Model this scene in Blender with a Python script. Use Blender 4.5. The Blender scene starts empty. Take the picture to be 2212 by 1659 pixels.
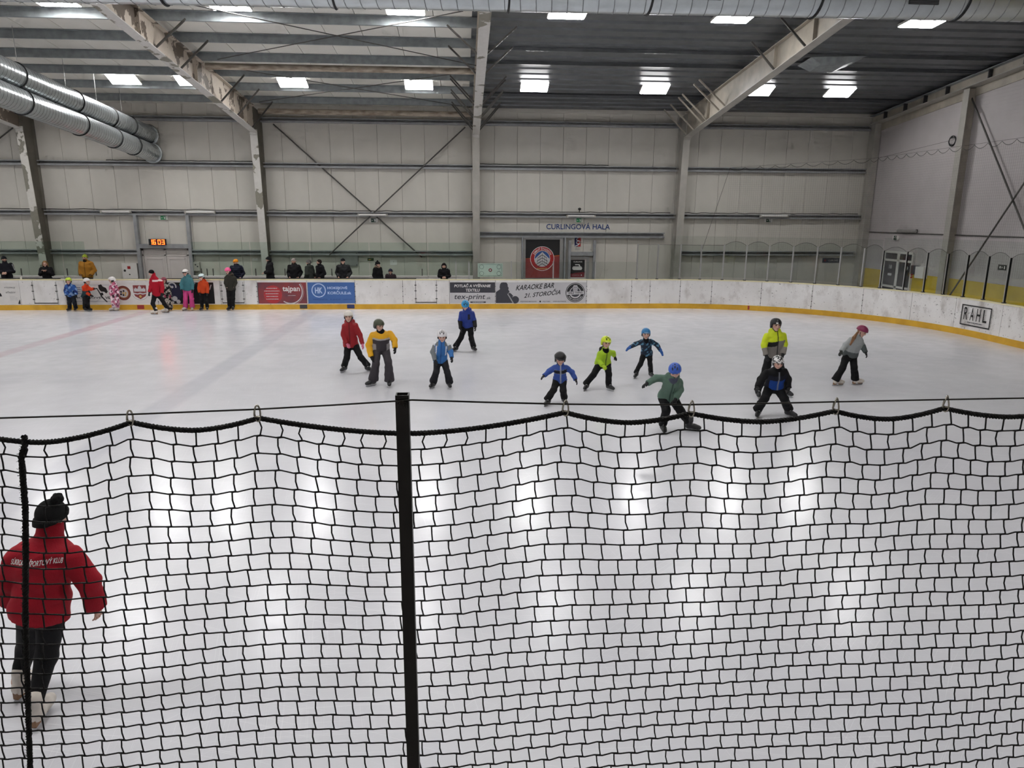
import bpy, math, random
import numpy as np
from mathutils import Matrix, Vector

# ------------------------------------------------------------------ camera
IW, IH = 2212, 1659
F_PX, YAW, PITCH, ROLL, CAM_Z = 1535.3, 0.0695, 0.2296, -0.0058, 3.64
_f = np.array([math.sin(YAW) * math.cos(PITCH), math.cos(YAW) * math.cos(PITCH), -math.sin(PITCH)])
_r0 = np.array([math.cos(YAW), -math.sin(YAW), 0.0])
_d0 = np.cross(_f, _r0)
_r = math.cos(ROLL) * _r0 + math.sin(ROLL) * _d0
_d = -math.sin(ROLL) * _r0 + math.cos(ROLL) * _d0
CAMROT = np.array([_r, _d, _f])
CAMPOS = np.array([0.0, 0.0, CAM_Z])
scene = bpy.context.scene
COL = scene.collection
cam_data = bpy.data.cameras.new('camera')
cam_data.sensor_fit = 'HORIZONTAL'
cam_data.sensor_width = 36.0
cam_data.lens = F_PX * 36.0 / IW
cam_data.clip_start = 0.05
cam_data.clip_end = 300
cam = bpy.data.objects.new('camera', cam_data)
COL.objects.link(cam)
cam.matrix_world = Matrix(((_r[0], -_d[0], -_f[0], 0), (_r[1], -_d[1], -_f[1], 0), (_r[2], -_d[2], -_f[2], CAM_Z), (0, 0, 0, 1)))
scene.camera = cam

# ------------------------------------------------------------------ world, light level, exposure
world = bpy.data.worlds.new('world')
scene.world = world
world.use_nodes = True
world.node_tree.nodes['Background'].inputs[0].default_value = (0.6, 0.63, 0.68, 1)
world.node_tree.nodes['Background'].inputs[1].default_value = 0.05
LAMP = 53.0                                        # radiance of every ceiling light's diffuser
scene.view_settings.view_transform = 'Standard'
scene.view_settings.look = 'None'
scene.view_settings.exposure = 0.10
scene.view_settings.gamma = 1.0
scene.view_settings.use_curve_mapping = False
scene.cycles.use_denoising = True
scene.cycles.max_bounces = 5
scene.cycles.diffuse_bounces = 4
scene.cycles.glossy_bounces = 2
scene.cycles.transmission_bounces = 2
scene.cycles.caustics_reflective = False
scene.cycles.caustics_refractive = False
scene.cycles.use_adaptive_sampling = True
scene.cycles.adaptive_threshold = 0.12
scene.cycles.adaptive_min_samples = 12
scene.cycles.use_light_tree = False
scene.cycles.transparent_max_bounces = 24

# main planes of the hall (metres): boards at Y_B, back wall at Y_W, right wall at X_R, ridge at Y_RIDGE
Y_B, Y_W, X_R, Y_RIDGE, X_L = 29.12, 32.72, 18.71, 14.5, -46.0
def z_deck(y):
    return 8.25 + 0.088 * (Y_W - y) if y > Y_RIDGE else 8.25 + 0.088 * (Y_W - Y_RIDGE) - 0.088 * (Y_RIDGE - y)

# pixel of the photograph -> ray -> point on a real plane of the hall
def ray(x, y):
    return CAMROT.T @ np.array([(x - IW / 2) / F_PX, (y - IH / 2) / F_PX, 1.0])
def at_y(x, y, Y):
    d = ray(x, y); return CAMPOS + d * (Y / d[1])
def at_x(x, y, X):
    d = ray(x, y); return CAMPOS + d * (X / d[0])
def at_z(x, y, Z=0.0):
    d = ray(x, y); return CAMPOS + d * ((Z - CAM_Z) / d[2])
def px_of(P):
    c = CAMROT @ (np.array(P, float) - CAMPOS)
    return IW / 2 + F_PX * c[0] / c[2], IH / 2 + F_PX * c[1] / c[2]

# ------------------------------------------------------------------ small helpers
def lin(c):
    if isinstance(c, str):
        c = tuple(int(c[i:i + 2], 16) for i in (0, 2, 4))
    return tuple((v / 255 / 12.92) if v / 255 <= 0.04045 else ((v / 255 + 0.055) / 1.055) ** 2.4 for v in c)

def tag(o, label=None, cat=None, group=None, kind=None):
    if label: o['label'] = label
    if cat: o['category'] = cat
    if group: o['group'] = group
    if kind: o['kind'] = kind
    return o

def empty(name, loc=(0, 0, 0), **kw):
    o = bpy.data.objects.new(name, None)
    o.empty_display_size = 0.1
    o.location = loc
    COL.objects.link(o)
    return tag(o, **kw)

def link(name, me, mats, parent=None, loc=None, **kw):
    o = bpy.data.objects.new(name, me)
    for m in (mats if isinstance(mats, (list, tuple)) else [mats]):
        if len(me.materials) < 1 or m.name not in [q.name for q in me.materials if q]:
            me.materials.append(m)
    if loc is not None: o.location = loc
    COL.objects.link(o)
    if parent is not None: o.parent = parent
    return tag(o, **kw)

class MB:
    """collects simple solids; build() makes them one mesh object"""
    def __init__(s):
        s.v, s.f, s.m, s.cur, s.smooth = [], [], [], 0, []
    def add(s, vs, fs, smooth=False):
        b = len(s.v)
        s.v += [tuple(float(c) for c in p) for p in vs]
        for f in fs:
            s.f.append([b + i for i in f]); s.m.append(s.cur); s.smooth.append(smooth)
        return s
    def box(s, x0, x1, y0, y1, z0, z1):
        return s.add([(x0, y0, z0), (x1, y0, z0), (x1, y1, z0), (x0, y1, z0), (x0, y0, z1), (x1, y0, z1), (x1, y1, z1), (x0, y1, z1)],
                     [(3, 2, 1, 0), (4, 5, 6, 7), (0, 1, 5, 4), (1, 2, 6, 5), (2, 3, 7, 6), (3, 0, 4, 7)])
    def bar(s, a, b, w, h=None, up=(0, 0, 1)):
        """square bar from a to b, w wide, h high"""
        a, b = np.array(a, float), np.array(b, float); h = w if h is None else h
        d = (b - a) / np.linalg.norm(b - a); u = np.array(up, float)
        if abs(d @ u) > 0.98: u = np.array([0, 1.0, 0])
        r = np.cross(d, u); r /= np.linalg.norm(r); u = np.cross(r, d)
        vs = [q + r * sx * w / 2 + u * sz * h / 2 for q in (a, b) for sx, sz in ((-1, -1), (1, -1), (1, 1), (-1, 1))]
        return s.add(vs, [(0, 1, 2, 3), (7, 6, 5, 4), (0, 4, 5, 1), (1, 5, 6, 2), (2, 6, 7, 3), (3, 7, 4, 0)])
    def tube(s, pts, r, n=8, cap=True, smooth=True):
        pts = [np.array(p, float) for p in pts]
        rs = r if isinstance(r, (list, tuple, np.ndarray)) else [r] * len(pts)
        vs, fs, prev = [], [], None
        for i, p in enumerate(pts):
            t = pts[min(i + 1, len(pts) - 1)] - pts[max(i - 1, 0)]
            t = t / (np.linalg.norm(t) + 1e-12)
            if prev is None:
                u = np.array([0, 0, 1.0]) if abs(t[2]) < 0.9 else np.array([0, 1.0, 0])
            else: u = prev
            u = u - t * (u @ t); u /= np.linalg.norm(u); prev = u
            w = np.cross(t, u)
            for k in range(n):
                a = 2 * math.pi * k / n
                vs.append(p + (u * math.cos(a) + w * math.sin(a)) * rs[i])
        for i in range(len(pts) - 1):
            for k in range(n):
                k2 = (k + 1) % n
                fs.append((i * n + k, i * n + k2, (i + 1) * n + k2, (i + 1) * n + k))
        s.add(vs, fs, smooth)
        if cap:
            s.add(vs[:n], [tuple(range(n))[::-1]]); s.add(vs[-n:], [tuple(range(n))])
        return s
    def prism(s, outline, axis, a, b):
        """outline of (p,q) pairs pushed along axis 'x','y' or 'z' from a to b"""
        n = len(outline)
        def P(p, q, t): return {'x': (t, p, q), 'y': (p, t, q), 'z': (p, q, t)}[axis]
        vs = [P(p, q, a) for p, q in outline] + [P(p, q, b) for p, q in outline]
        return s.add(vs, [tuple(range(n)), tuple(range(2 * n - 1, n - 1, -1))] + [(i, n + i, n + (i + 1) % n, (i + 1) % n) for i in range(n)])
    def build(s, name, mats, parent=None, loc=None, **kw):
        me = bpy.data.meshes.new(name)
        vs = s.v if loc is None else [(p[0] - loc[0], p[1] - loc[1], p[2] - loc[2]) for p in s.v]
        me.from_pydata(vs, [], s.f)
        mats = mats if isinstance(mats, (list, tuple)) else [mats]
        for m in mats: me.materials.append(m)
        me.polygons.foreach_set('material_index', s.m)
        me.polygons.foreach_set('use_smooth', s.smooth)
        me.update()
        o = bpy.data.objects.new(name, me)
        if loc is not None: o.location = loc
        COL.objects.link(o)
        if parent is not None:
            o.parent = parent
            if loc is None and parent.location.length > 0:
                o.location = -parent.location if parent.parent is None else -(parent.location + parent.parent.location)
        return tag(o, **kw)

def fix_normals(o):
    import bmesh
    bm = bmesh.new(); bm.from_mesh(o.data); bmesh.ops.recalc_face_normals(bm, faces=bm.faces); bm.to_mesh(o.data); bm.free()

# ------------------------------------------------------------------ materials (all procedural)
MATS = {}
def mat(name, col, rough=0.6, metal=0.0, var=0.0, vscale=3.0, bump=0.0, bscale=40.0, spec=0.5, col2=None, stretch=None, coat=0.0):
    if name in MATS: return MATS[name]
    m = bpy.data.materials.new(name); m.use_nodes = True
    nt = m.node_tree; b = nt.nodes['Principled BSDF']
    c = lin(col)
    b.inputs['Base Color'].default_value = (*c, 1)
    b.inputs['Roughness'].default_value = rough
    b.inputs['Metallic'].default_value = metal
    b.inputs['Specular IOR Level'].default_value = spec
    if coat: b.inputs['Coat Weight'].default_value = coat
    tc = nt.nodes.new('ShaderNodeTexCoord'); vec = tc.outputs['Object']
    if stretch:
        mp = nt.nodes.new('ShaderNodeMapping'); mp.inputs['Scale'].default_value = stretch
        nt.links.new(vec, mp.inputs['Vector']); vec = mp.outputs['Vector']
    if var or col2:
        n = nt.nodes.new('ShaderNodeTexNoise'); n.inputs['Scale'].default_value = vscale; n.inputs['Detail'].default_value = 5
        nt.links.new(vec, n.inputs['Vector'])
        r = nt.nodes.new('ShaderNodeValToRGB')
        c2 = lin(col2) if col2 else tuple(v * (1 - var) for v in c)
        r.color_ramp.elements[0].position = 0.35; r.color_ramp.elements[1].position = 0.65
        r.color_ramp.elements[0].color = (*c2, 1); r.color_ramp.elements[1].color = (*c, 1)
        nt.links.new(n.outputs['Fac'], r.inputs['Fac']); nt.links.new(r.outputs['Color'], b.inputs['Base Color'])
    if bump:
        n2 = nt.nodes.new('ShaderNodeTexNoise'); n2.inputs['Scale'].default_value = bscale; n2.inputs['Detail'].default_value = 3
        nt.links.new(vec, n2.inputs['Vector'])
        bp = nt.nodes.new('ShaderNodeBump'); bp.inputs['Strength'].default_value = bump; bp.inputs['Distance'].default_value = 0.02
        nt.links.new(n2.outputs['Fac'], bp.inputs['Height']); nt.links.new(bp.outputs['Normal'], b.inputs['Normal'])
    MATS[name] = m
    return m

def emit(name, col, strength):
    if name in MATS: return MATS[name]
    m = bpy.data.materials.new(name); m.use_nodes = True
    b = m.node_tree.nodes['Principled BSDF']
    b.inputs['Base Color'].default_value = (*lin(col), 1)
    b.inputs['Emission Color'].default_value = (*lin(col), 1)
    b.inputs['Emission Strength'].default_value = strength
    MATS[name] = m
    return m

def ramp2(nt, fac, p0, p1, c0, c1):
    r = nt.nodes.new('ShaderNodeValToRGB')
    r.color_ramp.elements[0].position = p0; r.color_ramp.elements[1].position = p1
    r.color_ramp.elements[0].color = (*c0, 1); r.color_ramp.elements[1].color = (*c1, 1)
    nt.links.new(fac, r.inputs['Fac'])
    return r.outputs['Color']
def noise(nt, vec, scale, detail=4, stretch=None, rough=0.5):
    if stretch:
        mp = nt.nodes.new('ShaderNodeMapping'); mp.inputs['Scale'].default_value = stretch
        nt.links.new(vec, mp.inputs['Vector']); vec = mp.outputs['Vector']
    n = nt.nodes.new('ShaderNodeTexNoise'); n.inputs['Scale'].default_value = scale; n.inputs['Detail'].default_value = detail
    n.inputs['Roughness'].default_value = rough
    nt.links.new(vec, n.inputs['Vector'])
    return n.outputs['Fac']
def mix(nt, fac, a, b, mode='MIX'):
    n = nt.nodes.new('ShaderNodeMix'); n.data_type = 'RGBA'; n.blend_type = mode
    if isinstance(fac, float): n.inputs[0].default_value = fac
    else: nt.links.new(fac, n.inputs[0])
    for i, q in ((6, a), (7, b)):
        if isinstance(q, tuple): n.inputs[i].default_value = (*q[:3], 1)
        else: nt.links.new(q, n.inputs[i])
    return n.outputs[2]
def shader(name):
    m = bpy.data.materials.new(name); m.use_nodes = True
    MATS[name] = m
    nt = m.node_tree
    tc = nt.nodes.new('ShaderNodeTexCoord')
    return m, nt, nt.nodes['Principled BSDF'], tc.outputs['Object']

def peeling(name, paint, primer, thr, scale=1.6):
    """paint flaking off in patches"""
    m, nt, b, vec = shader(name)
    n = noise(nt, vec, scale, 6, (1, 1, 0.8), 0.6)
    n2 = noise(nt, vec, 9, 4)
    c = ramp2(nt, n, thr - 0.004, thr + 0.004, lin(primer), lin(paint))
    c = mix(nt, 0.35, c, ramp2(nt, n2, 0.3, 0.7, (0.75, 0.73, 0.7), (1, 1, 1)), 'MULTIPLY')
    nt.links.new(c, b.inputs['Base Color']); b.inputs['Roughness'].default_value = 0.6
    return m

def glass_mat(name, tint, refl=1.0, rough=0.02):
    m = bpy.data.materials.new(name); m.use_nodes = True; MATS[name] = m
    nt = m.node_tree; nt.nodes.clear()
    out = nt.nodes.new('ShaderNodeOutputMaterial'); mx = nt.nodes.new('ShaderNodeMixShader')
    tr = nt.nodes.new('ShaderNodeBsdfTransparent'); gl = nt.nodes.new('ShaderNodeBsdfGlossy')
    fr = nt.nodes.new('ShaderNodeFresnel'); fr.inputs['IOR'].default_value = 1.45
    tc = nt.nodes.new('ShaderNodeTexCoord')
    n = noise(nt, tc.outputs['Object'], 1.5, 3)
    tr_c = ramp2(nt, n, 0.2, 0.8, tuple(v * 0.97 for v in tint), tint)
    nt.links.new(tr_c, tr.inputs['Color'])
    gl.inputs['Roughness'].default_value = rough
    gl.inputs['Color'].default_value = (refl, refl, refl, 1)
    geo = nt.nodes.new('ShaderNodeNewGeometry'); inv = nt.nodes.new('ShaderNodeMath'); inv.operation = 'SUBTRACT'; inv.inputs[0].default_value = 1.0
    nt.links.new(geo.outputs['Backfacing'], inv.inputs[1])
    ml = nt.nodes.new('ShaderNodeMath'); ml.operation = 'MULTIPLY'; nt.links.new(fr.outputs[0], ml.inputs[0]); nt.links.new(inv.outputs[0], ml.inputs[1])
    nt.links.new(ml.outputs[0], mx.inputs[0]); nt.links.new(tr.outputs[0], mx.inputs[1]); nt.links.new(gl.outputs[0], mx.inputs[2])
    nt.links.new(mx.outputs[0], out.inputs[0])
    return m

def ice_material():
    m, nt, b, vec = shader('ice')
    cloud = noise(nt, vec, 0.35, 5)
    base = ramp2(nt, cloud, 0.3, 0.7, lin((206, 206, 212)), lin((222, 222, 226)))
    # skate scratches: fine, stretched noise in two directions, whiter than the ice
    for st, rot, k in ((0.8, 0.35, 0.30), (0.7, -0.8, 0.26), (0.5, 0.03, 0.30), (0.9, 1.4, 0.26)):
        mr = nt.nodes.new('ShaderNodeMapping'); mr.inputs['Rotation'].default_value = (0, 0, rot); mr.inputs['Location'].default_value = (rot * 7, rot * 3, 0)
        nt.links.new(vec, mr.inputs['Vector'])
        wob = nt.nodes.new('ShaderNodeTexNoise'); wob.inputs['Scale'].default_value = 0.5; wob.inputs['Detail'].default_value = 1
        nt.links.new(mr.outputs['Vector'], wob.inputs['Vector'])
        wm = nt.nodes.new('ShaderNodeMix'); wm.data_type = 'RGBA'; wm.blend_type = 'LINEAR_LIGHT'; wm.inputs[0].default_value = 0.12
        nt.links.new(mr.outputs['Vector'], wm.inputs[6]); nt.links.new(wob.outputs['Color'], wm.inputs[7])
        mp = nt.nodes.new('ShaderNodeMapping'); mp.inputs['Scale'].default_value = (st, 150, 1)
        nt.links.new(wm.outputs[2], mp.inputs['Vector'])
        s = noise(nt, mp.outputs['Vector'], 1.0, 0, None, 0.3)
        fac = ramp2(nt, s, 0.72, 0.80, (0, 0, 0), (k, k, k))
        base = mix(nt, fac, base, lin((250, 250, 252)))
    # lines under the ice: centre line (red), blue line
    sx = nt.nodes.new('ShaderNodeSeparateXYZ'); nt.links.new(vec, sx.inputs[0])
    for xc, hw, colr, k in ((-12.35, 0.16, (190, 120, 130), 0.34), (-5.9, 0.2, (150, 152, 172), 0.28)):
        a = nt.nodes.new('ShaderNodeMath'); a.operation = 'SUBTRACT'; nt.links.new(sx.outputs[0], a.inputs[0]); a.inputs[1].default_value = xc
        a2 = nt.nodes.new('ShaderNodeMath'); a2.operation = 'ABSOLUTE'; nt.links.new(a.outputs[0], a2.inputs[0])
        f = ramp2(nt, a2.outputs[0], hw, hw + 0.15, (k, k, k), (0, 0, 0))
        f = mix(nt, 1.0, f, ramp2(nt, cloud, 0.35, 0.6, (0.35, 0.35, 0.35), (1, 1, 1)), 'MULTIPLY')
        base = mix(nt, f, base, lin(colr))
    nt.links.new(base, b.inputs['Base Color'])
    rr = ramp2(nt, noise(nt, vec, 2.5, 3), 0.3, 0.7, (0.18, 0.18, 0.18), (0.26, 0.26, 0.26))
    nt.links.new(rr, b.inputs['Roughness'])
    b.inputs['Specular IOR Level'].default_value = 0.42
    return m

def board_material(name, dirt):
    m, nt, b, vec = shader(name)
    n1 = noise(nt, vec, 0.9, 5)
    c = ramp2(nt, n1, 0.3, 0.7, lin((226, 223, 220)), lin((244, 242, 240)))
    sp = noise(nt, vec, 13, 2, (1, 1, 1.3))                                   # puck marks
    c = mix(nt, ramp2(nt, sp, 0.74 - dirt * 0.075, 0.755 - dirt * 0.075, (0, 0, 0), (0.75, 0.75, 0.75)), c, lin((120, 116, 112)))
    g = noise(nt, vec, 2.2, 6, (1, 1, 0.6), 0.65)                             # grime patches
    c = mix(nt, ramp2(nt, g, 0.50, 0.70, (0, 0, 0), (0.62 * dirt ** 0.6,) * 3), c, lin((150, 138, 128)))
    nt.links.new(c, b.inputs['Base Color']); b.inputs['Roughness'].default_value = 0.38
    return m

M_ICE = ice_material()
M_WALL = mat('wall_panel_paint', (206, 202, 193), 0.55, var=0.06, vscale=1.2, bump=0.05, bscale=12)
M_WALLGAP = mat('panel_joint', (110, 108, 102), 0.8, var=0.2)
M_WALLR = mat('white_wall_paint', (190, 184, 184), 0.6, var=0.06, vscale=1.5, bump=0.05, bscale=30)
M_YELLOWP = mat('yellow_wall_paint', (214, 186, 52), 0.5, var=0.14, vscale=2)
M_ROOFP = mat('roof_panel_paint', (226, 223, 214), 0.5, var=0.08, vscale=1.0)
M_ZINC = mat('galvanised_steel', (150, 156, 158), 0.5, 0.15, var=0.25, vscale=5)
M_GIRT = mat('galvanised_girt', (164, 166, 168), 0.45, 0.3, var=0.2, vscale=4)
M_DECK = mat('dark_roof_deck', (110, 113, 116), 0.4, 0.3, var=0.2, vscale=3)
M_BEIGE = mat('beige_steel_paint', (176, 168, 154), 0.5, var=0.22, vscale=2.5)
M_GREYST = mat('grey_steel_paint', (176, 172, 164), 0.5, var=0.15, vscale=2.5)
M_PEEL2 = peeling('peeling_cream_paint', (205, 194, 180), (112, 101, 90), 0.47)
M_PEELF = peeling('peeling_white_flange', (206, 203, 198), (136, 132, 120), 0.43, 1.1)
M_PEEL1 = peeling('peeling_grey_paint', (214, 211, 204), (134, 131, 119), 0.53, 1.0)
M_WEBDK = mat('primer_web', (120, 115, 104), 0.7, var=0.25, vscale=2)
M_PIPE = mat('stained_strut_tube', (196, 184, 166), 0.6, col2=(140, 124, 108), vscale=2.2, stretch=(1.2, 4, 4))
M_SEAM = mat('duct_seam_zinc', (128, 132, 134), 0.5, 0.3, var=0.1, vscale=4)
M_DUCT = mat('spiral_duct_zinc', (196, 202, 204), 0.28, 0.85, var=0.12, vscale=4)
M_BLACK = mat('black_rubber', (24, 24, 25), 0.7, var=0.3, vscale=20)
M_CORD = mat('black_net_cord', (22, 21, 20), 0.75, var=0.4, vscale=60, bump=0.5, bscale=300)
M_POST = mat('black_powder_coat', (34, 31, 29), 0.45, var=0.2, vscale=30, bump=0.08, bscale=200)
M_CHROME = mat('zinc_plated_clip', (200, 196, 186), 0.25, 0.95, var=0.15, vscale=60)
M_CABLE = mat('dark_steel_cable', (50, 47, 43), 0.4, 0.6, var=0.2, vscale=50)
M_ROD = mat('dark_bracing_rod', (92, 90, 86), 0.5, 0.4, var=0.2, vscale=6)
M_BOARD = board_material('rink_board_plastic', 0.25)
M_BOARDD = board_material('scuffed_rink_board_plastic', 1.0)
M_BOARDM = board_material('grubby_rink_board_plastic', 0.6)
M_KICK = mat('yellow_kick_plate', (226, 178, 50), 0.4, col2=(206, 158, 42), vscale=2.5)
M_CAP = mat('cream_cap_rail', (238, 228, 186), 0.4, var=0.08, vscale=3)
M_WHITE = mat('white_plastic', (225, 222, 218), 0.4, var=0.05, vscale=6)
M_DOORW = mat('white_door_paint', (202, 196, 192), 0.45, var=0.05, vscale=3)
M_ALU = mat('aluminium', (188, 188, 186), 0.35, 0.7, var=0.1, vscale=8)
M_DKGREY = mat('dark_grey_plastic', (70, 70, 72), 0.5, var=0.1, vscale=8)
M_GLASS = glass_mat('bench_glass', (0.90, 0.95, 0.92))
M_GLASS2 = glass_mat('board_glass', (0.95, 0.965, 0.955))
M_GLASSD = mat('dark_window_glass', (52, 52, 56), 0.08, 0.0, var=0.1, vscale=4)
M_CONC = mat('concrete', (150, 148, 142), 0.8, var=0.15, vscale=1.5, bump=0.1, bscale=20)
M_LAMP = emit('lamp_diffuser', (252, 251, 251), LAMP)
M_TUBE = mat('fluorescent_cover', (222, 222, 220), 0.35, var=0.04, vscale=6)
# ================================================================== THE SETTING
rnd = random.Random(7)
# ---- floors
b = MB(); b.box(X_L, X_R, -4, Y_B + 0.1, -0.2, 0.0)
floor = b.build('floor', M_ICE, label='pale scratched ice of the rink with lamp reflections', kind='structure')
b = MB(); b.box(X_L, 13.0, Y_B + 0.14, Y_W, -0.2, 0.30)
b.build('floor_bench', M_CONC, label='raised concrete walkway behind the far boards', kind='structure')
b = MB(); b.box(X_L, X_R, -4, 1.72, 1.85, 2.02)
b.build('floor_stand', M_CONC, label='concrete spectator stand under the foreground net post', kind='structure')

# ---- back wall: vertical sandwich panels, about a metre wide, joints recessed
wall_back = empty('wall_back', (0, 0, 0), label='back wall of pale vertical metal panels', kind='structure')
b = MB(); b.box(X_L, X_R + 0.3, Y_W + 0.075, Y_W + 0.3, 0, 8.6)
b.build('backing', M_WALLGAP, wall_back)
PX0 = float(at_y(712.7, 316, Y_W)[0])
x = PX0 - 1.016 * 19
pan = MB(); pan.prism([(0.004, 0.0), (0.010, -0.006), (1.006, -0.006), (1.012, 0.0), (1.012, 0.07), (0.004, 0.07)], 'z', 0.0, 8.42)
pan_me = None
while x < X_R:
    if pan_me is None:
        o = pan.build('wall_panel', M_WALL, wall_back); fix_normals(o); pan_me = o.data
    else:
        o = link('wall_panel', pan_me, [], wall_back)
    o.location = (x, Y_W, 0); o.rotation_euler = (0, 0, rnd.uniform(-0.0015, 0.0015))
    x += 1.016
b = MB(); b.box(X_L, PX0 - 1.016 * 19, Y_W, Y_W + 0.08, 0, 8.42); b.build('far_wall_panel', M_WALL, wall_back)
# eave flashing
b = MB(); b.prism([(Y_W, 8.10), (Y_W - 0.10, 8.10), (Y_W - 0.10, 8.28), (Y_W - 0.02, 8.34), (Y_W, 8.34)], 'x', 0.3, X_R)
b.build('eave_flashing', M_WALL, wall_back)

COLX = [-27.2, -17.95, -8.62, 0.62, 9.75, 18.5]
def girt(x0, x1, z, h=0.20, dep=0.19, material=None):
    """open C section facing the hall, with lips"""
    t = 0.012; y0 = Y_W - 0.008; y1 = Y_W - dep
    prof = [(y0, z - h / 2), (y1, z - h / 2), (y1, z - h / 2 + 0.075), (y1 + t, z - h / 2 + 0.075), (y1 + t, z - h / 2 + t), (y0 - t, z - h / 2 + t),
            (y0 - t, z + h / 2 - t), (y1 + t, z + h / 2 - t), (y1 + t, z + h / 2 - 0.04), (y1, z + h / 2 - 0.04), (y1, z + h / 2), (y0, z + h / 2)]
    o = MB().prism(prof, 'x', x0, x1).build('girt', material or M_GIRT, wall_back); fix_normals(o)
for i in range(5):
    xa, xb = COLX[i] + 0.12, COLX[i + 1] - 0.12
    for z in (7.64, 5.80, 3.76):
        girt(xa, xb, z)
girt(-17.8, -14.15, 2.10); girt(-11.85, -8.75, 2.10); girt(-8.5, 0.5, 2.08); girt(-27, -18.1, 2.10)
girt(0.75, 9.2, 2.90, 0.24); girt(9.9, 18.3, 2.10)
# trimmer posts around the double door and the two hall doors
def post(x, z0, z1, w=0.14, m=None, dep=0.2):
    MB().box(x - w / 2, x + w / 2, Y_W - dep, Y_W - 0.005, z0, z1).build('door_trimmer', m or M_GIRT, wall_back)
post(-14.1, 0.3, 3.66); post(-11.9, 0.3, 3.66)
MB().box(-14.03, -11.97, Y_W - 0.2, Y_W - 0.005, 2.26, 2.44).build('door_lintel', M_GIRT, wall_back)
post(2.70, 0.3, 2.78, 0.06); post(4.64, 0.3, 2.78, 0.07); post(4.86, 0.3, 2.66, 0.11); post(6.0, 0.3, 2.66, 0.11)
MB().box(4.92, 5.94, Y_W - 0.18, Y_W - 0.005, 1.98, 2.15).build('door_lintel', M_GIRT, wall_back)

# ---- right wall: painted masonry below, pale cladding above
wall_right = empty('wall_right', (0, 0, 0), label='right end wall, white above a yellow painted dado', kind='structure')
MB().box(X_R, X_R + 0.3, -4, Y_W + 0.3, 1.47, 3.08).build('painted_masonry', M_WALLR, wall_right)
MB().box(X_R, X_R + 0.3, -4, Y_W + 0.3, 0.0, 1.468).build('yellow_dado', M_YELLOWP, wall_right)
MB().box(X_R + 0.03, X_R + 0.3, -4, Y_W + 0.3, 3.12, 10.4).build('upper_cladding', M_WALLR, wall_right)
MB().box(X_R - 0.03, X_R + 0.3, -4, Y_W, 3.08, 3.12).build('ledge_strip', M_ROD, wall_right)
# fine horizontal micro ribs of the cladding
b = MB()
for k in range(48):
    z = 3.2 + k * 0.125
    b.box(X_R + 0.022, X_R + 0.031, 14, Y_W - 0.1, z, z + 0.07)
tag(b.build('cladding_ribs', M_WALLR, wall_right), kind='stuff')
MB().box(X_L - 0.3, X_L, -4, Y_W, 0, 10.4).build('wall_left', M_WALLR, label='far left end wall outside the picture', kind='structure')
MB().box(X_L, X_R, -4.3, -4, 0, 8.6).build('wall_front', M_WALLR, label='near long wall behind the stand', kind='structure')

# ---- ceiling
ceiling = empty('ceiling', (0, 0, 0), label='low pitched roof, pale panels left and dark ribbed deck right', kind='structure')
def slope_slab(x0, x1, y0, y1, dz0, dz1):
    n = MB()
    vs = []
    for dz in (dz0, dz1):
        vs += [(x0, y0, z_deck(y0) + dz), (x1, y0, z_deck(y0) + dz), (x1, y1, z_deck(y1) + dz), (x0, y1, z_deck(y1) + dz)]
    n.add(vs, [(3, 2, 1, 0), (4, 5, 6, 7), (0, 1, 5, 4), (1, 2, 6, 5), (2, 3, 7, 6), (3, 0, 4, 7)])
    return n
slope_slab(X_L - 0.3, X_R + 0.3, Y_RIDGE, Y_W + 0.3, 0.14, 0.3).build('roof_backing', M_WALLGAP, ceiling)
slope_slab(X_L - 0.3, X_R + 0.3, -4.3, Y_RIDGE, 0.06, 0.3).build('near_roof_slope', M_ROOFP, ceiling)
slope_slab(X_L, -26.0, Y_RIDGE, Y_W, 0.0, 0.12).build('far_roof_panel', M_ROOFP, ceiling)
X_EDGE = 0.34
x = X_EDGE; rp = None
while x > -26.0:
    if rp is None:
        o = slope_slab(-1.09, -0.008, Y_RIDGE, Y_W, 0.0, 0.12).build('roof_panel', M_ROOFP, ceiling); rp = o.data
    else: o = link('roof_panel', rp, [], ceiling)
    o.location = (x, 0, 0); x -= 1.1
# dark trapezoid deck: one rib sheet after another
def deck_rib(y0, y1):
    prof = [(y0, 0.11), (y0 + 0.10 * (y1 - y0), 0.11), (y0 + 0.2 * (y1 - y0), 0.0), (y0 + 0.86 * (y1 - y0), 0.0), (y0 + 0.96 * (y1 - y0), 0.11), (y1, 0.11)]
    top = [(p, q + 0.008) for p, q in prof[::-1]]
    o = MB().prism([(p, q + z_deck(p)) for p, q in prof + top], 'x', X_EDGE, X_R + 0.05).build('deck_rib', M_DECK, ceiling)
    fix_normals(o)
y = Y_W - 0.02
while y > Y_RIDGE + 0.5:
    deck_rib(y - 0.66, y); y -= 0.66
# purlins (Z sections) across the rafters; a few on the dark side too
def purlin(x0, x1, y, h=0.25, material=None):
    zt = z_deck(y) - 0.002; t = 0.012
    prof = [(y - 0.08, zt), (y + t, zt), (y + t, zt - h + t), (y + 0.085, zt - h + t), (y + 0.085, zt - h), (y, zt - h), (y, zt - t), (y - 0.08, zt - t)]
    o = MB().prism(prof, 'x', x0, x1).build('purlin', material or M_ZINC, ceiling); fix_normals(o)
PURL = [31.25, 29.35, 27.5, 25.75, 23.9, 22.12, 20.3, 18.5, 16.7, 14.9]
for y in PURL:
    purlin(X_L, 0.62, y)
for y in (30.2, 26.0, 24.55):
    purlin(0.62, X_R - 0.15, y, 0.10, M_DECK)

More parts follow.
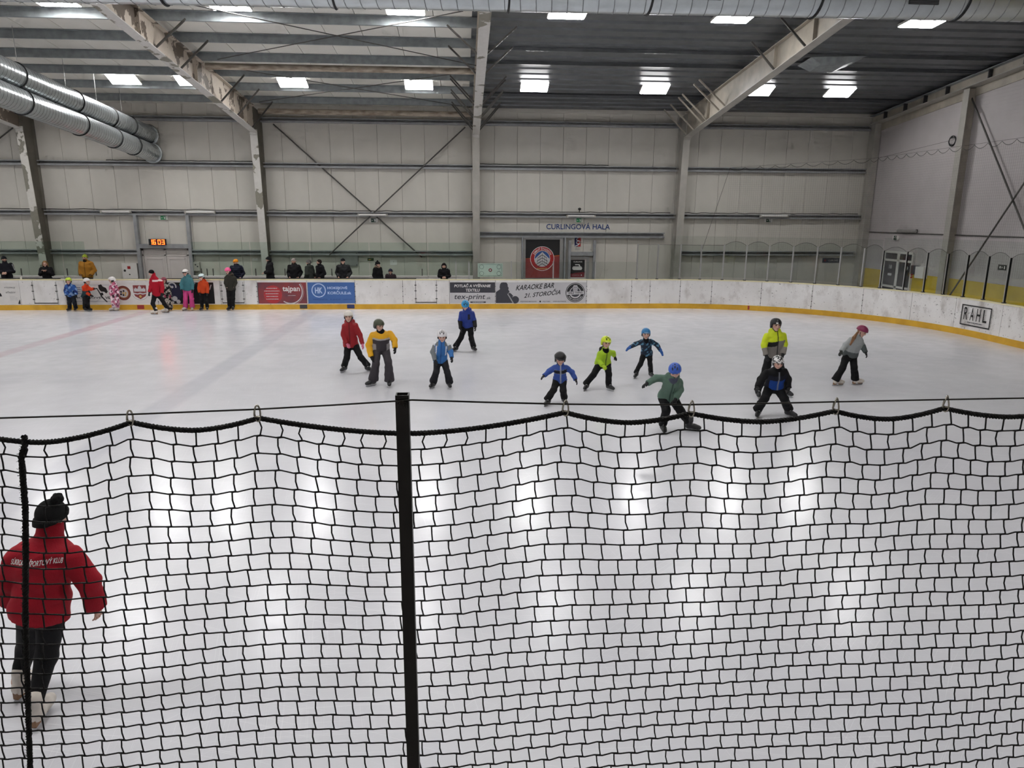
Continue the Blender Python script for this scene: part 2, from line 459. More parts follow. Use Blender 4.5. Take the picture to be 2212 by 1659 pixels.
# ---- portal frames: tapered columns and haunched rafters, each with its bracing stays
def zb(y):                                    # underside of the rafter
    return 7.08 + 0.115 * (31.83 - y) if y > 19.0 else 8.556 + 0.088 * (19.0 - y)
def zt(y): return z_deck(y) - 0.262
def portal_frame(xc, label, m_flange, m_web, m_rflange, m_rweb, stays, stiff, w=0.30):
    root = empty('portal_frame', (xc, Y_W - 0.4, 0.0), label=label, cat='steel frame')
    t = 0.02
    # column: front flange leans towards the hall, web behind it
    yb, yk = Y_W - 0.46, Y_W - 0.90
    def flange(y0, z0, y1, z1, wd, name, m, tk=0.025):
        a, c = np.array([xc, y0, z0]), np.array([xc, y1, z1])
        d = (c - a) / np.linalg.norm(c - a); n = np.cross([1.0, 0, 0], d)
        vs = [q + np.array([sx * wd / 2, 0, 0]) + n * sn * tk / 2 for q in (a, c) for sx, sn in ((-1, -1), (1, -1), (1, 1), (-1, 1))]
        o = MB().add(vs, [(0, 1, 2, 3), (7, 6, 5, 4), (0, 4, 5, 1), (1, 5, 6, 2), (2, 6, 7, 3), (3, 7, 4, 0)]).build(name, m, root)
        fix_normals(o)
    flange(yb, 0.3, yk, 7.06, w, 'column_front_flange', m_flange)
    flange(Y_W - 0.05, 0.3, Y_W - 0.05, 8.0, w, 'column_back_flange', m_web)
    o = MB().prism([(Y_W - 0.06, 0.3), (yb + 0.012, 0.3), (yk + 0.012, 7.05), (yk + 0.012, zt(yk)), (Y_W - 0.06, zt(Y_W - 0.06))], 'x', xc - 0.05, xc + 0.05).build('column_web', m_web, root); fix_normals(o)
    MB().box(xc - w / 2, xc + w / 2, Y_W - 0.6, Y_W, 0.3, 0.33).build('base_plate', m_web, root)
    # rafter
    ys = [yk, 19.0, Y_RIDGE]
    for k in range(2):
        flange(ys[k], zb(ys[k]), ys[k + 1], zb(ys[k + 1]), w, 'rafter_bottom_flange', m_rflange)
    flange(yk, zt(yk), Y_RIDGE, zt(Y_RIDGE), w, 'rafter_top_flange', m_rweb)
    o = MB().prism([(yk, zb(yk)), (19.0, zb(19.0)), (Y_RIDGE, zb(Y_RIDGE)), (Y_RIDGE, zt(Y_RIDGE)), (yk, zt(yk))], 'x', xc - 0.02, xc + 0.02).build('rafter_web', m_rweb, root); fix_normals(o)
    for y in stiff:
        MB().box(xc - w / 2 + 0.02, xc + w / 2 - 0.02, y - 0.01, y + 0.01, zb(y), zt(y)).build('web_stiffener', m_rweb, root)
    MB().box(xc - w / 2, xc + w / 2, yk - 0.02, yk + 0.02, 6.95, 7.16).build('knee_plate', m_rflange, root)
    for side, y, reach, m in stays:
        MB().bar((xc + side * (w / 2 - 0.02), y, zb(y) + 0.03), (xc + side * reach, y + 0.02, z_deck(y) - 0.2), 0.055, 0.05).build('stay', m, root)
    return root
def stays_pair(ys, reach=1.0, m=None, sides=(-1, 1)):
    return [(s, y, reach, m or M_ROD) for s in sides for y in ys]
portal_frame(COLX[1], 'steel portal frame at far left, flaking white paint on its column', M_PEEL1, M_WEBDK, M_PEELF, M_PEEL2, stays_pair((23.9, 27.5)), (28.6, 24.0))
portal_frame(COLX[2], 'steel portal frame with badly peeling cream rafter, left of the wall cross bracing', M_PEELF, M_WEBDK, M_PEELF, M_PEEL2,
             stays_pair((31.25, 29.35, 27.5, 23.9, 22.12)), (25.3, 30.6, 21.2))
portal_frame(COLX[3], 'steel portal frame seen head on, where the pale roof meets the dark deck', M_GREYST, M_BEIGE, M_PEELF, M_BEIGE,
             stays_pair((31.25, 30.8, 29.35, 28.95, 27.5, 27.1, 23.9, 22.12)), (26.0, 30.5))
portal_frame(COLX[4], 'sound beige steel portal frame below the dark deck, six slender stays at its knee', M_GREYST, M_GREYST, M_GREYST, M_BEIGE,
             [(-1, y, 1.15, M_BEIGE) for y in (31.5, 30.6, 29.5, 29.0, 27.6, 27.0)] + [(-1, y, 0.9, M_ROD) for y in (22.9, 20.9)], (29.0, 23.0, 20.5))
# right gable: corner column, wall column and sloping gable beam
g = empty('gable_frame', (X_R - 0.2, 26.4, 0), label='grey gable frame of columns and sloping beam on right wall', cat='steel frame')
MB().box(X_R - 0.30, X_R - 0.01, Y_W - 0.45, Y_W - 0.02, 0, 7.9).build('corner_column', M_GREYST, g)
for yc in (26.45, 20.1):
    MB().box(X_R - 0.33, X_R - 0.30, yc - 0.16, yc + 0.16, 0, z_deck(yc) - 0.5).build('column_flange', M_GREYST, g)
    MB().box(X_R - 0.30, X_R + 0.02, yc - 0.06, yc + 0.06, 0, z_deck(yc) - 0.5).build('column_web', M_BEIGE, g)
def gbeam(x0, x1, d0, d1, name, m):
    vs = []
    for y in (Y_RIDGE, Y_W - 0.02):
        vs += [(x0, y, z_deck(y) + d0), (x1, y, z_deck(y) + d0), (x1, y, z_deck(y) + d1), (x0, y, z_deck(y) + d1)]
    o = MB().add(vs, [(0, 1, 2, 3), (7, 6, 5, 4), (0, 4, 5, 1), (1, 5, 6, 2), (2, 6, 7, 3), (3, 7, 4, 0)]).build(name, m, g); fix_normals(o)
gbeam(X_R - 0.40, X_R + 0.02, -0.46, -0.43, 'beam_bottom_flange', M_GREYST)
gbeam(X_R - 0.21, X_R - 0.18, -0.44, -0.10, 'beam_web', M_BEIGE)
gbeam(X_R - 0.40, X_R + 0.02, -0.12, -0.09, 'beam_top_flange', M_ZINC)
gbeam(X_R - 0.02, X_R + 0.03, -0.75, -0.46, 'wall_head_trim', M_BEIGE)
for y in (31.6, 30.2, 28.9, 27.6, 25.4, 23.8, 22.2):
    MB().box(X_R - 0.36, X_R - 0.05, y - 0.02, y + 0.02, z_deck(y) - 0.44, z_deck(y) - 0.12).build('beam_stiffener', M_DKGREY, g)

# ---- tie rods and struts
def rod(name, a, c, r, m, label, cat, group=None, n=8):
    a, c = np.array(a, float), np.array(c, float)
    return MB().tube([a, c], r, n).build(name, m, None, tuple((a + c) / 2), label=label, cat=cat, group=group)
zW = lambda x_, y_: at_y(x_, y_, Y_W - 0.12)
rod('wall_brace', zW(590, 268), zW(912, 556), 0.028, M_ROD, 'wall bracing rod falling from upper left to lower right between two columns', 'brace')
rod('wall_brace', zW(1005, 275) - np.array([0, 0.07, 0]), zW(712, 550) - np.array([0, 0.07, 0]), 0.028, M_ROD, 'wall bracing rod rising from lower left to upper right between two columns', 'brace')
rod('wall_brace', (X_R - 0.12, 26.42, 8.0), (X_R - 0.12, 20.4, 0.1), 0.03, M_ROD, 'bracing rod on right wall falling from the wall column towards the camera', 'brace')
rod('wall_brace', (X_R - 0.19, 20.3, 8.9), (X_R - 0.19, 26.35, 0.3), 0.03, M_ROD, 'bracing rod on right wall meeting the floor at the wall column', 'brace')
rod('wall_brace', zW(-60, 345), zW(28, 276), 0.03, M_ROD, 'short bracing rod at left edge of the picture behind the leftmost column', 'brace')
rod('strut_tube', (-8.46, 26.07, 8.50), (0.46, 26.07, 8.50), 0.105, M_PIPE, 'rust-stained beige strut tube crossing the roof bay above the lamps', 'tube', n=20)
rod('strut_tube', (-8.46, 32.2, 7.93), (0.46, 32.2, 7.93), 0.11, M_PIPE, 'rust-stained beige strut tube under the eaves above the top girt', 'tube', n=20)
def roofpt(px, py, off=-0.32):
    d = ray(px, py); t_ = (8.25 + 0.088 * Y_W + off - CAM_Z) / (d[2] + 0.088 * d[1]); return CAMPOS + d * t_
for a, c, lab in (((390, 5), (1030, 142), 'thin roof tie rod running from the duct down right to the middle frame'), ((470, 128), (1000, 24), 'thin roof tie rod rising right from the peeling frame to the duct'),
                  ((470, 142), (1015, 232), 'thin lower roof tie rod falling right below the strut tube'), ((560, 220), (1025, 153), 'thin lower roof tie rod rising right towards the strut tube')):
    rod('roof_tie_rod', roofpt(*a), roofpt(*c), 0.014, M_ROD, lab, 'tie rod', n=6)

# ---- electric cables clipped above the girts
def cable(z, x0, x1, label, sag=0.02, yoff=0.20):
    pts = [(x0 + (x1 - x0) * k / 40, Y_W - yoff, z + sag * math.sin(k * 1.7) * (0.5 + 0.5 * math.sin(k * 0.6))) for k in range(41)]
    MB().tube(pts, 0.016, 5).build('electric_cable', M_BLACK, None, ((x0 + x1) / 2, Y_W - yoff, z), label=label, cat='cable')
cable(3.90, -26, -8.9, 'black cable along the middle girt, left of the peeling frame')
cable(3.90, -8.4, 0.45, 'black cable along the middle girt behind the cross bracing')
cable(3.90, 0.8, 9.4, 'black cable along the middle girt above the blue wall lettering')
cable(3.90, 10.0, 18.2, 'black cable along the middle girt, right of the beige frame')
cable(5.93, -15.0, -8.9, 'black cable on the upper girt below the pair of ducts', 0.01)
cable(5.93, 0.8, 6.5, 'black cable on the upper girt ending at a small clamp', 0.01)

# ================================================================== LIGHTS
def lamp_mesh():
    b_ = MB()
    w, l = 0.60, 0.37
    b_.box(-w, w, -l, l, 0.02, 0.09)
    return b_
lamp_body = None
def ceiling_light(x, y, z, tilt, label, group=None, w=1.2, l=0.75):
    global lamp_body
    root = empty('ceiling_light', (x, y, z), label=label, cat='ceiling light', group=group)
    if lamp_body is None:
        hb = MB(); hb.prism([(-0.62, -0.36), (-0.58, -0.40), (0.58, -0.40), (0.62, -0.36), (0.62, 0.36), (0.58, 0.40), (-0.58, 0.40), (-0.62, 0.36)], 'z', 0.012, 0.09)
        d1 = hb.build('housing', M_WHITE); fix_normals(d1)
        db = MB(); db.prism([(-0.59, -0.37), (0.59, -0.37), (0.59, 0.37), (-0.59, 0.37)], 'z', -0.006, 0.014)
        d2 = db.build('diffuser', M_LAMP); fix_normals(d2)
        rb = MB(); rb.bar((-0.4, 0, 0.09), (-0.4, 0, 0.30), 0.02); rb.bar((0.4, 0, 0.09), (0.4, 0, 0.30), 0.02)
        d3 = rb.build('hanger', M_ZINC)
        lamp_body = (d1.data, d2.data, d3.data)
        objs = [d1, d2, d3]
    else:
        objs = [bpy.data.objects.new(n, d) for n, d in zip(('housing', 'diffuser', 'hanger'), lamp_body)]
        for o in objs: COL.objects.link(o)
    for o in objs: o.parent = root
    root.rotation_euler = (tilt, 0, 0); root.scale = (0.86, 0.86, 0.86)
    return root
FAR = [(-12.34, 'far row ceiling light above the end of the paired ducts'), (-9.93, 'far row ceiling light partly behind the peeling rafter'), (-6.25, 'far row ceiling light just right of the peeling rafter'),
       (-1.58, 'far row ceiling light just left of the middle frame'), (2.8, 'far row ceiling light just right of the middle frame, under the dark deck'), (7.46, 'far row ceiling light beside the stays of the beige frame'),
       (11.58, 'far row ceiling light partly hidden by the beige rafter'), (14.83, 'far row ceiling light nearest the right wall')]
NEAR = [(-10.7, 'near row ceiling light leftmost at the top edge'), (-6.2, 'near row ceiling light second from the left, under the big duct'), (-1.5, 'near row ceiling light third from the left, under the big duct'),
        (2.97, 'near row ceiling light first right of the middle frame, under the big duct'), (7.67, 'near row ceiling light just left of the beige rafter, under the big duct'), (13.24, 'near row ceiling light rightmost, under the big duct')]
for x, lab in FAR: ceiling_light(x, 28.8, 8.50, -0.40, lab)
for x, lab in NEAR: ceiling_light(x, 21.4, 9.13, -0.06, lab)
G1 = 'ceiling lights outside the picture'
for x in (-17, -22, -28, -34, -40):
    ceiling_light(x, 28.8, 8.50, -0.3, 'ceiling light further down the hall, out of the picture', G1)
    ceiling_light(x, 21.4, 9.13, -0.06, 'ceiling light further down the hall, out of the picture', G1)
for y, xs_ in ((11.2, (-36, -27, -18, -10.7, -6.2, -1.5, 2.97, 7.67)), (4.2, (-36, -27, -18, -10.7, -6.2, -1.5, 5.0))):
    for x in xs_:
        ceiling_light(x, y, z_deck(y) - 0.4, 0.0, 'ceiling light further down the hall, out of the picture', G1)

# ================================================================== DUCTS
def duct(name, a, c, r, label, collars, pitch=0.13, grilles=(), endcap=False):
    """spiral duct: body with helical seam ridges, clamp collars"""
    a, c = np.array(a, float), np.array(c, float)
    mid = (a + c) / 2
    root = empty(name, tuple(mid), label=label, cat='duct')
    L = np.linalg.norm(c - a); d = (c - a) / L
    u = np.array([0, 0, 1.0]); u -= d * (u @ d); u /= np.linalg.norm(u); w_ = np.cross(d, u)
    b1 = MB(); b1.tube([a, c], r, 40)
    body = b1.build('duct_body', M_DUCT, root)
    turns = int(L / pitch); n = turns * 20
    hp = [a + d * (L * k / n) + (u * math.cos(2 * math.pi * k / 20) + w_ * math.sin(2 * math.pi * k / 20)) * (r + 0.002) for k in range(n + 1)]
    b2 = MB(); b2.tube(hp, 0.010 if pitch > 0.2 else 0.007, 4, False)
    b2.build('spiral_seam', M_SEAM, root)
    for t_ in collars:
        p = a + d * t_
        ring = [p + (u * math.cos(q) + w_ * math.sin(q)) * (r + 0.012) for q in np.linspace(0, 2 * math.pi, 33)]
        b3 = MB(); b3.tube(ring, 0.022, 6, False); b3.build('clamp_collar', M_BLACK, root)
    for t_, ang in grilles:
        p = a + d * t_
        n_ = u * math.cos(ang) + w_ * math.sin(ang); tt = np.cross(n_, d)
        b4 = MB()
        for k in range(9):
            q = p + n_ * (r + 0.03) + tt * ((k - 4) * 0.028)
            b4.bar(q - d * 0.36, q + d * 0.36, 0.012, 0.02, tuple(n_))
        q0 = p + n_ * (r + 0.015)
        gl = MB(); gl.bar(q0 - d * 0.38, q0 + d * 0.38, 0.30, 0.03, tuple(n_))
        gl.build('grille', M_BLACK, root); b4.build('grille_slats', M_DKGREY, root)
    return root, d, u
du_a, du_c = (-24.0, 15.0, 7.87), (18.2, 15.0, 8.08)
def t_at(px, py=20):
    best = min(range(0, 4230), key=lambda k: abs(px_of((-24.0 + k * 0.01, 14.7, 7.6))[0] - px)); return best * 0.01
root, d_, u_ = duct('ventilation_duct', du_a, du_c, 0.46, 'large spiral ventilation duct crossing the whole top edge', [t_at(q) for q in (340, 718, 1100, 1408, 1772, 2085)], 0.30)
for px in (1520, 1985):
    tt_ = t_at(px); p = np.array(du_a) + (np.array(du_c) - np.array(du_a)) / 42.2 * tt_
    ang = math.radians(28)
    n_ = np.array([0, -math.cos(ang), -math.sin(ang)])
    c0 = p + n_ * 0.47
    gl = MB(); gl.bar(c0 - np.array([0.3, 0, 0]), c0 + np.array([0.3, 0, 0]), 0.03, 0.16, (0, 0, 1)); go = gl.build('air_grille', M_BLACK, root)
    for k in range(5):
        c1 = p + n_ * 0.492 + np.array([0, 0, -0.056 + k * 0.028])
        MB().bar(c1 - np.array([0.29, 0, 0]), c1 + np.array([0.29, 0, 0]), 0.006, 0.010).build('slat', M_DKGREY, root)
def zdl(z0, y): return z0 + 0.077 * (32.4 - y)
for z0, lab in ((6.95, 'upper of two parallel spiral ducts running into the back wall'), (6.22, 'lower of two parallel spiral ducts running into the back wall')):
    x0 = -13.1 if z0 > 6.5 else -13.02
    r_, d_, u_ = duct('spiral_duct', (x0, 17.0, zdl(z0, 17.0)), (x0, 32.48, zdl(z0, 32.48)), 0.36, lab, (6.4, 9.6, 12.0, 13.6, 3.2), 0.16)
    ring = [(x0 + 0.37 * math.cos(q), 32.4, zdl(z0, 32.4) + 0.37 * math.sin(q)) for q in np.linspace(0, 2 * math.pi, 33)]
    MB().tube(ring, 0.05, 8, False).build('wall_flange', M_DUCT, r_)
for k, (x0, y0, zz) in enumerate(((-13.1, 23.6, 7.9), (-13.1, 26.2, 7.7), (-13.0, 28.0, 7.6), (-13.0, 29.9, 7.4))):
    rod('duct_hanger', (x0, y0, zz), (x0, y0, z_deck(y0) - 0.02), 0.008, M_ALU, 'thin steel hanger wire holding the paired ducts, number %s from the camera' % ('first', 'second', 'third', 'fourth')[k], 'hanger', n=5)
# ================================================================== DASHER BOARDS AND GLASS
R_C, CX, CY, X_B = 8.0, 8.30, Y_B - 8.0, 16.30
S_ARC = CX; L_ARC = math.pi / 2 * R_C
def path(s):
    """point and outward normal (away from the ice) along the boards; s = X on the straight far side"""
    if s <= S_ARC: return np.array([s, Y_B]), np.array([0.0, 1.0])
    a = (s - S_ARC) / R_C
    if a <= math.pi / 2: return np.array([CX + R_C * math.sin(a), CY + R_C * math.cos(a)]), np.array([math.sin(a), math.cos(a)])
    return np.array([X_B, CY - (s - S_ARC - L_ARC)]), np.array([1.0, 0.0])
def s_at(px, z=1.2):
    lo, hi = -24.0, S_ARC + L_ARC + 6
    for _ in range(50):
        m_ = (lo + hi) / 2
        q = path(m_)[0]
        if px_of((q[0], q[1], z))[0] < px: lo = m_
        else: hi = m_
    return (lo + hi) / 2
def strip(s0, s1, off0, off1, z0, z1, step=0.4, inset=0.0):
    """solid strip following the boards between offsets off0 (ice side) and off1"""
    n = max(1, int((s1 - s0) / step)) if s1 > S_ARC else 1
    vs, fs = [], []
    for k in range(n + 1):
        q, nn = path(s0 + (s1 - s0) * k / n)
        for o_, z in ((off0, z0), (off1, z0), (off1, z1), (off0, z1)):
            vs.append((q[0] + nn[0] * o_, q[1] + nn[1] * o_, z))
    for k in range(n):
        a = 4 * k
        for i in range(4):
            j = (i + 1) % 4
            fs.append((a + i, a + j, a + 4 + j, a + 4 + i))
    fs += [(3, 2, 1, 0), (4 * n, 4 * n + 1, 4 * n + 2, 4 * n + 3)]
    return MB().add(vs, fs)
boards = empty('dasher_boards', (0, Y_B, 0), label='long white rink boards with cream cap rail and yellow kick plate', cat='rink boards')
def bstrip(name, m, *a, parent=None, **k):
    o = strip(*a, **k).build(name, m, parent or boards); fix_normals(o); return o
seams = [-200, 43, 73, 124, 141, 340, 476, 529, 555, 664, 767, 870, 898, 943, 971, 1070, 1267, 1364, 1404, 1469, 1537, 1644, 1754, 1863, 1968, 2063, 2163]
ss = [-46.0] + [s_at(q, 0.7) for q in seams] + [s_at(2163, 0.7) + 2.3 * k for k in range(1, 5)]
for a, c in zip(ss[:-1], ss[1:]):
    bstrip('board_panel', M_BOARDD if (a + c) / 2 > 17.5 else M_BOARDM if (a + c) / 2 > 8.6 else M_BOARD, a + 0.007, c - 0.007, 0.0, 0.05, 0.02, 1.165)
bstrip('board_core', M_BLACK, ss[0], ss[-1], 0.05, 0.11, 0.0, 1.16)
bstrip('cap_rail', M_CAP, ss[0], ss[-1], -0.025, 0.14, 1.165, 1.20)
bstrip('kick_plate', M_KICK, ss[0], ss[-1], -0.018, 0.0, 0.0, 0.20)
# stripes of the red and blue lines carried onto the kick plate, dark tape, hinges and thresholds of the gates
for px0, px1, m, nm in ((297, 312, mat('red_plastic', (160, 50, 50), 0.4, var=0.1), 'line_mark'), (750, 766, mat('blue_plastic', (52, 62, 110), 0.4, var=0.15), 'line_mark'),
                        (648, 664, M_DKGREY, 'maker_plate'), (1615, 1619, mat('red_plastic', (160, 50, 50)), 'line_mark')):
    bstrip(nm, m, s_at(px0, 0.1), s_at(px1, 0.1), -0.021, -0.017, 0.03, 0.19)
for p0, p1 in ((73, 124), (480, 527), (898, 943)):
    s0, s1 = s_at(p0, 0.5), s_at(p1, 0.5)
    bstrip('gate_threshold', M_BLACK, s0, s1, -0.006, 0.0, 0.255, 0.285)
    bstrip('gate_ledge', M_WHITE, s0, s1, -0.02, 0.0, 0.21, 0.25)
    for sx in (s0, s1):
        bstrip('gate_edge', M_DKGREY, sx - 0.006, sx + 0.006, -0.004, 0.0, 0.25, 1.10)
        for z in (0.4, 0.72, 0.95):
            bstrip('hinge', M_ROD, sx - 0.04, sx + 0.04, -0.012, 0.0, z, z + 0.035)
for q in (340, 555, 767, 870, 1070, 1267, 1364, 1404, 1469, 1537, 1644, 1754, 1863):
    s0 = s_at(q, 0.7)
    for z in (0.3, 0.5, 0.7, 0.9):
        bstrip('joint_bolt', M_ROD, s0 - 0.016, s0 + 0.016, -0.008, 0.0, z, z + 0.03)

# ---- glass on the boards of the right corner
posts_px = [1376, 1420, 1468, 1512, 1560, 1608, 1656, 1707, 1758, 1808, 1857, 1897, 1947, 1990, 2033, 2075, 2118, 2163, 2212]
sp = [s_at(q, 1.2) for q in posts_px] + [s_at(2212) + 1.25 * k for k in (1, 2, 3)]
hgt = [1.42] * 11 + [1.36] * 20
ORD = ['first', 'second', 'third', 'fourth', 'fifth', 'sixth', 'seventh', 'eighth', 'ninth', 'tenth', 'eleventh', 'twelfth', 'thirteenth', 'fourteenth', 'fifteenth', 'sixteenth', 'seventeenth', 'eighteenth', 'nineteenth', 'twentieth', 'twenty-first', 'twenty-second']
for k, s0 in enumerate(sp):
    q, nn = path(s0); tt = np.array([nn[1], -nn[0]])
    c0 = np.array([q[0] + nn[0] * 0.08, q[1] + nn[1] * 0.08])
    a = (c0[0], c0[1], 1.2); c = (c0[0], c0[1], 1.2 + hgt[k])
    root = empty('glass_post', (c0[0], c0[1], 1.2), label='slim upright glazing post on the corner boards, %s counted from the left' % ORD[k], cat='post', group='glazing posts on the right corner boards')
    MB().bar(a, c, 0.05, 0.055, (nn[0], nn[1], 0)).build('upright', M_ALU if k < 11 else M_BLACK, root)
    MB().bar((c0[0] + nn[0] * -0.032, c0[1] + nn[1] * -0.032, 1.2), (c0[0] + nn[0] * -0.032, c0[1] + nn[1] * -0.032, 1.2 + hgt[k]), 0.03, 0.012, (nn[0], nn[1], 0)).build('cover_strip', M_ALU, root)
    MB().bar((c0[0], c0[1], 1.2), (c0[0], c0[1], 1.23), 0.09, 0.09).build('foot', M_DKGREY, root)
for k in range(len(sp) - 1):
    sa, sb = sp[k] + 0.03, sp[k + 1] - 0.03
    h = hgt[k]
    q, nn = path((sa + sb) / 2)
    root = empty('glass_screen', (q[0], q[1], 1.2), label='clear glass screen with bowed top on the corner boards, %s from the left' % ORD[k], cat='glass screen', group='glass screens on the right corner boards')
    n = 8; vs, fs = [], []
    arch = 0.16 if k >= 4 else 0.0
    for i in range(n + 1):
        f_ = i / n; s_ = sa + (sb - sa) * f_; q, nn = path(s_)
        zt_ = 1.2 + h - 0.02 + arch * (1 - (2 * f_ - 1) ** 2) - (0.0 if arch == 0 else 0.0)
        for o_ in (0.076, 0.084):
            vs += [(q[0] + nn[0] * o_, q[1] + nn[1] * o_, 1.205), (q[0] + nn[0] * o_, q[1] + nn[1] * o_, zt_)]
    for i in range(n):
        a = 4 * i
        fs += [(a, a + 4, a + 5, a + 1), (a + 2, a + 3, a + 7, a + 6), (a + 1, a + 5, a + 7, a + 3), (a, a + 2, a + 6, a + 4)]
    fs += [(0, 1, 3, 2), (4 * n, 4 * n + 2, 4 * n + 3, 4 * n + 1)]
    o = MB().add(vs, fs).build('sheet', M_GLASS2, root); fix_normals(o)
    eb = MB(); eb.tube([np.array(vs[4 * i + 1]) * 0.5 + np.array(vs[4 * i + 3]) * 0.5 for i in range(n + 1)], 0.007, 4)
    eb.build('top_edge', M_ROD, root)
# taller clear extension film behind the corner panes
q0 = s_at(1895); 
ext = strip(q0, sp[-1], 0.125, 0.131, 1.3, 3.02).build('glass_extension', M_GLASS2, None, label='tall clear sheet standing behind the bowed corner panes', cat='glass sheet'); fix_normals(ext)
ext2 = strip(s_at(1448), q0 - 0.05, 0.125, 0.131, 1.3, 2.95).build('glass_extension', M_GLASS2, None, label='tall clear sheet behind the corner panes, left of the wall corner', cat='glass sheet'); fix_normals(ext2)

# ---- bench barrier and its greenish glass behind the spectators
Y_S = 31.35
bar = empty('bench_barrier', (-10, Y_S, 0.3), label='low white barrier behind the spectators with short dark glass clamps', cat='barrier')
def bbox(x0, x1, nm='barrier_panel'):
    MB().box(x0, x1, Y_S, Y_S + 0.08, 0.3, 1.12).build(nm, M_BOARD, bar)
    MB().box(x0, x1, Y_S - 0.03, Y_S + 0.13, 1.12, 1.17).build('barrier_cap', M_WHITE, bar)
spans = [(-24, -19.4), (-19.4, -16.7), (-16.7, -15.75), (-11.45, -9.0), (-9.0, -6.5), (-6.5, -4.0), (-4.0, -1.5), (-1.5, 0.45)]
for x0, x1 in spans: bbox(x0 + 0.01, x1 - 0.01)
where = ['at the left edge of the picture', 'behind the fair-haired spectator', 'behind the mustard jacket, narrow and taller', 'behind the orange beanie', 'behind the group of four in dark coats', 'in front of the square white wall plate', 'behind the fur-hooded spectator', 'behind the woman at the right end of the bench']
for (x0, x1), wd in zip(spans, where):
    zt_ = 2.58
    o = MB().box(x0 + 0.02, x1 - 0.02, Y_S + 0.03, Y_S + 0.042, 1.172, zt_).build('bench_glass', M_GLASS, None, (0.5 * (x0 + x1), Y_S, 1.17), label='greenish glass sheet ' + wd, cat='glass sheet')
for px in (47, 146, 208, 436, 448, 461, 553, 616, 717, 912):
    xx = at_y(px, 590, Y_S)[0]
    MB().bar((xx, Y_S - 0.01, 1.17), (xx, Y_S - 0.01, 1.47), 0.035, 0.03).build('glass_clamp', M_ROD, bar)
for px in (985, 1013, 1104.6, 1195, 1285.5):
    xx = at_y(px, 590, Y_B + 0.08)[0]
    MB().bar((xx, Y_B + 0.08, 1.2), (xx, Y_B + 0.08, 1.93), 0.045, 0.05).build('glazing_post', M_ALU, None, (xx, Y_B + 0.08, 1.2), label='short aluminium glazing post on the straight boards, %s' % {985: 'beside the seated dark-haired woman', 1013: 'left of the rink plan sign', 1104.6: 'right of the rink plan sign', 1195: 'in front of the red door', 1285.5: 'right of the curling poster'}[px], cat='post')
xs_ = [at_y(q, 590, Y_B + 0.08)[0] for q in (1013, 1104.6, 1195, 1285.5, 1376)]
for (x0, x1), wd in zip(zip(xs_[:-1], xs_[1:]), ('around the rink plan sign', 'left half of the red door', 'between red door and curling poster', 'right of the curling poster')):
    MB().box(x0 + 0.03, x1 - 0.03, Y_B + 0.076, Y_B + 0.084, 1.2, 1.9).build('low_glass', M_GLASS2, None, ((x0 + x1) / 2, Y_B, 1.2), label='low glass sheet on the straight boards, ' + wd, cat='glass sheet')
# black counter edge along the bench, on the boards
MB().box(-24, -15.9, Y_B + 0.16, Y_B + 0.42, 1.16, 1.215).build('bench_counter', M_BLACK, None, (-20, Y_B + 0.3, 1.2), label='black counter edge behind the boards, left of the double door', cat='counter')
MB().box(-12.0, -1.9, Y_B + 0.16, Y_B + 0.42, 1.16, 1.215).build('bench_counter', M_BLACK, None, (-7, Y_B + 0.3, 1.2), label='long black counter edge behind the boards below the dark-coated group', cat='counter')
# ================================================================== SIGNS, DOORS, ADVERTS
_tc = {}
def text_verts(body, bold=0.0, shear=0.0, spacing=1.0):
    key = (body, bold, shear, spacing)
    if key in _tc: return _tc[key]
    cu = bpy.data.curves.new('t', 'FONT'); cu.body = body; cu.size = 1.0; cu.offset = bold; cu.shear = shear; cu.space_character = spacing
    cu.resolution_u = 3; cu.fill_mode = 'FRONT'
    ob = bpy.data.objects.new('t', cu); COL.objects.link(ob)
    bpy.context.view_layer.update()
    me = bpy.data.meshes.new_from_object(ob.evaluated_get(bpy.context.evaluated_depsgraph_get()))
    v = np.array([tuple(q.co) for q in me.vertices]); f = [tuple(p.vertices) for p in me.polygons]
    bpy.data.objects.remove(ob); bpy.data.curves.remove(cu); bpy.data.meshes.remove(me)
    _tc[key] = (v[:, :2], f)
    return _tc[key]

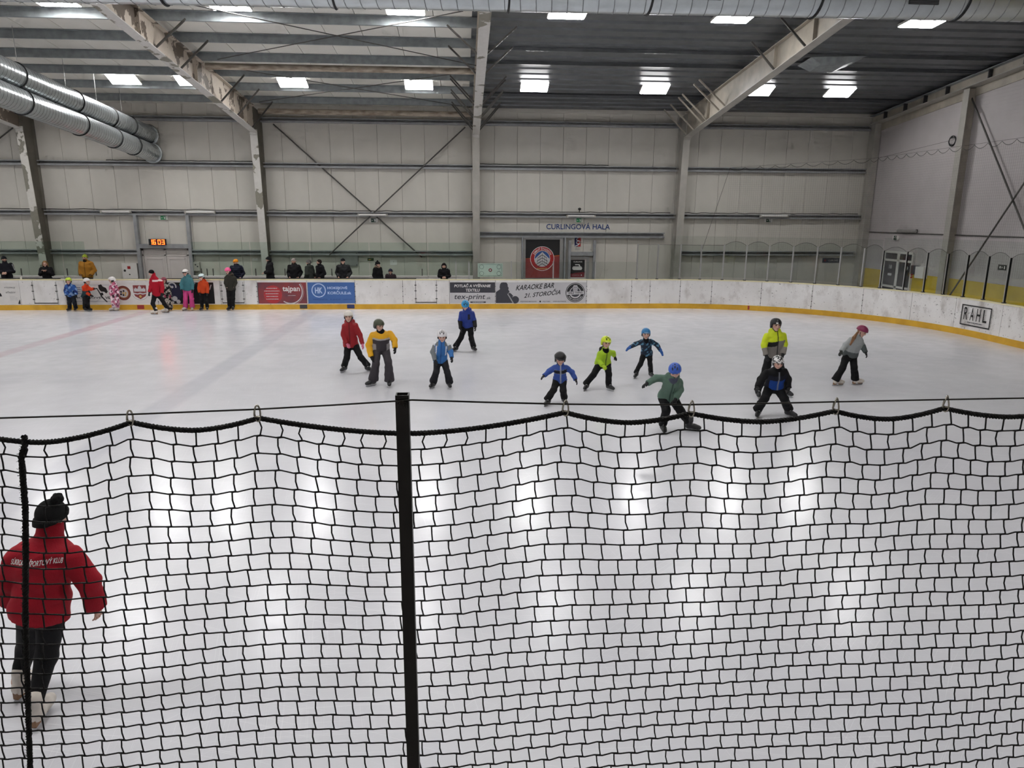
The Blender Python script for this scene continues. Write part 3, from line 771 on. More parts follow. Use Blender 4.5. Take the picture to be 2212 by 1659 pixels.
class Plane:
    """a flat surface in the hall to lay printed shapes on: origin O, right u, up w"""
    def __init__(s, O, u, w=(0, 0, 1)):
        s.O, s.u, s.w = np.array(O, float), np.array(u, float), np.array(w, float); s.n = np.cross(s.u, s.w)
    def P(s, x, z, d): return s.O + s.u * x + s.w * z + s.n * d
    def poly(s, pts, m, name, parent, d=0.002, t=0.002):
        n = len(pts)
        vs = [s.P(x, z, d) for x, z in pts] + [s.P(x, z, d - t) for x, z in pts]
        o = MB().add(vs, [tuple(range(n))] + [(i, n + i, n + (i + 1) % n, (i + 1) % n) for i in range(n)]).build(name, m, parent); return o
    def rect(s, x0, x1, z0, z1, m, name, parent, d=0.002, t=0.002):
        return s.poly([(x0, z0), (x1, z0), (x1, z1), (x0, z1)], m, name, parent, d, t)
    def disc(s, x, z, r, m, name, parent, d=0.003, n=32, rz=None, a0=0, a1=2 * math.pi):
        rz = rz or r
        return s.poly([(x + r * math.cos(a), z + rz * math.sin(a)) for a in np.linspace(a0, a1, n + 1)[:n]], m, name, parent, d)
    def ring(s, x, z, r0, r1, m, name, parent, d=0.003, n=36, a0=0.0, a1=2 * math.pi):
        vs, fs = [], []
        for k in range(n + 1):
            a = a0 + (a1 - a0) * k / n
            for r in (r0, r1): vs.append(s.P(x + r * math.cos(a), z + r * math.sin(a), d))
        for k in range(n): fs.append((2 * k, 2 * k + 1, 2 * k + 3, 2 * k + 2))
        return MB().add(vs, fs).build(name, m, parent)
    def text(s, body, x0, x1, z0, z1, m, name, parent, d=0.004, bold=0.0, shear=0.0, rot=0.0, spacing=1.0):
        v, f = text_verts(body, bold, shear, spacing)
        lo, hi = v.min(0), v.max(0)
        q = (v - lo) / (hi - lo)
        X = x0 + (x1 - x0) * q[:, 0]; Z = z0 + (z1 - z0) * q[:, 1]
        if rot: Z = Z + (X - x0) * rot
        return MB().add([s.P(a, c, d) for a, c in zip(X, Z)], f).build(name, m, parent)
    def arctext(s, body, cx, cz, r, h, a0, a1, m, name, parent, d=0.004, bold=0.01, flip=False):
        v, f = text_verts(body, bold)
        lo, hi = v.min(0), v.max(0); q = (v - lo) / (hi - lo)
        A = a0 + (a1 - a0) * q[:, 0]; Rr = (r + h * (q[:, 1] - 0.5)) if not flip else (r - h * (q[:, 1] - 0.5))
        return MB().add([s.P(cx + rr * math.cos(a), cz + rr * math.sin(a), d) for a, rr in zip(A, Rr)], f).build(name, m, parent)
    def lines(s, x0, x1, z0, z1, rows, m, name, parent, d=0.004, seed=1, center=True):
        """tiny unreadable print: rows of short dashes"""
        r = random.Random(seed); b_ = MB()
        for k in range(rows):
            zc = z1 - (z1 - z0) * (k + 0.5) / rows; hh = (z1 - z0) / rows * (0.13 if rows > 2 else 0.2)
            wd = (x1 - x0) * r.uniform(0.6, 1.0); x = (x0 + x1) / 2 - wd / 2 if center else x0
            xe = x + wd
            while x < xe:
                l = r.uniform(0.02, 0.06); l = min(l, xe - x)
                b_.add([s.P(x, zc - hh, d), s.P(x + l, zc - hh, d), s.P(x + l, zc + hh, d), s.P(x, zc + hh, d)], [(0, 1, 2, 3)])
                x += l + 0.012
        return b_.build(name, m, parent)
PW = Plane((0, Y_W - 0.008, 0), (1, 0, 0))
def flat(name, col, r=0.5): return mat('print_' + name, col, r, var=0.04, vscale=9)
K_WHITE, K_BLACK, K_RED, K_NAVY = flat('white', (232, 230, 228)), flat('black', (30, 29, 30)), flat('red', (172, 42, 44)), flat('navy', (34, 62, 120))
K_GREY, K_DGREY, K_BLUE, K_MAROON = flat('grey', (168, 168, 170)), flat('charcoal', (62, 62, 70)), flat('blue', (66, 106, 170)), flat('maroon', (140, 58, 56))
K_ORANGE, K_GOLD, K_PALE, K_LBLUE = flat('orange', (196, 96, 48)), flat('gold', (206, 170, 90)), flat('pale', (204, 202, 204)), flat('light_blue', (186, 206, 236))
K_DRED = flat('dark_red', (128, 44, 52))

# ---- lettering CURLINGOVÁ HALA, letter by letter
lt = empty('wall_lettering', (5.2, Y_W, 3.15), label='blue wall lettering CURLINGOVÁ HALA above the red door', cat='lettering')
body = 'CURLINGOVÁ HALA'
vw = text_verts(body, 0.012)[0]; W0, W1 = vw[:, 0].min(), vw[:, 0].max(); sc_ = (6.70 - 3.79) / (W1 - W0)
vC = text_verts('C', 0.012)[0]; zs_ = 0.235 / (vC[:, 1].max() - vC[:, 1].min())
for i, ch in enumerate(body):
    if ch == ' ': continue
    v, f = text_verts(ch, 0.012)
    xr = text_verts(body[:i + 1], 0.012)[0][:, 0].max()
    X = 3.79 + (xr - W0 - (v[:, 0].max() - v[:, 0])) * sc_
    MB().add([PW.P(a, 3.155 + c * zs_, 0.006) for a, c in zip(X, v[:, 1])], f).build('letter', K_NAVY, lt)

# ---- doors
d1 = empty('door_1', (-13.03, Y_W, 0.3), label='white double door with transom under the red clock', kind='structure')
b = MB()
for x0, x1 in ((-14.02, -13.94), (-12.10, -12.02), (-13.07, -12.99)): b.box(x0, x1, Y_W - 0.07, Y_W - 0.008, 0.3, 2.24)
b.box(-14.02, -12.02, Y_W - 0.07, Y_W - 0.008, 2.17, 2.25); b.box(-14.02, -12.02, Y_W - 0.07, Y_W - 0.008, 1.93, 1.99)
b.build('door_frame', M_DOORW, d1)
for x0, x1 in ((-13.93, -13.08), (-12.98, -12.11)):
    MB().box(x0, x1, Y_W - 0.05, Y_W - 0.008, 2.0, 2.16).build('transom_panel', M_DOORW, d1)
    lf = MB().box(x0, x1, Y_W - 0.055, Y_W - 0.008, 0.3, 1.92).build('door_leaf', M_DOORW, d1)
    bb = MB(); bx0, bx1 = x0 + 0.09, x1 - 0.09
    for r_ in ((bx0, bx1, 1.78, 1.81), (bx0, bx1, 0.5, 0.53), (bx0, bx0 + 0.03, 0.5, 1.81), (bx1 - 0.03, bx1, 0.5, 1.81)):
        bb.box(r_[0], r_[1], Y_W - 0.068, Y_W - 0.052, r_[2], r_[3])
    bb.build('panel_moulding', M_DOORW, lf)
# red door with the stadium emblem
d2 = empty('door_2', (3.63, Y_W, 0.3), label='aluminium framed door carrying the black and red stadium banner', kind='structure')
b = MB(); b.box(2.75, 2.85, Y_W - 0.09, Y_W - 0.008, 0.3, 2.78); b.box(4.42, 4.58, Y_W - 0.09, Y_W - 0.008, 0.3, 2.78)
b.box(2.85, 4.42, Y_W - 0.09, Y_W - 0.008, 2.70, 2.78); b.box(2.85, 4.42, Y_W - 0.09, Y_W - 0.008, 0.88, 0.96)
b.build('door_frame', M_ALU, d2)
MB().box(2.85, 4.42, Y_W - 0.05, Y_W - 0.008, 0.3, 2.70).build('door_leaf', M_DOORW, d2)
PD = Plane((0, Y_W - 0.055, 0), (1, 0, 0))
bn = empty('stadium_banner', (3.63, Y_W - 0.06, 0.96), label='black and red banner with round ZIMNÝ ŠTADIÓN emblem', cat='banner')
PD.rect(2.86, 4.41, 1.6, 2.69, K_BLACK, 'black_field', bn)
PD.poly([(2.86, 0.97), (4.41, 0.97), (4.41, 1.96), (4.0, 1.93), (3.4, 1.86), (2.86, 1.83)], K_MAROON, 'red_field', bn, 0.004)
PD.poly([(2.86, 1.83), (3.4, 1.86), (4.0, 1.93), (4.41, 1.96), (4.41, 2.0), (4.0, 1.965), (3.4, 1.885), (2.86, 1.85)], K_ORANGE, 'orange_stripe', bn, 0.005)
cx, cz = 3.62, 1.84
PD.disc(cx, cz, 0.55, K_WHITE, 'emblem_rim', bn, 0.006); PD.disc(cx, cz, 0.525, K_RED, 'emblem_ring', bn, 0.008)
PD.disc(cx, cz, 0.365, K_WHITE, 'emblem_inner_rim', bn, 0.010); PD.disc(cx, cz, 0.345, flat('emblem_blue', (50, 84, 150)), 'emblem_sky', bn, 0.012)
PD.arctext('ZIMNÝ ŠTADIÓN', cx, cz, 0.445, 0.12, math.radians(155), math.radians(25), K_WHITE, 'emblem_lettering', bn, 0.011, 0.015)
PD.lines(cx - 0.28, cx + 0.28, cz - 0.50, cz - 0.40, 1, K_GOLD, 'emblem_small_print', bn, 0.011, 5)
rr_ = 0.34
build_pts = [(cx, cz + 0.30)] + [(cx + rr_ * math.cos(a), cz + rr_ * math.sin(a)) for a in np.linspace(math.radians(-2), math.radians(-178), 20)]
PD.poly(build_pts, K_PALE, 'emblem_building', bn, 0.014)
for k in range(4):
    z0 = cz + 0.18 - k * 0.13; e = min(0.31, 0.2 + 0.05 * k) if k < 3 else 0.2
    PD.poly([(cx, z0), (cx + e, z0 - e * 0.62), (cx + e, z0 - e * 0.62 - 0.03), (cx, z0 - 0.03), (cx - e, z0 - e * 0.62 - 0.03), (cx - e, z0 - e * 0.62)], K_DGREY, 'emblem_floor_line', bn, 0.016)
for dx in (-0.2, -0.1, 0.0, 0.1, 0.2):
    PD.rect(cx + dx - 0.006, cx + dx + 0.006, cz - 0.26 + abs(dx) * 0.3, cz + 0.24 - abs(dx) * 0.9, K_DGREY, 'emblem_mullion', bn, 0.016)
# curling door
d3 = empty('door_3', (5.3, Y_W, 0.3), label='grey door with black curling poster', kind='structure')
b = MB(); b.box(4.80, 4.90, Y_W - 0.08, Y_W - 0.008, 0.3, 1.94); b.box(5.66, 5.78, Y_W - 0.08, Y_W - 0.008, 0.3, 1.94); b.box(4.9, 5.66, Y_W - 0.08, Y_W - 0.008, 1.83, 1.94)
b.build('door_frame', M_ALU, d3)
MB().box(4.90, 5.66, Y_W - 0.05, Y_W - 0.008, 0.3, 1.83).build('door_leaf', M_DOORW, d3)
MB().bar((5.60, Y_W - 0.09, 1.1), (5.60, Y_W - 0.09, 1.28), 0.02).build('handle', M_ALU, d3)
cp = empty('curling_poster', (5.25, Y_W - 0.05, 1.0), label='black poster with white curling stone on grey door', cat='poster')
PD.rect(4.92, 5.58, 1.0, 1.79, K_BLACK, 'poster_sheet', cp)
PD.poly([(4.92, 1.0), (5.58, 1.0), (5.58, 1.24), (5.2, 1.20), (4.92, 1.15)], K_DRED, 'red_foot', cp, 0.004)
PD.text('CURLING', 5.06, 5.46, 1.67, 1.73, K_WHITE, 'poster_title', cp, 0.005, 0.02)
PD.poly([(5.03 + 0.0, 1.36), (5.06, 1.33), (5.42, 1.33), (5.45, 1.36), (5.47, 1.41), (5.45, 1.46), (5.42, 1.49), (5.06, 1.49), (5.03, 1.46), (5.01, 1.41)], K_WHITE, 'stone', cp, 0.005)
PD.poly([(5.14, 1.55), (5.30, 1.55), (5.33, 1.50), (5.38, 1.50), (5.35, 1.58), (5.33, 1.59), (5.14, 1.59)], K_WHITE, 'stone_handle', cp, 0.006)
PD.rect(5.02, 5.46, 1.425, 1.44, K_GREY, 'stone_band', cp, 0.007)
PD.text('INTERNATIONAL', 5.0, 5.36, 1.08, 1.11, K_PALE, 'poster_small_print', cp, 0.006); PD.disc(5.44, 1.095, 0.03, K_PALE, 'poster_badge', cp, 0.006, 16)
# club sign above it
cs = empty('club_sign', (5.24, Y_W, 2.35), label='small blue and red swirl sign above the curling door', cat='sign')
PW.rect(5.10, 5.24, 2.38, 2.80, flat('swirl_blue', (30, 40, 90)), 'blue_half', cs, 0.004); PW.rect(5.24, 5.38, 2.38, 2.80, K_RED, 'red_half', cs, 0.004)
sw = [(5.27, 2.78), (5.20, 2.74), (5.18, 2.69), (5.22, 2.66), (5.30, 2.64), (5.34, 2.59), (5.33, 2.53), (5.28, 2.50), (5.21, 2.51), (5.18, 2.56), (5.20, 2.61), (5.27, 2.63), (5.33, 2.60), (5.33, 2.52), (5.27, 2.46), (5.12, 2.40)]
MB().tube([PW.P(a, c, 0.012) for a, c in sw], 0.017, 6).build('white_swirl', K_WHITE, cs)
PW.lines(5.10, 5.38, 2.22, 2.36, 3, K_DGREY, 'small_print', cs, 0.004, 8)

# ---- exit signs
def exit_sign(x, z, label, plane=PW, lit=False):
    O = plane.P(x, z, 0)
    root = empty('exit_sign', tuple(O), label=label, cat='exit sign')
    M_GR = emit('exit_green_lit', (40, 110, 70), 0.35) if lit else mat('exit_green', (22, 62, 44), 0.4, var=0.1)
    def bx(x0, x1, z0, z1, d, m, nm):
        vs = [plane.P(x + a, z + c, q) for q in (0.0, d) for a, c in ((x0, z0), (x1, z0), (x1, z1), (x0, z1))]
        o = MB().add(vs, [(3, 2, 1, 0), (4, 5, 6, 7), (0, 1, 5, 4), (1, 2, 6, 5), (2, 3, 7, 6), (3, 0, 4, 7)]).build(nm, m, root); fix_normals(o)
    bx(-0.19, 0.19, -0.085, 0.085, 0.07, M_WHITE, 'lamp_body'); bx(-0.105, 0.105, -0.08, 0.08, 0.078, M_GR, 'green_face')
    plane.poly([(x - 0.085, z), (x - 0.05, z + 0.03), (x - 0.05, z + 0.01), (x - 0.01, z + 0.01), (x - 0.01, z - 0.01), (x - 0.05, z - 0.01), (x - 0.05, z - 0.03)], K_WHITE, 'arrow', root, 0.082)
    plane.rect(x + 0.04, x + 0.085, z - 0.05, z + 0.05, K_WHITE, 'door_mark', root, 0.082); plane.disc(x + 0.02, z + 0.04, 0.014, K_WHITE, 'running_figure', root, 0.082, 10)
exit_sign(-12.95, 3.56, 'emergency exit sign above the red clock', lit=True)
exit_sign(-3.92, 3.50, 'emergency exit sign below the crossing of the wall braces')
exit_sign(5.25, 3.55, 'emergency exit sign just above the blue wall lettering', lit=True)
exit_sign(14.04, 3.60, 'emergency exit sign right of the beige frame, under a dark batten')
PR = Plane((X_R - 0.004, 0, 0), (0, -1, 0))                 # right wall: x of this plane runs towards the camera
exit_sign(-30.1, 2.9, 'emergency exit sign above the glazed door on right wall', PR)
es = empty('escape_sign', (X_R, 23.75, 2.0), label='small black and white escape sign on right wall above yellow dado', cat='sign')
PR.rect(-23.95, -23.55, 1.97, 2.15, K_BLACK, 'plate', es); PR.text('8←8', -23.88, -23.62, 2.01, 2.11, K_WHITE, 'pictogram', es, 0.004) if False else PR.poly([(-23.88, 2.02), (-23.82, 2.02), (-23.82, 2.10), (-23.88, 2.10)], K_WHITE, 'running_figure', es, 0.004)
PR.poly([(-23.79, 2.06), (-23.75, 2.10), (-23.75, 2.07), (-23.71, 2.07), (-23.71, 2.05), (-23.75, 2.05), (-23.75, 2.02)], K_WHITE, 'arrow', es, 0.004); PR.rect(-23.67, -23.62, 2.01, 2.11, K_WHITE, 'door_mark', es, 0.004)

# ---- fluorescent battens (off)
def batten(x0, x1, z, label):
    root = empty('batten_light', ((x0 + x1) / 2, Y_W - 0.22, z), label=label, cat='batten light')
    MB().box(x0, x1, Y_W - 0.27, Y_W - 0.19, z - 0.05, z + 0.05).build('housing', M_TUBE, root)
    MB().tube([(x0 + 0.06, Y_W - 0.285, z), (x1 - 0.06, Y_W - 0.285, z)], 0.03, 10).build('tube_cover', M_WHITE, root)
    for xx in (x0, x1): MB().box(xx - 0.03, xx + 0.03, Y_W - 0.275, Y_W - 0.185, z - 0.055, z + 0.055).build('end_cap', M_GREYST, root)
batten(-15.45, -14.23, 3.80, 'unlit batten light on the girt left of the double door')
batten(-11.93, -10.69, 3.80, 'unlit batten light on the girt right of the double door')
batten(-4.56, -3.31, 3.73, 'unlit batten light at the crossing of the wall braces')
batten(4.70, 5.95, 3.73, 'unlit batten light above the blue wall lettering')
batten(13.58, 14.87, 3.79, 'unlit batten light on the girt right of the beige frame')
root = empty('wall_lamp', (X_R - 0.1, 29.3, 3.2), label='long oval wall lamp above the glazed door on right wall', cat='wall lamp')
MB().tube([(X_R - 0.09, 28.70, 3.20), (X_R - 0.09, 28.8, 3.20), (X_R - 0.09, 29.9, 3.20), (X_R - 0.09, 30.0, 3.20)], [0.05, 0.075, 0.075, 0.05], 12).build('lens', M_ALU, root)
MB().box(X_R - 0.06, X_R - 0.005, 28.72, 29.98, 3.14, 3.27).build('back_plate', M_DKGREY, root)

# ---- digital clock 16:03
ck = empty('digital_clock', (-13.22, Y_W - 0.1, 2.38), label='red digital clock reading 16 03 above the double door', cat='clock')
MB().box(-13.58, -12.86, Y_W - 0.29, Y_W - 0.205, 2.40, 2.66).build('case', K_BLACK, ck)
PC = Plane((0, Y_W - 0.292, 0), (1, 0, 0)); M_LED = emit('led_red', (255, 70, 22), 9.0)
SEG = {'1': 'bc', '6': 'acdefg', '0': 'abcdef', '3': 'abcdg'}
def digit(ch, x0, z0, w, h):
    t = 0.032; zm = z0 + h / 2; k = 0.006
    R_ = {'a': (x0, x0 + w, z0 + h - t, z0 + h), 'd': (x0, x0 + w, z0, z0 + t), 'g': (x0, x0 + w, zm - t / 2, zm + t / 2), 'b': (x0 + w - t, x0 + w, zm + k, z0 + h), 'c': (x0 + w - t, x0 + w, z0, zm - k),
          'e': (x0, x0 + t, z0, zm - k), 'f': (x0, x0 + t, zm + k, z0 + h)}
    b_ = MB()
    for sname in SEG[ch]:
        x_0, x_1, z_0, z_1 = R_[sname]
        b_.add([PC.P(x_0, z_0, 0.003), PC.P(x_1, z_0, 0.003), PC.P(x_1, z_1, 0.003), PC.P(x_0, z_1, 0.003)], [(0, 1, 2, 3)])
    b_.build('digit', M_LED, ck)
digit('1', -13.53, 2.425, 0.10, 0.21); digit('6', -13.405, 2.425, 0.125, 0.21); digit('0', -13.20, 2.425, 0.125, 0.21); digit('3', -13.035, 2.425, 0.125, 0.21)

# ---- small things on the back wall
hc = empty('hydrant_cabinet', (-14.53, Y_W - 0.1, 0.95), label='white hydrant cabinet with red label left of the double door', cat='cabinet')
MB().box(-14.85, -14.22, Y_W - 0.24, Y_W - 0.205, 0.95, 1.62).build('door', M_WHITE, hc); MB().box(-14.83, -14.24, Y_W - 0.20, Y_W - 0.008, 0.97, 1.60).build('body', M_DOORW, hc)
PH = Plane((0, Y_W - 0.242, 0), (1, 0, 0)); PH.rect(-14.62, -14.49, 1.37, 1.49, K_RED, 'red_label', hc); PH.disc(-14.74, 1.30, 0.05, K_BLACK, 'lock', hc, 0.004, 16); PH.disc(-14.55, 1.13, 0.03, K_BLACK, 'vent', hc, 0.004, 10)
sb = empty('switch_box', (-11.7, Y_W - 0.1, 1.28), label='small grey switch box right of the double door', cat='switch box')
MB().box(-11.83, -11.58, Y_W - 0.16, Y_W - 0.008, 1.28, 1.66).build('case', M_GREYST, sb); PB_ = Plane((0, Y_W - 0.162, 0), (1, 0, 0)); PB_.disc(-11.74, 1.55, 0.03, K_BLACK, 'knob', sb, 0.004, 12); PB_.disc(-11.66, 1.47, 0.03, K_BLACK, 'knob', sb, 0.004, 12)
pl = empty('wall_plate', (-5.07, Y_W - 0.05, 1.5), label='square pale metal plate with four screws behind the bench glass', cat='plate')
MB().box(-5.47, -4.68, Y_W - 0.06, Y_W - 0.008, 1.50, 2.11).build('plate', M_ALU, pl)
PP = Plane((0, Y_W - 0.062, 0), (1, 0, 0))
for x_, z_ in ((-5.42, 2.06), (-4.73, 2.06), (-5.42, 1.55), (-4.73, 1.55)): PP.disc(x_, z_, 0.02, K_DGREY, 'screw', pl, 0.004, 10)
gs = empty('green_sign', (-4.12, Y_W, 1.7), label='small dark green direction sign right of the metal plate', cat='sign')
PW.rect(-4.26, -3.98, 1.72, 1.85, flat('dark_green', (44, 70, 44)), 'plate', gs, 0.006); PW.rect(-4.22, -4.10, 1.77, 1.80, K_GOLD, 'arrow', gs, 0.008)
wp = empty('paper_notice', (-3.1, Y_W, 1.5), label='white paper notice pinned on wall behind the bench', cat='notice')
PW.rect(-3.26, -2.95, 1.54, 1.77, K_WHITE, 'sheet', wp, 0.006); PW.disc(-3.1, 1.68, 0.014, K_DGREY, 'pin', wp, 0.008, 8)
wp2 = empty('paper_notice', (-9.2, Y_W, 1.7), label='white paper notice above the grey-beanied spectator', cat='notice'); PW.rect(-9.32, -9.08, 1.72, 1.84, K_WHITE, 'sheet', wp2, 0.006); PW.disc(-9.2, 1.81, 0.012, K_DGREY, 'pin', wp2, 0.008, 8)
ds = empty('dark_wall_sign', (17.2, Y_W, 1.67), label='dark oblong CURLING sign low on the back wall near the corner', cat='sign')
PW.rect(16.83, 17.66, 1.67, 1.89, K_DGREY, 'plate', ds, 0.01); PW.text('CURLING', 17.12, 17.58, 1.74, 1.82, K_PALE, 'lettering', ds, 0.014, 0.01); PW.disc(16.96, 1.78, 0.05, K_MAROON, 'badge', ds, 0.014, 16)
sc = empty('security_camera', (5.25, Y_W - 0.2, 4.0), label='small black dome camera above the middle girt', cat='camera')
MB().tube([(5.25, Y_W - 0.15, 3.92), (5.25, Y_W - 0.2, 4.02)], 0.02, 8).build('arm', M_BLACK, sc); MB().tube([(5.25, Y_W - 0.22, 3.99), (5.25, Y_W - 0.22, 4.02), (5.25, Y_W - 0.22, 4.07), (5.25, Y_W - 0.22, 4.10)], [0.03, 0.07, 0.07, 0.03], 12).build('dome', M_BLACK, sc)
# rink plan on the low glass
pa, pc_ = at_y(1032, 569, Y_B + 0.16), at_y(1086, 598, Y_B + 0.16)
rp_ = empty('rink_plan_sign', (float(pa[0] + pc_[0]) / 2, Y_B + 0.16, 1.2), label='pale green rink plan board with face-off circles behind the boards', cat='sign')
PG = Plane((0, Y_B + 0.16, 0), (1, 0, 0)); x0, x1, z1, z0 = float(pa[0]), float(pc_[0]), float(pa[2]), max(1.215, float(pc_[2]))
M_PLAN = flat('plan_green', (196, 216, 204))
MB().box(x0, x1, Y_B + 0.16, Y_B + 0.18, z0 - 0.0, z1).build('board', M_PLAN, rp_)
K_PG = flat('plan_line', (120, 136, 128))
mx, mz = (x0 + x1) / 2, (z0 + z1) / 2
for dx in (-0.35, 0.35):
    for dz in (-0.13, 0.13): PG.ring(mx + dx, mz + dz, 0.075, 0.09, K_PG, 'face_off_circle', rp_, 0.004, 20)
PG.disc(mx, mz, 0.07, K_MAROON, 'centre_logo', rp_, 0.004, 20); PG.disc(mx, mz, 0.035, K_PALE, 'centre_spot', rp_, 0.006, 16)
for r_ in ((x0 + 0.04, x1 - 0.04, z1 - 0.05, z1 - 0.038), (x0 + 0.04, x1 - 0.04, z0 + 0.038, z0 + 0.05), (x0 + 0.04, x0 + 0.052, z0 + 0.04, z1 - 0.04), (x1 - 0.052, x1 - 0.04, z0 + 0.04, z1 - 0.04)): PG.rect(*r_, K_PG, 'outline', rp_, 0.004)

# ---- right wall: glazed double door 18 / 19, electric box, coil of cable
d4 = empty('door_4', (X_R, 29.8, 0), label='white framed glazed double door on the yellow dado', kind='structure')
b = MB()
for y_ in (28.72, 29.70, 30.72): b.box(X_R - 0.08, X_R - 0.004, y_ - 0.05 if y_ != 29.70 else y_ - 0.08, y_ + 0.05 if y_ != 29.70 else y_ + 0.08, 0, 2.28)
for z_ in (0.02, 0.78, 1.90, 2.24): b.box(X_R - 0.08, X_R - 0.004, 28.72, 30.72, z_, z_ + 0.09)
b.build('door_frame', M_WHITE, d4)
for y_ in (29.21, 30.21):
    for z0_, z1_ in ((0.11, 0.78), (0.87, 1.90), (1.99, 2.24)): MB().box(X_R - 0.05, X_R - 0.004, y_ - 0.45, y_ + 0.45, z0_, z1_).build('pane', M_GLASSD, d4)
PR2 = Plane((X_R - 0.052, 0, 0), (0, -1, 0))
PR2.text('18', -30.32, -30.12, 1.58, 1.74, K_PALE, 'number', d4, 0.003, 0.01); PR2.text('19', -29.16, -28.96, 1.58, 1.74, K_PALE, 'number', d4, 0.003, 0.01); PR2.rect(-30.36, -30.08, 1.28, 1.38, K_PALE, 'notice', d4, 0.003)
eb_ = empty('electric_box', (X_R - 0.1, 28.1, 1.4), label='grey electric box with red sockets on right wall', cat='electric box')
MB().box(X_R - 0.2, X_R - 0.004, 27.72, 28.25, 1.34, 1.80).build('case', M_WHITE, eb_); MB().box(X_R - 0.16, X_R - 0.004, 28.28, 28.62, 1.46, 1.82).build('socket_panel', M_DKGREY, eb_)
for z_ in (1.42, 1.52): MB().tube([(X_R - 0.16, 28.45, z_ - 0.06), (X_R - 0.22, 28.45, z_ - 0.1)], 0.035, 10).build('red_socket', K_RED, eb_)
pts = [(X_R - 0.06 - 0.004 * math.sin(k * 0.9), 27.24 + (0.19 + 0.03 * math.sin(k * 0.37)) * math.cos(k * 0.35), 6.58 + (0.17 + 0.03 * math.cos(k * 0.23)) * math.sin(k * 0.35)) for k in range(90)]
MB().tube(pts, 0.014, 5).build('cable_coil', M_BLACK, None, (X_R - 0.06, 27.24, 6.58), label='coil of black cable hung on the right wall', cat='cable')

# ---- adverts on the boards
PBd = Plane((0, Y_B - 0.002, 0), (1, 0, 0))
def bxs(*px): return [s_at(q, 0.7) for q in px]
def zB(py, px=600): return float(at_y(px, py, Y_B)[2])
def advert(label, px0, px1, m, z0=0.235, z1=1.08):
    x0, x1 = bxs(px0, px1)
    root = empty('board_advert', ((x0 + x1) / 2, Y_B, z0), label=label, cat='advert')
    PBd.rect(x0 + 0.01, x1 - 0.01, z0, z1, m, 'sheet', root, 0.003)
    return root, x0, x1
# tajpan
r_, x0, x1 = advert('red advert reading tajpan with pale swoosh on the boards', 556, 663, mat('tajpan_print', (150, 60, 62), 0.45, col2=(96, 66, 78), vscale=1.6))
w_ = x1 - x0
PBd.disc(x0 + 0.31 * w_, 0.60, 0.36, flat('tajpan_red', (182, 50, 56)), 'red_disc', r_, 0.005, 32); PBd.rect(x0 + 0.01, x0 + 0.04, 0.235, 1.08, K_DGREY, 'dark_edge', r_, 0.005)
PBd.ring(x0 + 0.66 * w_, 0.72, 0.46, 0.50, K_PALE, 'swoosh', r_, 0.006, 24, math.radians(-125), math.radians(38)); PBd.ring(x0 + 0.66 * w_, 0.72, 0.53, 0.54, K_PALE, 'swoosh_line', r_, 0.006, 24, math.radians(-80), math.radians(38))
PBd.text('tajpan', x0 + 0.51 * w_, x0 + 0.86 * w_, 0.66, 0.93, K_WHITE, 'brand_lettering', r_, 0.007, 0.02)
PBd.lines(x0 + 0.14 * w_, x0 + 0.45 * w_, 0.36, 0.90, 5, K_PALE, 'service_list', r_, 0.007, 3); PBd.lines(x0 + 0.58 * w_, x0 + 0.80 * w_, 0.53, 0.58, 1, K_PALE, 'web_address', r_, 0.007, 4)
# hokejove korcule
r_, x0, x1 = advert('blue advert reading HOKEJOVÉ KORČULE.sk on the boards', 664.5, 767, K_BLUE); w_ = x1 - x0
PBd.ring(x0 + 0.235 * w_, 0.76, 0.245, 0.285, K_LBLUE, 'emblem_ring', r_, 0.005); PBd.text('HK', x0 + 0.155 * w_, x0 + 0.315 * w_, 0.64, 0.88, K_LBLUE, 'emblem_letters', r_, 0.006, 0.04)
PBd.text('HOKEJOVÉ', x0 + 0.42 * w_, x0 + 0.84 * w_, 0.78, 0.93, K_LBLUE, 'lettering', r_, 0.005, 0.03); PBd.text('KORČULE.sk', x0 + 0.42 * w_, x0 + 0.92 * w_, 0.60, 0.75, K_LBLUE, 'lettering', r_, 0.005, 0.03)
PBd.text('PREDAJŇA   E-SHOP   SERVIS', x0 + 0.11 * w_, x0 + 0.93 * w_, 0.37, 0.43, flat('deep_blue', (40, 70, 130)), 'small_lettering', r_, 0.005, 0.01)
# tex-print
r_, x0, x1 = advert('black and white advert reading POTLAČ A VYŠÍVANIE TEXTILU tex-print.sk', 971.5, 1070, K_PALE); w_ = x1 - x0
PBd.rect(x0 + 0.012, x1 - 0.012, 0.66, 1.08, K_DGREY, 'dark_header', r_, 0.005)
PBd.text('POTLAČ A VYŠÍVANIE', x0 + 0.10 * w_, x0 + 0.90 * w_, 0.88, 1.03, K_WHITE, 'header_lettering', r_, 0.007, 0.025, 0.15); PBd.text('TEXTILU', x0 + 0.35 * w_, x0 + 0.66 * w_, 0.70, 0.82, K_WHITE, 'header_lettering', r_, 0.007, 0.025, 0.15)
PBd.text('tex-print', x0 + 0.10 * w_, x0 + 0.78 * w_, 0.33, 0.60, K_DGREY, 'brand_lettering', r_, 0.006, 0.008, 0.2); PBd.text('.sk', x0 + 0.79 * w_, x0 + 0.90 * w_, 0.39, 0.50, K_DGREY, 'brand_lettering', r_, 0.006, 0.01, 0.2)
PBd.rect(x0 + 0.45 * w_, x0 + 0.79 * w_, 0.245, 0.30, K_DGREY, 'tag_line_bar', r_, 0.006); PBd.lines(x0 + 0.47 * w_, x0 + 0.77 * w_, 0.245, 0.30, 1, K_PALE, 'tag_line', r_, 0.008, 9)
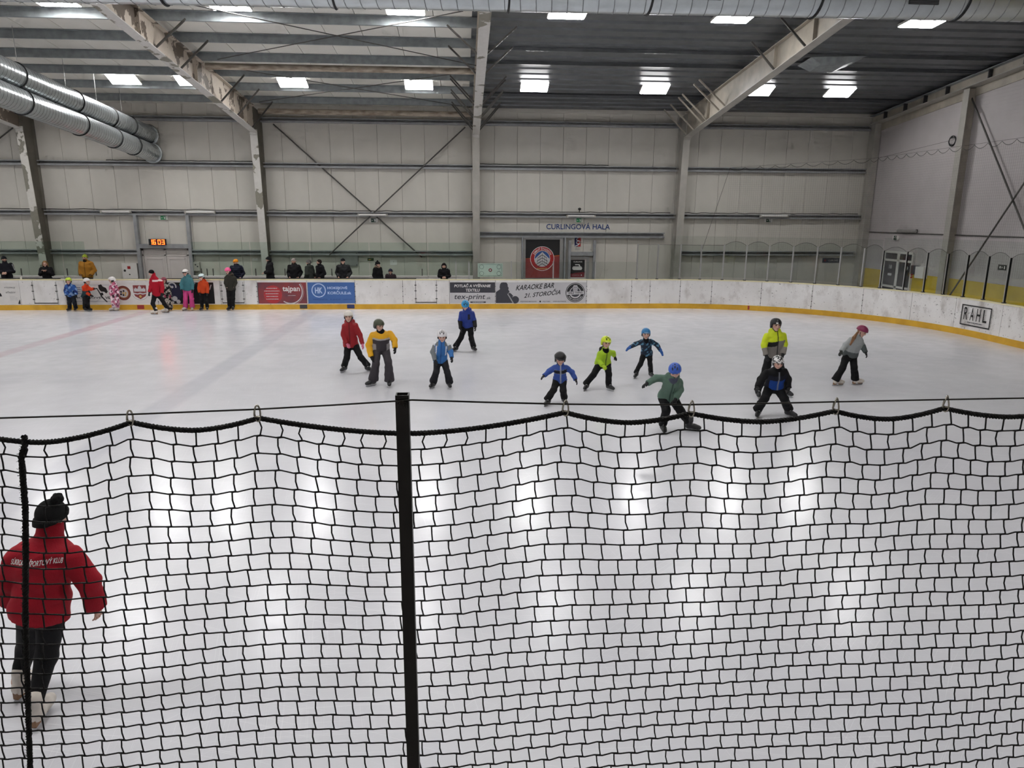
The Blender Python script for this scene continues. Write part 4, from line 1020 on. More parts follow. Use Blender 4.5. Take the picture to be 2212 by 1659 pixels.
# karaoke bar
r_, x0, x1 = advert('pale advert reading KARAOKE BAR 21. STOROČIA with singer silhouette', 1070.5, 1267, mat('karaoke_print', (206, 204, 206), 0.45, var=0.08, vscale=1.2)); w_ = x1 - x0
sil = [(0, 0.235), (0.235, 0.235), (0.2, 0.42), (0.185, 0.55), (0.165, 0.62), (0.15, 0.66), (0.13, 0.60), (0.15, 0.70), (0.135, 0.78), (0.14, 0.86), (0.13, 0.90), (0.128, 1.0), (0.115, 1.07), (0.08, 1.08), (0.06, 1.07), (0.045, 1.0), (0.04, 0.88), (0.045, 0.80), (0.0, 0.68)]
PBd.poly([(x0 + 0.012 + a * w_, c) for a, c in sil], K_DGREY, 'singer_silhouette', r_, 0.005)
PBd.disc(x0 + 0.215 * w_, 0.37, 0.155, K_DGREY, 'microphone_head', r_, 0.006, 24); PBd.ring(x0 + 0.215 * w_, 0.37, 0.15, 0.165, K_PALE, 'microphone_glint', r_, 0.007, 16, 0.6, 2.4)
PBd.poly([(x0 + 0.125 * w_, 0.62), (x0 + 0.14 * w_, 0.60), (x0 + 0.20 * w_, 0.24), (x0 + 0.185 * w_, 0.24)], K_GREY, 'stand_glint', r_, 0.007)
PBd.text('KARAOKE BAR', x0 + 0.22 * w_, x0 + 0.64 * w_, 0.745, 0.955, K_BLACK, 'lettering', r_, 0.006, 0.015, 0.35, 0.07); PBd.text('21. STOROČIA', x0 + 0.31 * w_, x0 + 0.71 * w_, 0.44, 0.68, K_BLACK, 'lettering', r_, 0.006, 0.015, 0.35, 0.10)
PBd.text('WILDTHING BRATISLAVA', x0 + 0.27 * w_, x0 + 0.45 * w_, 0.27, 0.32, K_BLACK, 'small_lettering', r_, 0.006, 0.01); PBd.disc(x0 + 0.49 * w_, 0.295, 0.035, K_BLACK, 'round_badge', r_, 0.006, 14); PBd.text('WILD THING', x0 + 0.515 * w_, x0 + 0.60 * w_, 0.27, 0.32, K_BLACK, 'small_lettering', r_, 0.006, 0.01); PBd.text('WWW.WILDTHING.SK', x0 + 0.63 * w_, x0 + 0.775 * w_, 0.27, 0.32, K_BLACK, 'small_lettering', r_, 0.006, 0.01)
cx, cz = x0 + 0.875 * w_, 0.66
PBd.disc(cx, cz, 0.40, K_BLACK, 'club_badge', r_, 0.006, 40); PBd.ring(cx, cz, 0.355, 0.375, K_PALE, 'badge_rim', r_, 0.008); PBd.disc(cx, cz, 0.24, K_PALE, 'badge_field', r_, 0.008); PBd.disc(cx, cz + 0.02, 0.20, K_DGREY, 'badge_core', r_, 0.009)
PBd.poly([(cx - 0.36, cz - 0.10), (cx + 0.36, cz - 0.06), (cx + 0.34, cz + 0.07), (cx - 0.34, cz + 0.03)], K_PALE, 'badge_ribbon', r_, 0.010); PBd.text('WILD THING', cx - 0.30, cx + 0.30, cz - 0.065, cz + 0.015, K_BLACK, 'badge_lettering', r_, 0.012, 0.02, 0, 0.055)
PBd.poly([(cx - 0.09, cz + 0.06), (cx + 0.09, cz + 0.06), (cx + 0.10, cz + 0.24), (cx + 0.07, cz + 0.30), (cx - 0.07, cz + 0.30), (cx - 0.10, cz + 0.24)], K_PALE, 'badge_microphone', r_, 0.011)
for k in range(4): PBd.rect(cx - 0.085, cx + 0.085, cz + 0.10 + k * 0.045, cz + 0.115 + k * 0.045, K_DGREY, 'microphone_bar', r_, 0.0125)
PBd.arctext('MUSIC KARAOKE BAR', cx, cz, 0.30, 0.06, math.radians(210), math.radians(330), K_PALE, 'badge_lettering', r_, 0.010, 0.02, True)
# hockey shop advert with crest
r_, x0, x1 = advert('white advert with hockey player, round emblem and city crest on the boards', 141, 338, M_WHITE); w_ = x1 - x0
xb = lambda q: s_at(q, 0.7)
for z_ in (0.98, 0.33): PBd.rect(xb(142), xb(243), z_, z_ + 0.008, K_NAVY, 'rule', r_, 0.005)
PBd.text('HOKEJOVÉ', xb(160), xb(218), 0.43, 0.53, K_BLACK, 'lettering', r_, 0.006, 0.02); PBd.text('VECI', xb(226), xb(246), 0.43, 0.53, K_BLACK, 'lettering', r_, 0.006, 0.02)
PBd.lines(xb(160), xb(177), 0.60, 0.92, 4, K_NAVY, 'price_list', r_, 0.006, 12)
hx = lambda px, py: (float(at_y(px, py, Y_B)[0]), float(at_y(px, py, Y_B)[2]))
PBd.poly([hx(*q) for q in ((213, 622), (212, 616), (218, 614), (222, 619), (229, 622), (233, 630), (230, 634), (225, 630), (219, 630), (215, 626))], K_BLACK, 'player_silhouette', r_, 0.006)
PBd.poly([hx(*q) for q in ((208, 622), (210, 622), (222, 641), (233, 652), (231, 653), (220, 643))], K_BLACK, 'hockey_stick', r_, 0.007); PBd.poly([hx(*q) for q in ((216, 633), (222, 632), (224, 637), (218, 639))], K_BLACK, 'glove_silhouette', r_, 0.006)
cx, cz = hx(266.5, 633)
PBd.disc(cx, cz, 0.285, flat('emblem_brown', (128, 62, 52)), 'round_emblem', r_, 0.005); PBd.ring(cx, cz, 0.19, 0.20, K_GOLD, 'emblem_line', r_, 0.007); PBd.disc(cx, cz, 0.18, K_PALE, 'emblem_field', r_, 0.007)
for k, (dx, dz, m_) in enumerate(((-0.08, 0.05, K_BLACK), (0.02, 0.08, K_BLACK), (0.09, 0.0, K_GOLD), (0.0, -0.08, K_BLACK), (-0.09, -0.05, K_BLACK), (0.0, 0.0, K_GOLD), (0.07, -0.08, K_GOLD))):
    PBd.poly([(cx + dx - 0.045, cz + dz), (cx + dx, cz + dz + 0.045), (cx + dx + 0.045, cz + dz), (cx + dx, cz + dz - 0.045)], m_, 'emblem_tile', r_, 0.009)
cx, cz = hx(302.5, 631)
PBd.poly([(cx - 0.25, cz + 0.27), (cx + 0.25, cz + 0.27), (cx + 0.25, cz - 0.02), (cx + 0.2, cz - 0.16), (cx, cz - 0.28), (cx - 0.2, cz - 0.16), (cx - 0.25, cz - 0.02)], K_MAROON, 'crest_shield', r_, 0.005)
PBd.poly([(cx - 0.22, cz + 0.02)] + [(cx + a, cz + c) for a, c in ((0.22, 0.02), (0.22, 0.14), (0.17, 0.14), (0.17, 0.20), (0.12, 0.14), (0.06, 0.14), (0.06, 0.2), (0, 0.26), (-0.06, 0.2), (-0.06, 0.14), (-0.12, 0.14), (-0.17, 0.2), (-0.17, 0.14), (-0.22, 0.14))], K_PALE, 'crest_castle', r_, 0.007)
PBd.poly([(cx - 0.24, cz - 0.02), (cx - 0.1, cz - 0.05), (cx, cz - 0.02), (cx + 0.1, cz - 0.05), (cx + 0.24, cz - 0.02), (cx + 0.23, cz - 0.07), (cx + 0.1, cz - 0.10), (cx, cz - 0.07), (cx - 0.1, cz - 0.10), (cx - 0.23, cz - 0.07)], K_PALE, 'crest_wave', r_, 0.007)
PBd.disc(cx, cz - 0.17, 0.05, K_GOLD, 'crest_rose', r_, 0.007, 12); PBd.ring(cx, cz + 0.02, 0.32, 0.335, K_GREY, 'crest_ribbon', r_, 0.005, 24, math.radians(205), math.radians(335))
# dark advert behind the queue of children
r_, x0, x1 = advert('black advert with navy circle and white marks behind the queue of children', 352, 463, K_BLACK); w_ = x1 - x0
cx, cz = hx(372, 620); PBd.disc(cx, 0.68, 0.36, flat('deep_navy', (44, 44, 72)), 'navy_circle', r_, 0.005); PBd.ring(cx, cz + 0.02, 0.12, 0.17, K_PALE, 'white_arch', r_, 0.007, 16, math.radians(-20), math.radians(190)); PBd.disc(cx, cz, 0.05, K_PALE, 'white_dot', r_, 0.007, 12)
for px_, py_, rr in ((378, 645, 0.10), (386, 653, 0.08), (374, 655, 0.05)):
    a_, c_ = hx(px_, py_); PBd.disc(a_, max(c_, 0.24 + rr), rr, K_PALE, 'white_ball', r_, 0.007, 16)
PBd.ring(hx(419, 618)[0], hx(419, 618)[1], 0.10, 0.14, K_PALE, 'white_mark', r_, 0.007, 12, math.radians(60), math.radians(180)); PBd.poly([hx(452, 626), hx(454, 626), hx(457, 615), hx(455, 615)], K_PALE, 'white_slash', r_, 0.007)
# outfit advert at the left edge
r_, x0, x1 = advert('white advert reading VÝSTROJ VÍŤAZOV at the left edge', -30, 41, M_WHITE)
PBd.text('VÝSTROJ', xb(11), xb(34), 0.84, 0.92, K_DGREY, 'lettering', r_, 0.006, 0.01, 0.2); PBd.text('VÍŤAZOV', xb(12.5), xb(34), 0.66, 0.74, K_DGREY, 'lettering', r_, 0.006, 0.01, 0.2)
PBd.lines(xb(20), xb(38), 0.38, 0.56, 4, K_GREY, 'small_print', r_, 0.006, 21, False); PBd.poly([(xb(36), 0.24), (xb(41), 0.24), (xb(41), 0.42), (xb(38.5), 0.36), (xb(37), 0.3)], K_BLACK, 'black_quarter_disc', r_, 0.006); PBd.poly([hx(-4, 630), hx(2, 634), hx(5, 640), hx(-4, 641)], K_BLACK, 'black_wing', r_, 0.006)
# RAHL on the curved boards
s0_, s1_ = s_at(2078, 0.7), s_at(2142, 0.7)
qa, na = path(s0_); qb, nb = path(s1_)
uu = np.array([qb[0] - qa[0], qb[1] - qa[1], 0]); LW = np.linalg.norm(uu); uu /= LW
nn_ = np.cross(uu, [0, 0, 1]); 
PRh = Plane((qa[0] + nn_[0] * 0.03, qa[1] + nn_[1] * 0.03, 0), uu)
rh = empty('board_advert', (float(qa[0] + qb[0]) / 2, float(qa[1] + qb[1]) / 2, 0.3), label='RAHL advert in a black outline on the curved boards', cat='advert')
zl_, zh_ = 0.34, 1.0; tkk = 0.035
for r4 in ((0, LW, zl_, zl_ + tkk), (0, LW, zh_ - tkk, zh_), (0, tkk, zl_, zh_), (LW - tkk, LW, zl_, zh_)): PRh.rect(*r4, K_BLACK, 'outline_bar', rh, 0.0)
for k, ch in enumerate('RAHL'): PRh.text(ch, LW * (0.10 + 0.215 * k), LW * (0.10 + 0.215 * k + 0.135), 0.52, 0.92, K_BLACK, 'letter', rh, 0.0, 0.012)
PRh.lines(LW * 0.08, LW * 0.92, 0.41, 0.49, 1, K_DGREY, 'small_print', rh, 0.0, 31)
MB().tube([(float(at_y(45, 600, Y_B + .07)[0]), Y_B + 0.07, 1.2), (float(at_y(45, 600, Y_B + .07)[0]), Y_B + 0.07, 1.29)], [0.032, 0.04], 14).build('paper_cup', M_WHITE, None, (float(at_y(45, 600, Y_B + .07)[0]), Y_B + 0.07, 1.2), label='small white paper cup standing on the boards at left', cat='cup')

# ---- scalloped safety net hung in the far right corner
A_, B_, C_ = np.array([11.9, 32.2, 5.85]), np.array([17.3, 30.4, 6.15]), np.array([17.3, 14.0, 6.1])
def netline(f):
    la, lb = np.linalg.norm(B_ - A_), np.linalg.norm(C_ - B_); s_ = f * (la + lb)
    return A_ + (B_ - A_) * (s_ / la) if s_ < la else B_ + (C_ - B_) * ((s_ - la) / lb)
LN = np.linalg.norm(B_ - A_) + np.linalg.norm(C_ - B_)
en = empty('corner_net', tuple(A_), label='fine pale safety net with scalloped top rope in the right corner', cat='net')
N_SC = int(LN / 0.62)
top = []
for k in range(N_SC * 8 + 1):
    p = netline(k / (N_SC * 8)); f_ = (k % 8) / 8; top.append(p - np.array([0, 0, 0.14 * (1 - (2 * f_ - 1) ** 2)]))
MB().tube(top, 0.009, 4, False).build('top_rope', M_ROD, en)
MB().tube([netline(k / 60) + np.array([0, 0, 0.02]) for k in range(61)], 0.005, 4, False).build('support_wire', M_ROD, en)
nb_ = MB(); nv = int(LN / 0.09)
for k in range(nv + 1):
    p = netline(k / nv); nb_.bar((p[0], p[1], 1.9), (p[0], p[1], p[2] - 0.1), 0.0022)
for k in range(45):
    z_ = 2.0 + k * 0.09
    nb_.bar((*A_[:2], z_), (*B_[:2], z_), 0.0022); nb_.bar((*B_[:2], z_), (*C_[:2], z_), 0.0022)
tag(nb_.build('netting', mat('net_thread', (120, 114, 112), 0.8, var=0.1), en), kind='stuff')
rod('net_guy_wire', A_, at_y(1515, 545, Y_W - 0.3), 0.008, M_ROD, 'thin guy wire slanting down from the left end of the corner net', 'wire', n=5)
rod('net_guy_wire', (17.6, 30.2, 6.2), (X_R - 0.1, 27.1, 6.62), 0.006, M_ROD, 'thin wire from the corner net to the cable coil', 'wire', n=5)
# sloping hatch cover under the dark deck
hp_ = roofpt(1800, 130, -0.05)
hb = MB(); hb.add([hp_ + np.array(q) for q in ((-1.0, -0.5, -0.02), (0.9, -0.5, 0.05), (0.9, 0.5, -0.02), (-1.0, 0.5, -0.10), (-0.6, -0.4, -0.22), (0.2, -0.4, -0.22), (0.2, 0.4, -0.30), (-0.6, 0.4, -0.30))], [(3, 2, 1, 0), (4, 5, 6, 7), (0, 1, 5, 4), (1, 2, 6, 5), (2, 3, 7, 6), (3, 0, 4, 7)])
o = hb.build('roof_hatch', M_ZINC, None, tuple(hp_), label='grey sloping hatch box under the dark deck near right wall', cat='roof hatch'); fix_normals(o)
# ================================================================== PEOPLE
def surface_nets(F, xs, ys, zs):
    s = F < 0
    nx_, ny_, nz_ = F.shape
    acc = np.zeros((nx_ - 1, ny_ - 1, nz_ - 1, 3), np.float32); cnt = np.zeros((nx_ - 1, ny_ - 1, nz_ - 1), np.float32)
    ax = (xs, ys, zs); quads = []
    for a in range(3):
        sl0 = [slice(None)] * 3; sl1 = [slice(None)] * 3; sl0[a] = slice(0, -1); sl1[a] = slice(1, None)
        idx = np.argwhere(s[tuple(sl0)] != s[tuple(sl1)])
        if len(idx) == 0: continue
        i1 = idx.copy(); i1[:, a] += 1
        f0 = F[tuple(idx.T)]; f1 = F[tuple(i1.T)]
        t = f0 / (f0 - f1)
        pos = np.stack([ax[k][idx[:, k]] for k in range(3)], 1).astype(np.float32)
        pos[:, a] += t * (ax[a][i1[:, a]] - ax[a][idx[:, a]])
        o = [k for k in range(3) if k != a]
        for d1 in (0, 1):
            for d2 in (0, 1):
                c = idx.copy(); c[:, o[0]] -= d1; c[:, o[1]] -= d2
                ok = (c >= 0).all(1) & (c[:, 0] < nx_ - 1) & (c[:, 1] < ny_ - 1) & (c[:, 2] < nz_ - 1)
                cc = tuple(c[ok].T); np.add.at(acc, cc, pos[ok]); np.add.at(cnt, cc, 1)
        ok = (idx[:, o[0]] > 0) & (idx[:, o[1]] > 0) & (idx[:, o[0]] < F.shape[o[0]] - 1) & (idx[:, o[1]] < F.shape[o[1]] - 1)
        e = idx[ok]; flip = s[tuple(e.T)]
        q = []
        for d1, d2 in ((1, 1), (0, 1), (0, 0), (1, 0)):
            c = e.copy(); c[:, o[0]] -= d1; c[:, o[1]] -= d2; q.append(c)
        quads.append((np.stack(q, 1), flip if a != 1 else ~flip))
    used = cnt > 0
    ids = -np.ones(cnt.shape, np.int64); ids[used] = np.arange(used.sum())
    V = acc[used] / cnt[used][:, None]
    faces = []
    for q, flip in quads:
        f = ids[q[..., 0], q[..., 1], q[..., 2]]
        f[~flip] = f[~flip][:, ::-1]
        faces.append(f)
    return V, np.concatenate(faces)

class Field:
    def __init__(s, lo, hi, h, fine=None, hf=None):
        def axis(a, b, k):
            if fine is None: return np.arange(a, b + h, h)
            f0, f1 = fine[0][k], fine[1][k]
            return np.unique(np.concatenate([np.arange(a, f0, h), np.arange(f0, f1, hf), np.arange(f1, b + h, h)]))
        s.ax = [axis(lo[k], hi[k], k) for k in range(3)]
        s.F = np.full(tuple(len(a) for a in s.ax), 1.0, np.float32)
    def sub(s, lo, hi):
        sl = []
        for k in range(3):
            i0 = np.searchsorted(s.ax[k], lo[k]); i1 = np.searchsorted(s.ax[k], hi[k]); sl.append(slice(max(i0 - 1, 0), i1 + 1))
        g = np.meshgrid(*[s.ax[k][sl[k]] for k in range(3)], indexing='ij')
        return tuple(sl), np.stack(g, -1)
    def add(s, lo, hi, fn, k=0.03, cut=None):
        sl, P = s.sub(np.array(lo) - 0.08, np.array(hi) + 0.08)
        if P.size == 0: return
        d = fn(P)
        if cut is not None: d = np.maximum(d, cut(P))
        o = s.F[sl]
        if k > 0:
            hh = np.maximum(k - np.abs(d - o), 0) / k
            s.F[sl] = np.minimum(d, o) - hh * hh * k * 0.25
        else: s.F[sl] = np.minimum(d, o)
    def carve(s, lo, hi, fn):
        sl, P = s.sub(lo, hi)
        if P.size: s.F[sl] = np.maximum(s.F[sl], -fn(P))
    def cone(s, a, b, ra, rb, k=0.03, cut=None):
        a, b = np.array(a, float), np.array(b, float); m = max(ra, rb)
        s.add(np.minimum(a, b) - m, np.maximum(a, b) + m, lambda P: cone_d(P, a, b, ra, rb), k, cut)
    def mesh(s): return surface_nets(s.F, *s.ax)
def cone_d(P, a, b, ra, rb):
    ab = b - a; L2 = ab @ ab + 1e-9
    t = np.clip(((P - a) @ ab) / L2, 0, 1)
    return np.linalg.norm(P - a - t[..., None] * ab, axis=-1) - (ra + (rb - ra) * t)
def unit(v): v = np.array(v, float); return v / (np.linalg.norm(v) + 1e-9)
def pnoise(P, f, seed=0.0):
    x, y, z = P[..., 0] * f + seed, P[..., 1] * f + seed * 1.7, P[..., 2] * f - seed
    return (np.sin(x + 1.3 * np.sin(y * 0.9 + z)) + np.sin(y * 1.1 + 1.7 * np.sin(z * 0.8 - x * 0.6)) + np.sin(z * 0.95 + 1.4 * np.sin(x * 1.2 + y * 0.5))) / 3

def color_mat(name, rough, bump=0.12, bscale=90.0, sheen=0.0, spec=0.4):
    m, nt, b_, vec = shader(name)
    at = nt.nodes.new('ShaderNodeAttribute'); at.attribute_name = 'Col'
    n = noise(nt, vec, 35, 3)
    c = mix(nt, 0.25, at.outputs['Color'], ramp2(nt, n, 0.3, 0.7, (0.75, 0.75, 0.75), (1, 1, 1)), 'MULTIPLY')
    nt.links.new(c, b_.inputs['Base Color']); b_.inputs['Roughness'].default_value = rough; b_.inputs['Specular IOR Level'].default_value = spec
    if sheen: b_.inputs['Sheen Weight'].default_value = sheen
    h = noise(nt, vec, bscale, 3); bp = nt.nodes.new('ShaderNodeBump'); bp.inputs['Strength'].default_value = bump; bp.inputs['Distance'].default_value = 0.01
    nt.links.new(h, bp.inputs['Height']); nt.links.new(bp.outputs['Normal'], b_.inputs['Normal'])
    return m
M_SKIN = color_mat('skin_and_underwear', 0.55, 0.05)
M_CLOTH = color_mat('winter_fabric', 0.8, 0.25, 70, 0.0, 0.25)
M_NYLON = color_mat('nylon_shell', 0.6, 0.2, 40, 0.0, 0.35)
M_HELM = color_mat('helmet_shell', 0.3, 0.02)
M_KNIT = color_mat('knitted_wool', 0.9, 0.5, 160, 0.0, 0.2)
M_BOOTK = mat('black_skate_boot', (26, 26, 28), 0.4, col2=(42, 42, 44), vscale=18)
M_BOOTW = mat('white_skate_boot', (214, 206, 196), 0.5, var=0.12, vscale=14)
M_SOLE = mat('brown_skate_heel', (150, 112, 78), 0.5, var=0.2, vscale=14)
M_BLADE = mat('skate_blade_steel', (206, 208, 212), 0.3, 0.6, var=0.1, vscale=20)
M_HOLD = mat('white_blade_holder', (222, 222, 222), 0.4, var=0.06, vscale=20)
M_SHOE = mat('dark_winter_shoe', (40, 38, 38), 0.7, var=0.3, vscale=14)
M_EYE = mat('eye_dark', (50, 38, 34), 0.25, var=0.1)

def mesh_np(name, V, Fq, col=None, smooth=True):
    me = bpy.data.meshes.new(name)
    me.vertices.add(len(V)); me.vertices.foreach_set('co', np.ascontiguousarray(V, np.float32).ravel())
    n = Fq.shape[1]
    me.loops.add(Fq.size); me.loops.foreach_set('vertex_index', Fq.ravel().astype(np.int32))
    me.polygons.add(len(Fq)); me.polygons.foreach_set('loop_start', np.arange(0, Fq.size, n, dtype=np.int32))
    me.polygons.foreach_set('use_smooth', np.full(len(Fq), smooth))
    if col is not None:
        a = me.attributes.new('Col', 'FLOAT_COLOR', 'POINT'); rgba = np.ones((len(V), 4), np.float32); rgba[:, :3] = col
        a.data.foreach_set('color', rgba.ravel())
    me.update(); me.validate()
    return me
def obj_np(name, V, Fq, m, parent, col=None):
    me = mesh_np(name, V, Fq, col); me.materials.append(m)
    o = bpy.data.objects.new(name, me); COL.objects.link(o); o.parent = parent
    return o
def C(*c): return np.array(lin(c if len(c) > 1 else c[0]))

# ---- shared hands, boots and blades
def hand_mesh(kind):
    """right hand, wrist at origin, fingers along -z, palm facing -y, thumb on +x"""
    f = Field((-0.07, -0.06, -0.21), (0.09, 0.06, 0.05), 0.0045)
    th = {'bare': 1.0, 'glove': 1.35, 'mitt': 1.6}[kind]
    f.cone((0, 0, 0.04), (0, 0, -0.02), 0.027 * th, 0.026 * th, 0.02)
    for x_ in (-0.022, -0.008, 0.008, 0.022): f.cone((x_ * 0.7, 0, -0.015), (x_, 0, -0.082), 0.016 * th * 0.8, 0.015 * th * 0.8, 0.015)
    if kind != 'mitt':
        for x_, l_ in ((-0.031, 0.055), (-0.0105, 0.072), (0.0105, 0.078), (0.031, 0.068)):
            x_ *= (1.0 if kind == 'bare' else 1.12)
            a_, b2, c_ = np.array([x_, 0, -0.082]), np.array([x_ * 1.15, -0.010, -0.082 - l_ * 0.55]), np.array([x_ * 1.18, -0.034, -0.082 - l_ * 0.92])
            f.cone(a_, b2, 0.0085 * th, 0.008 * th, 0.006); f.cone(b2, c_, 0.008 * th, 0.0068 * th, 0.006)
    else:
        f.cone((-0.012, 0, -0.08), (-0.010, -0.02, -0.150), 0.028, 0.021, 0.02); f.cone((0.014, 0, -0.08), (0.012, -0.02, -0.152), 0.028, 0.021, 0.02)
    f.cone((0.022, -0.004, -0.030), (0.050, -0.016, -0.068), 0.012 * th, 0.0095 * th, 0.012); f.cone((0.050, -0.016, -0.068), (0.054, -0.028, -0.098), 0.0095 * th, 0.0075 * th, 0.008)
    return f.mesh()
HANDS = {}
def get_hand(kind, mirror):
    if (kind, mirror) not in HANDS:
        V, Fq = hand_mesh(kind)
        if mirror: V = V * np.array([-1, 1, 1]); Fq = Fq[:, ::-1]
        HANDS[kind, mirror] = mesh_np('hand', V, Fq)
    return HANDS[kind, mirror]
def boot_mesh(kind):
    f = Field((-0.08, -0.14, 0.0), (0.08, 0.24, 0.36), 0.0085)
    z0 = {'hockey': 0.078, 'figure': 0.085, 'shoe': 0.035}[kind]
    f.cone((0, -0.055, z0 + 0.012), (0, 0.115, z0 + 0.002), 0.040, 0.038, 0.03); f.cone((0, 0.06, z0 + 0.014), (0, 0.145, z0 + 0.0), 0.043, 0.034, 0.03)
    top = {'hockey': 0.17, 'figure': 0.135, 'shoe': 0.10}[kind]
    f.cone((0, -0.05, z0 + 0.02), (0, -0.045, z0 + top), 0.045, 0.05, 0.04); f.cone((0, -0.02, z0 + 0.03), (0, 0.06, z0 + 0.03), 0.045, 0.036, 0.03)
    if kind == 'hockey': f.cone((0, 0.005, z0 + top * 0.75), (0, 0.02, z0 + top + 0.03), 0.035, 0.022, 0.03)
    sl, P = f.sub((-9, -9, -9), (9, 9, 9)); f.F = np.maximum(f.F, z0 - 0.028 - P[..., 2])
    return f.mesh()
BOOTS = {}
def get_boot(kind):
    if kind not in BOOTS:
        V, Fq = boot_mesh(kind); me = mesh_np('skate', V, Fq)
        bl = MB()
        if kind != 'shoe':
            n = 12; pr = []
            for k in range(n + 1):
                y_ = -0.125 + 0.29 * k / n; pr.append((y_, 0.0 + 0.022 * (2 * k / n - 1) ** 8))
            pr += [(0.165, 0.032), (-0.125, 0.032)]
            bl.prism(pr, 'x', -0.0025, 0.0025)
            bl.cur = 1
            if kind == 'hockey':
                for a_, c_ in ((-0.10, -0.015), (0.045, 0.13)): bl.prism([(a_, 0.062), (a_ + 0.015, 0.024), (c_ - 0.01, 0.024), (c_, 0.062)], 'x', -0.013, 0.013)
            else:
                bl.prism([(-0.10, 0.085), (-0.095, 0.03), (-0.03, 0.03), (-0.02, 0.085)], 'x', -0.018, 0.018); bl.prism([(0.03, 0.07), (0.04, 0.03), (0.14, 0.03), (0.15, 0.06)], 'x', -0.012, 0.012)
        BOOTS[kind] = (me, bl)
        if kind != 'shoe':
            mb = bpy.data.meshes.new('blade'); mb.from_pydata(bl.v, [], bl.f); mb.polygons.foreach_set('material_index', bl.m)
            mb.materials.append(M_BLADE); mb.materials.append(M_HOLD if kind == 'hockey' else M_SOLE); mb.update()
            BOOTS[kind] = (me, mb)
    return BOOTS[kind]
LACES = {}
def get_laces(kind):
    if kind not in LACES:
        b_ = MB(); z0 = 0.078 if kind == 'hockey' else 0.085
        for y_, z_, w_ in ((0.105, z0 + 0.040, 0.017), (0.085, z0 + 0.050, 0.019), (0.062, z0 + 0.062, 0.020), (0.040, z0 + 0.076, 0.021), (0.018, z0 + 0.100, 0.022), (0.012, z0 + 0.128, 0.022)):
            b_.tube([(-w_, y_ - 0.004, z_ - 0.004), (0, y_ + 0.002, z_ + 0.003), (w_, y_ - 0.004, z_ - 0.004)], 0.0042, 5)
        me = bpy.data.meshes.new('laces'); me.from_pydata(b_.v, [], b_.f); me.materials.append(M_HOLD); me.update(); LACES[kind] = me
    return LACES[kind]
SOLID = {}
def solid(col, rough=0.75):
    key = (col, rough)
    if key not in SOLID: SOLID[key] = mat('fabric_%s_%d' % ('_'.join(str(v) for v in col), int(rough * 100)), col, rough, var=0.2, vscale=40, bump=0.15, bscale=120)
    return SOLID[key]

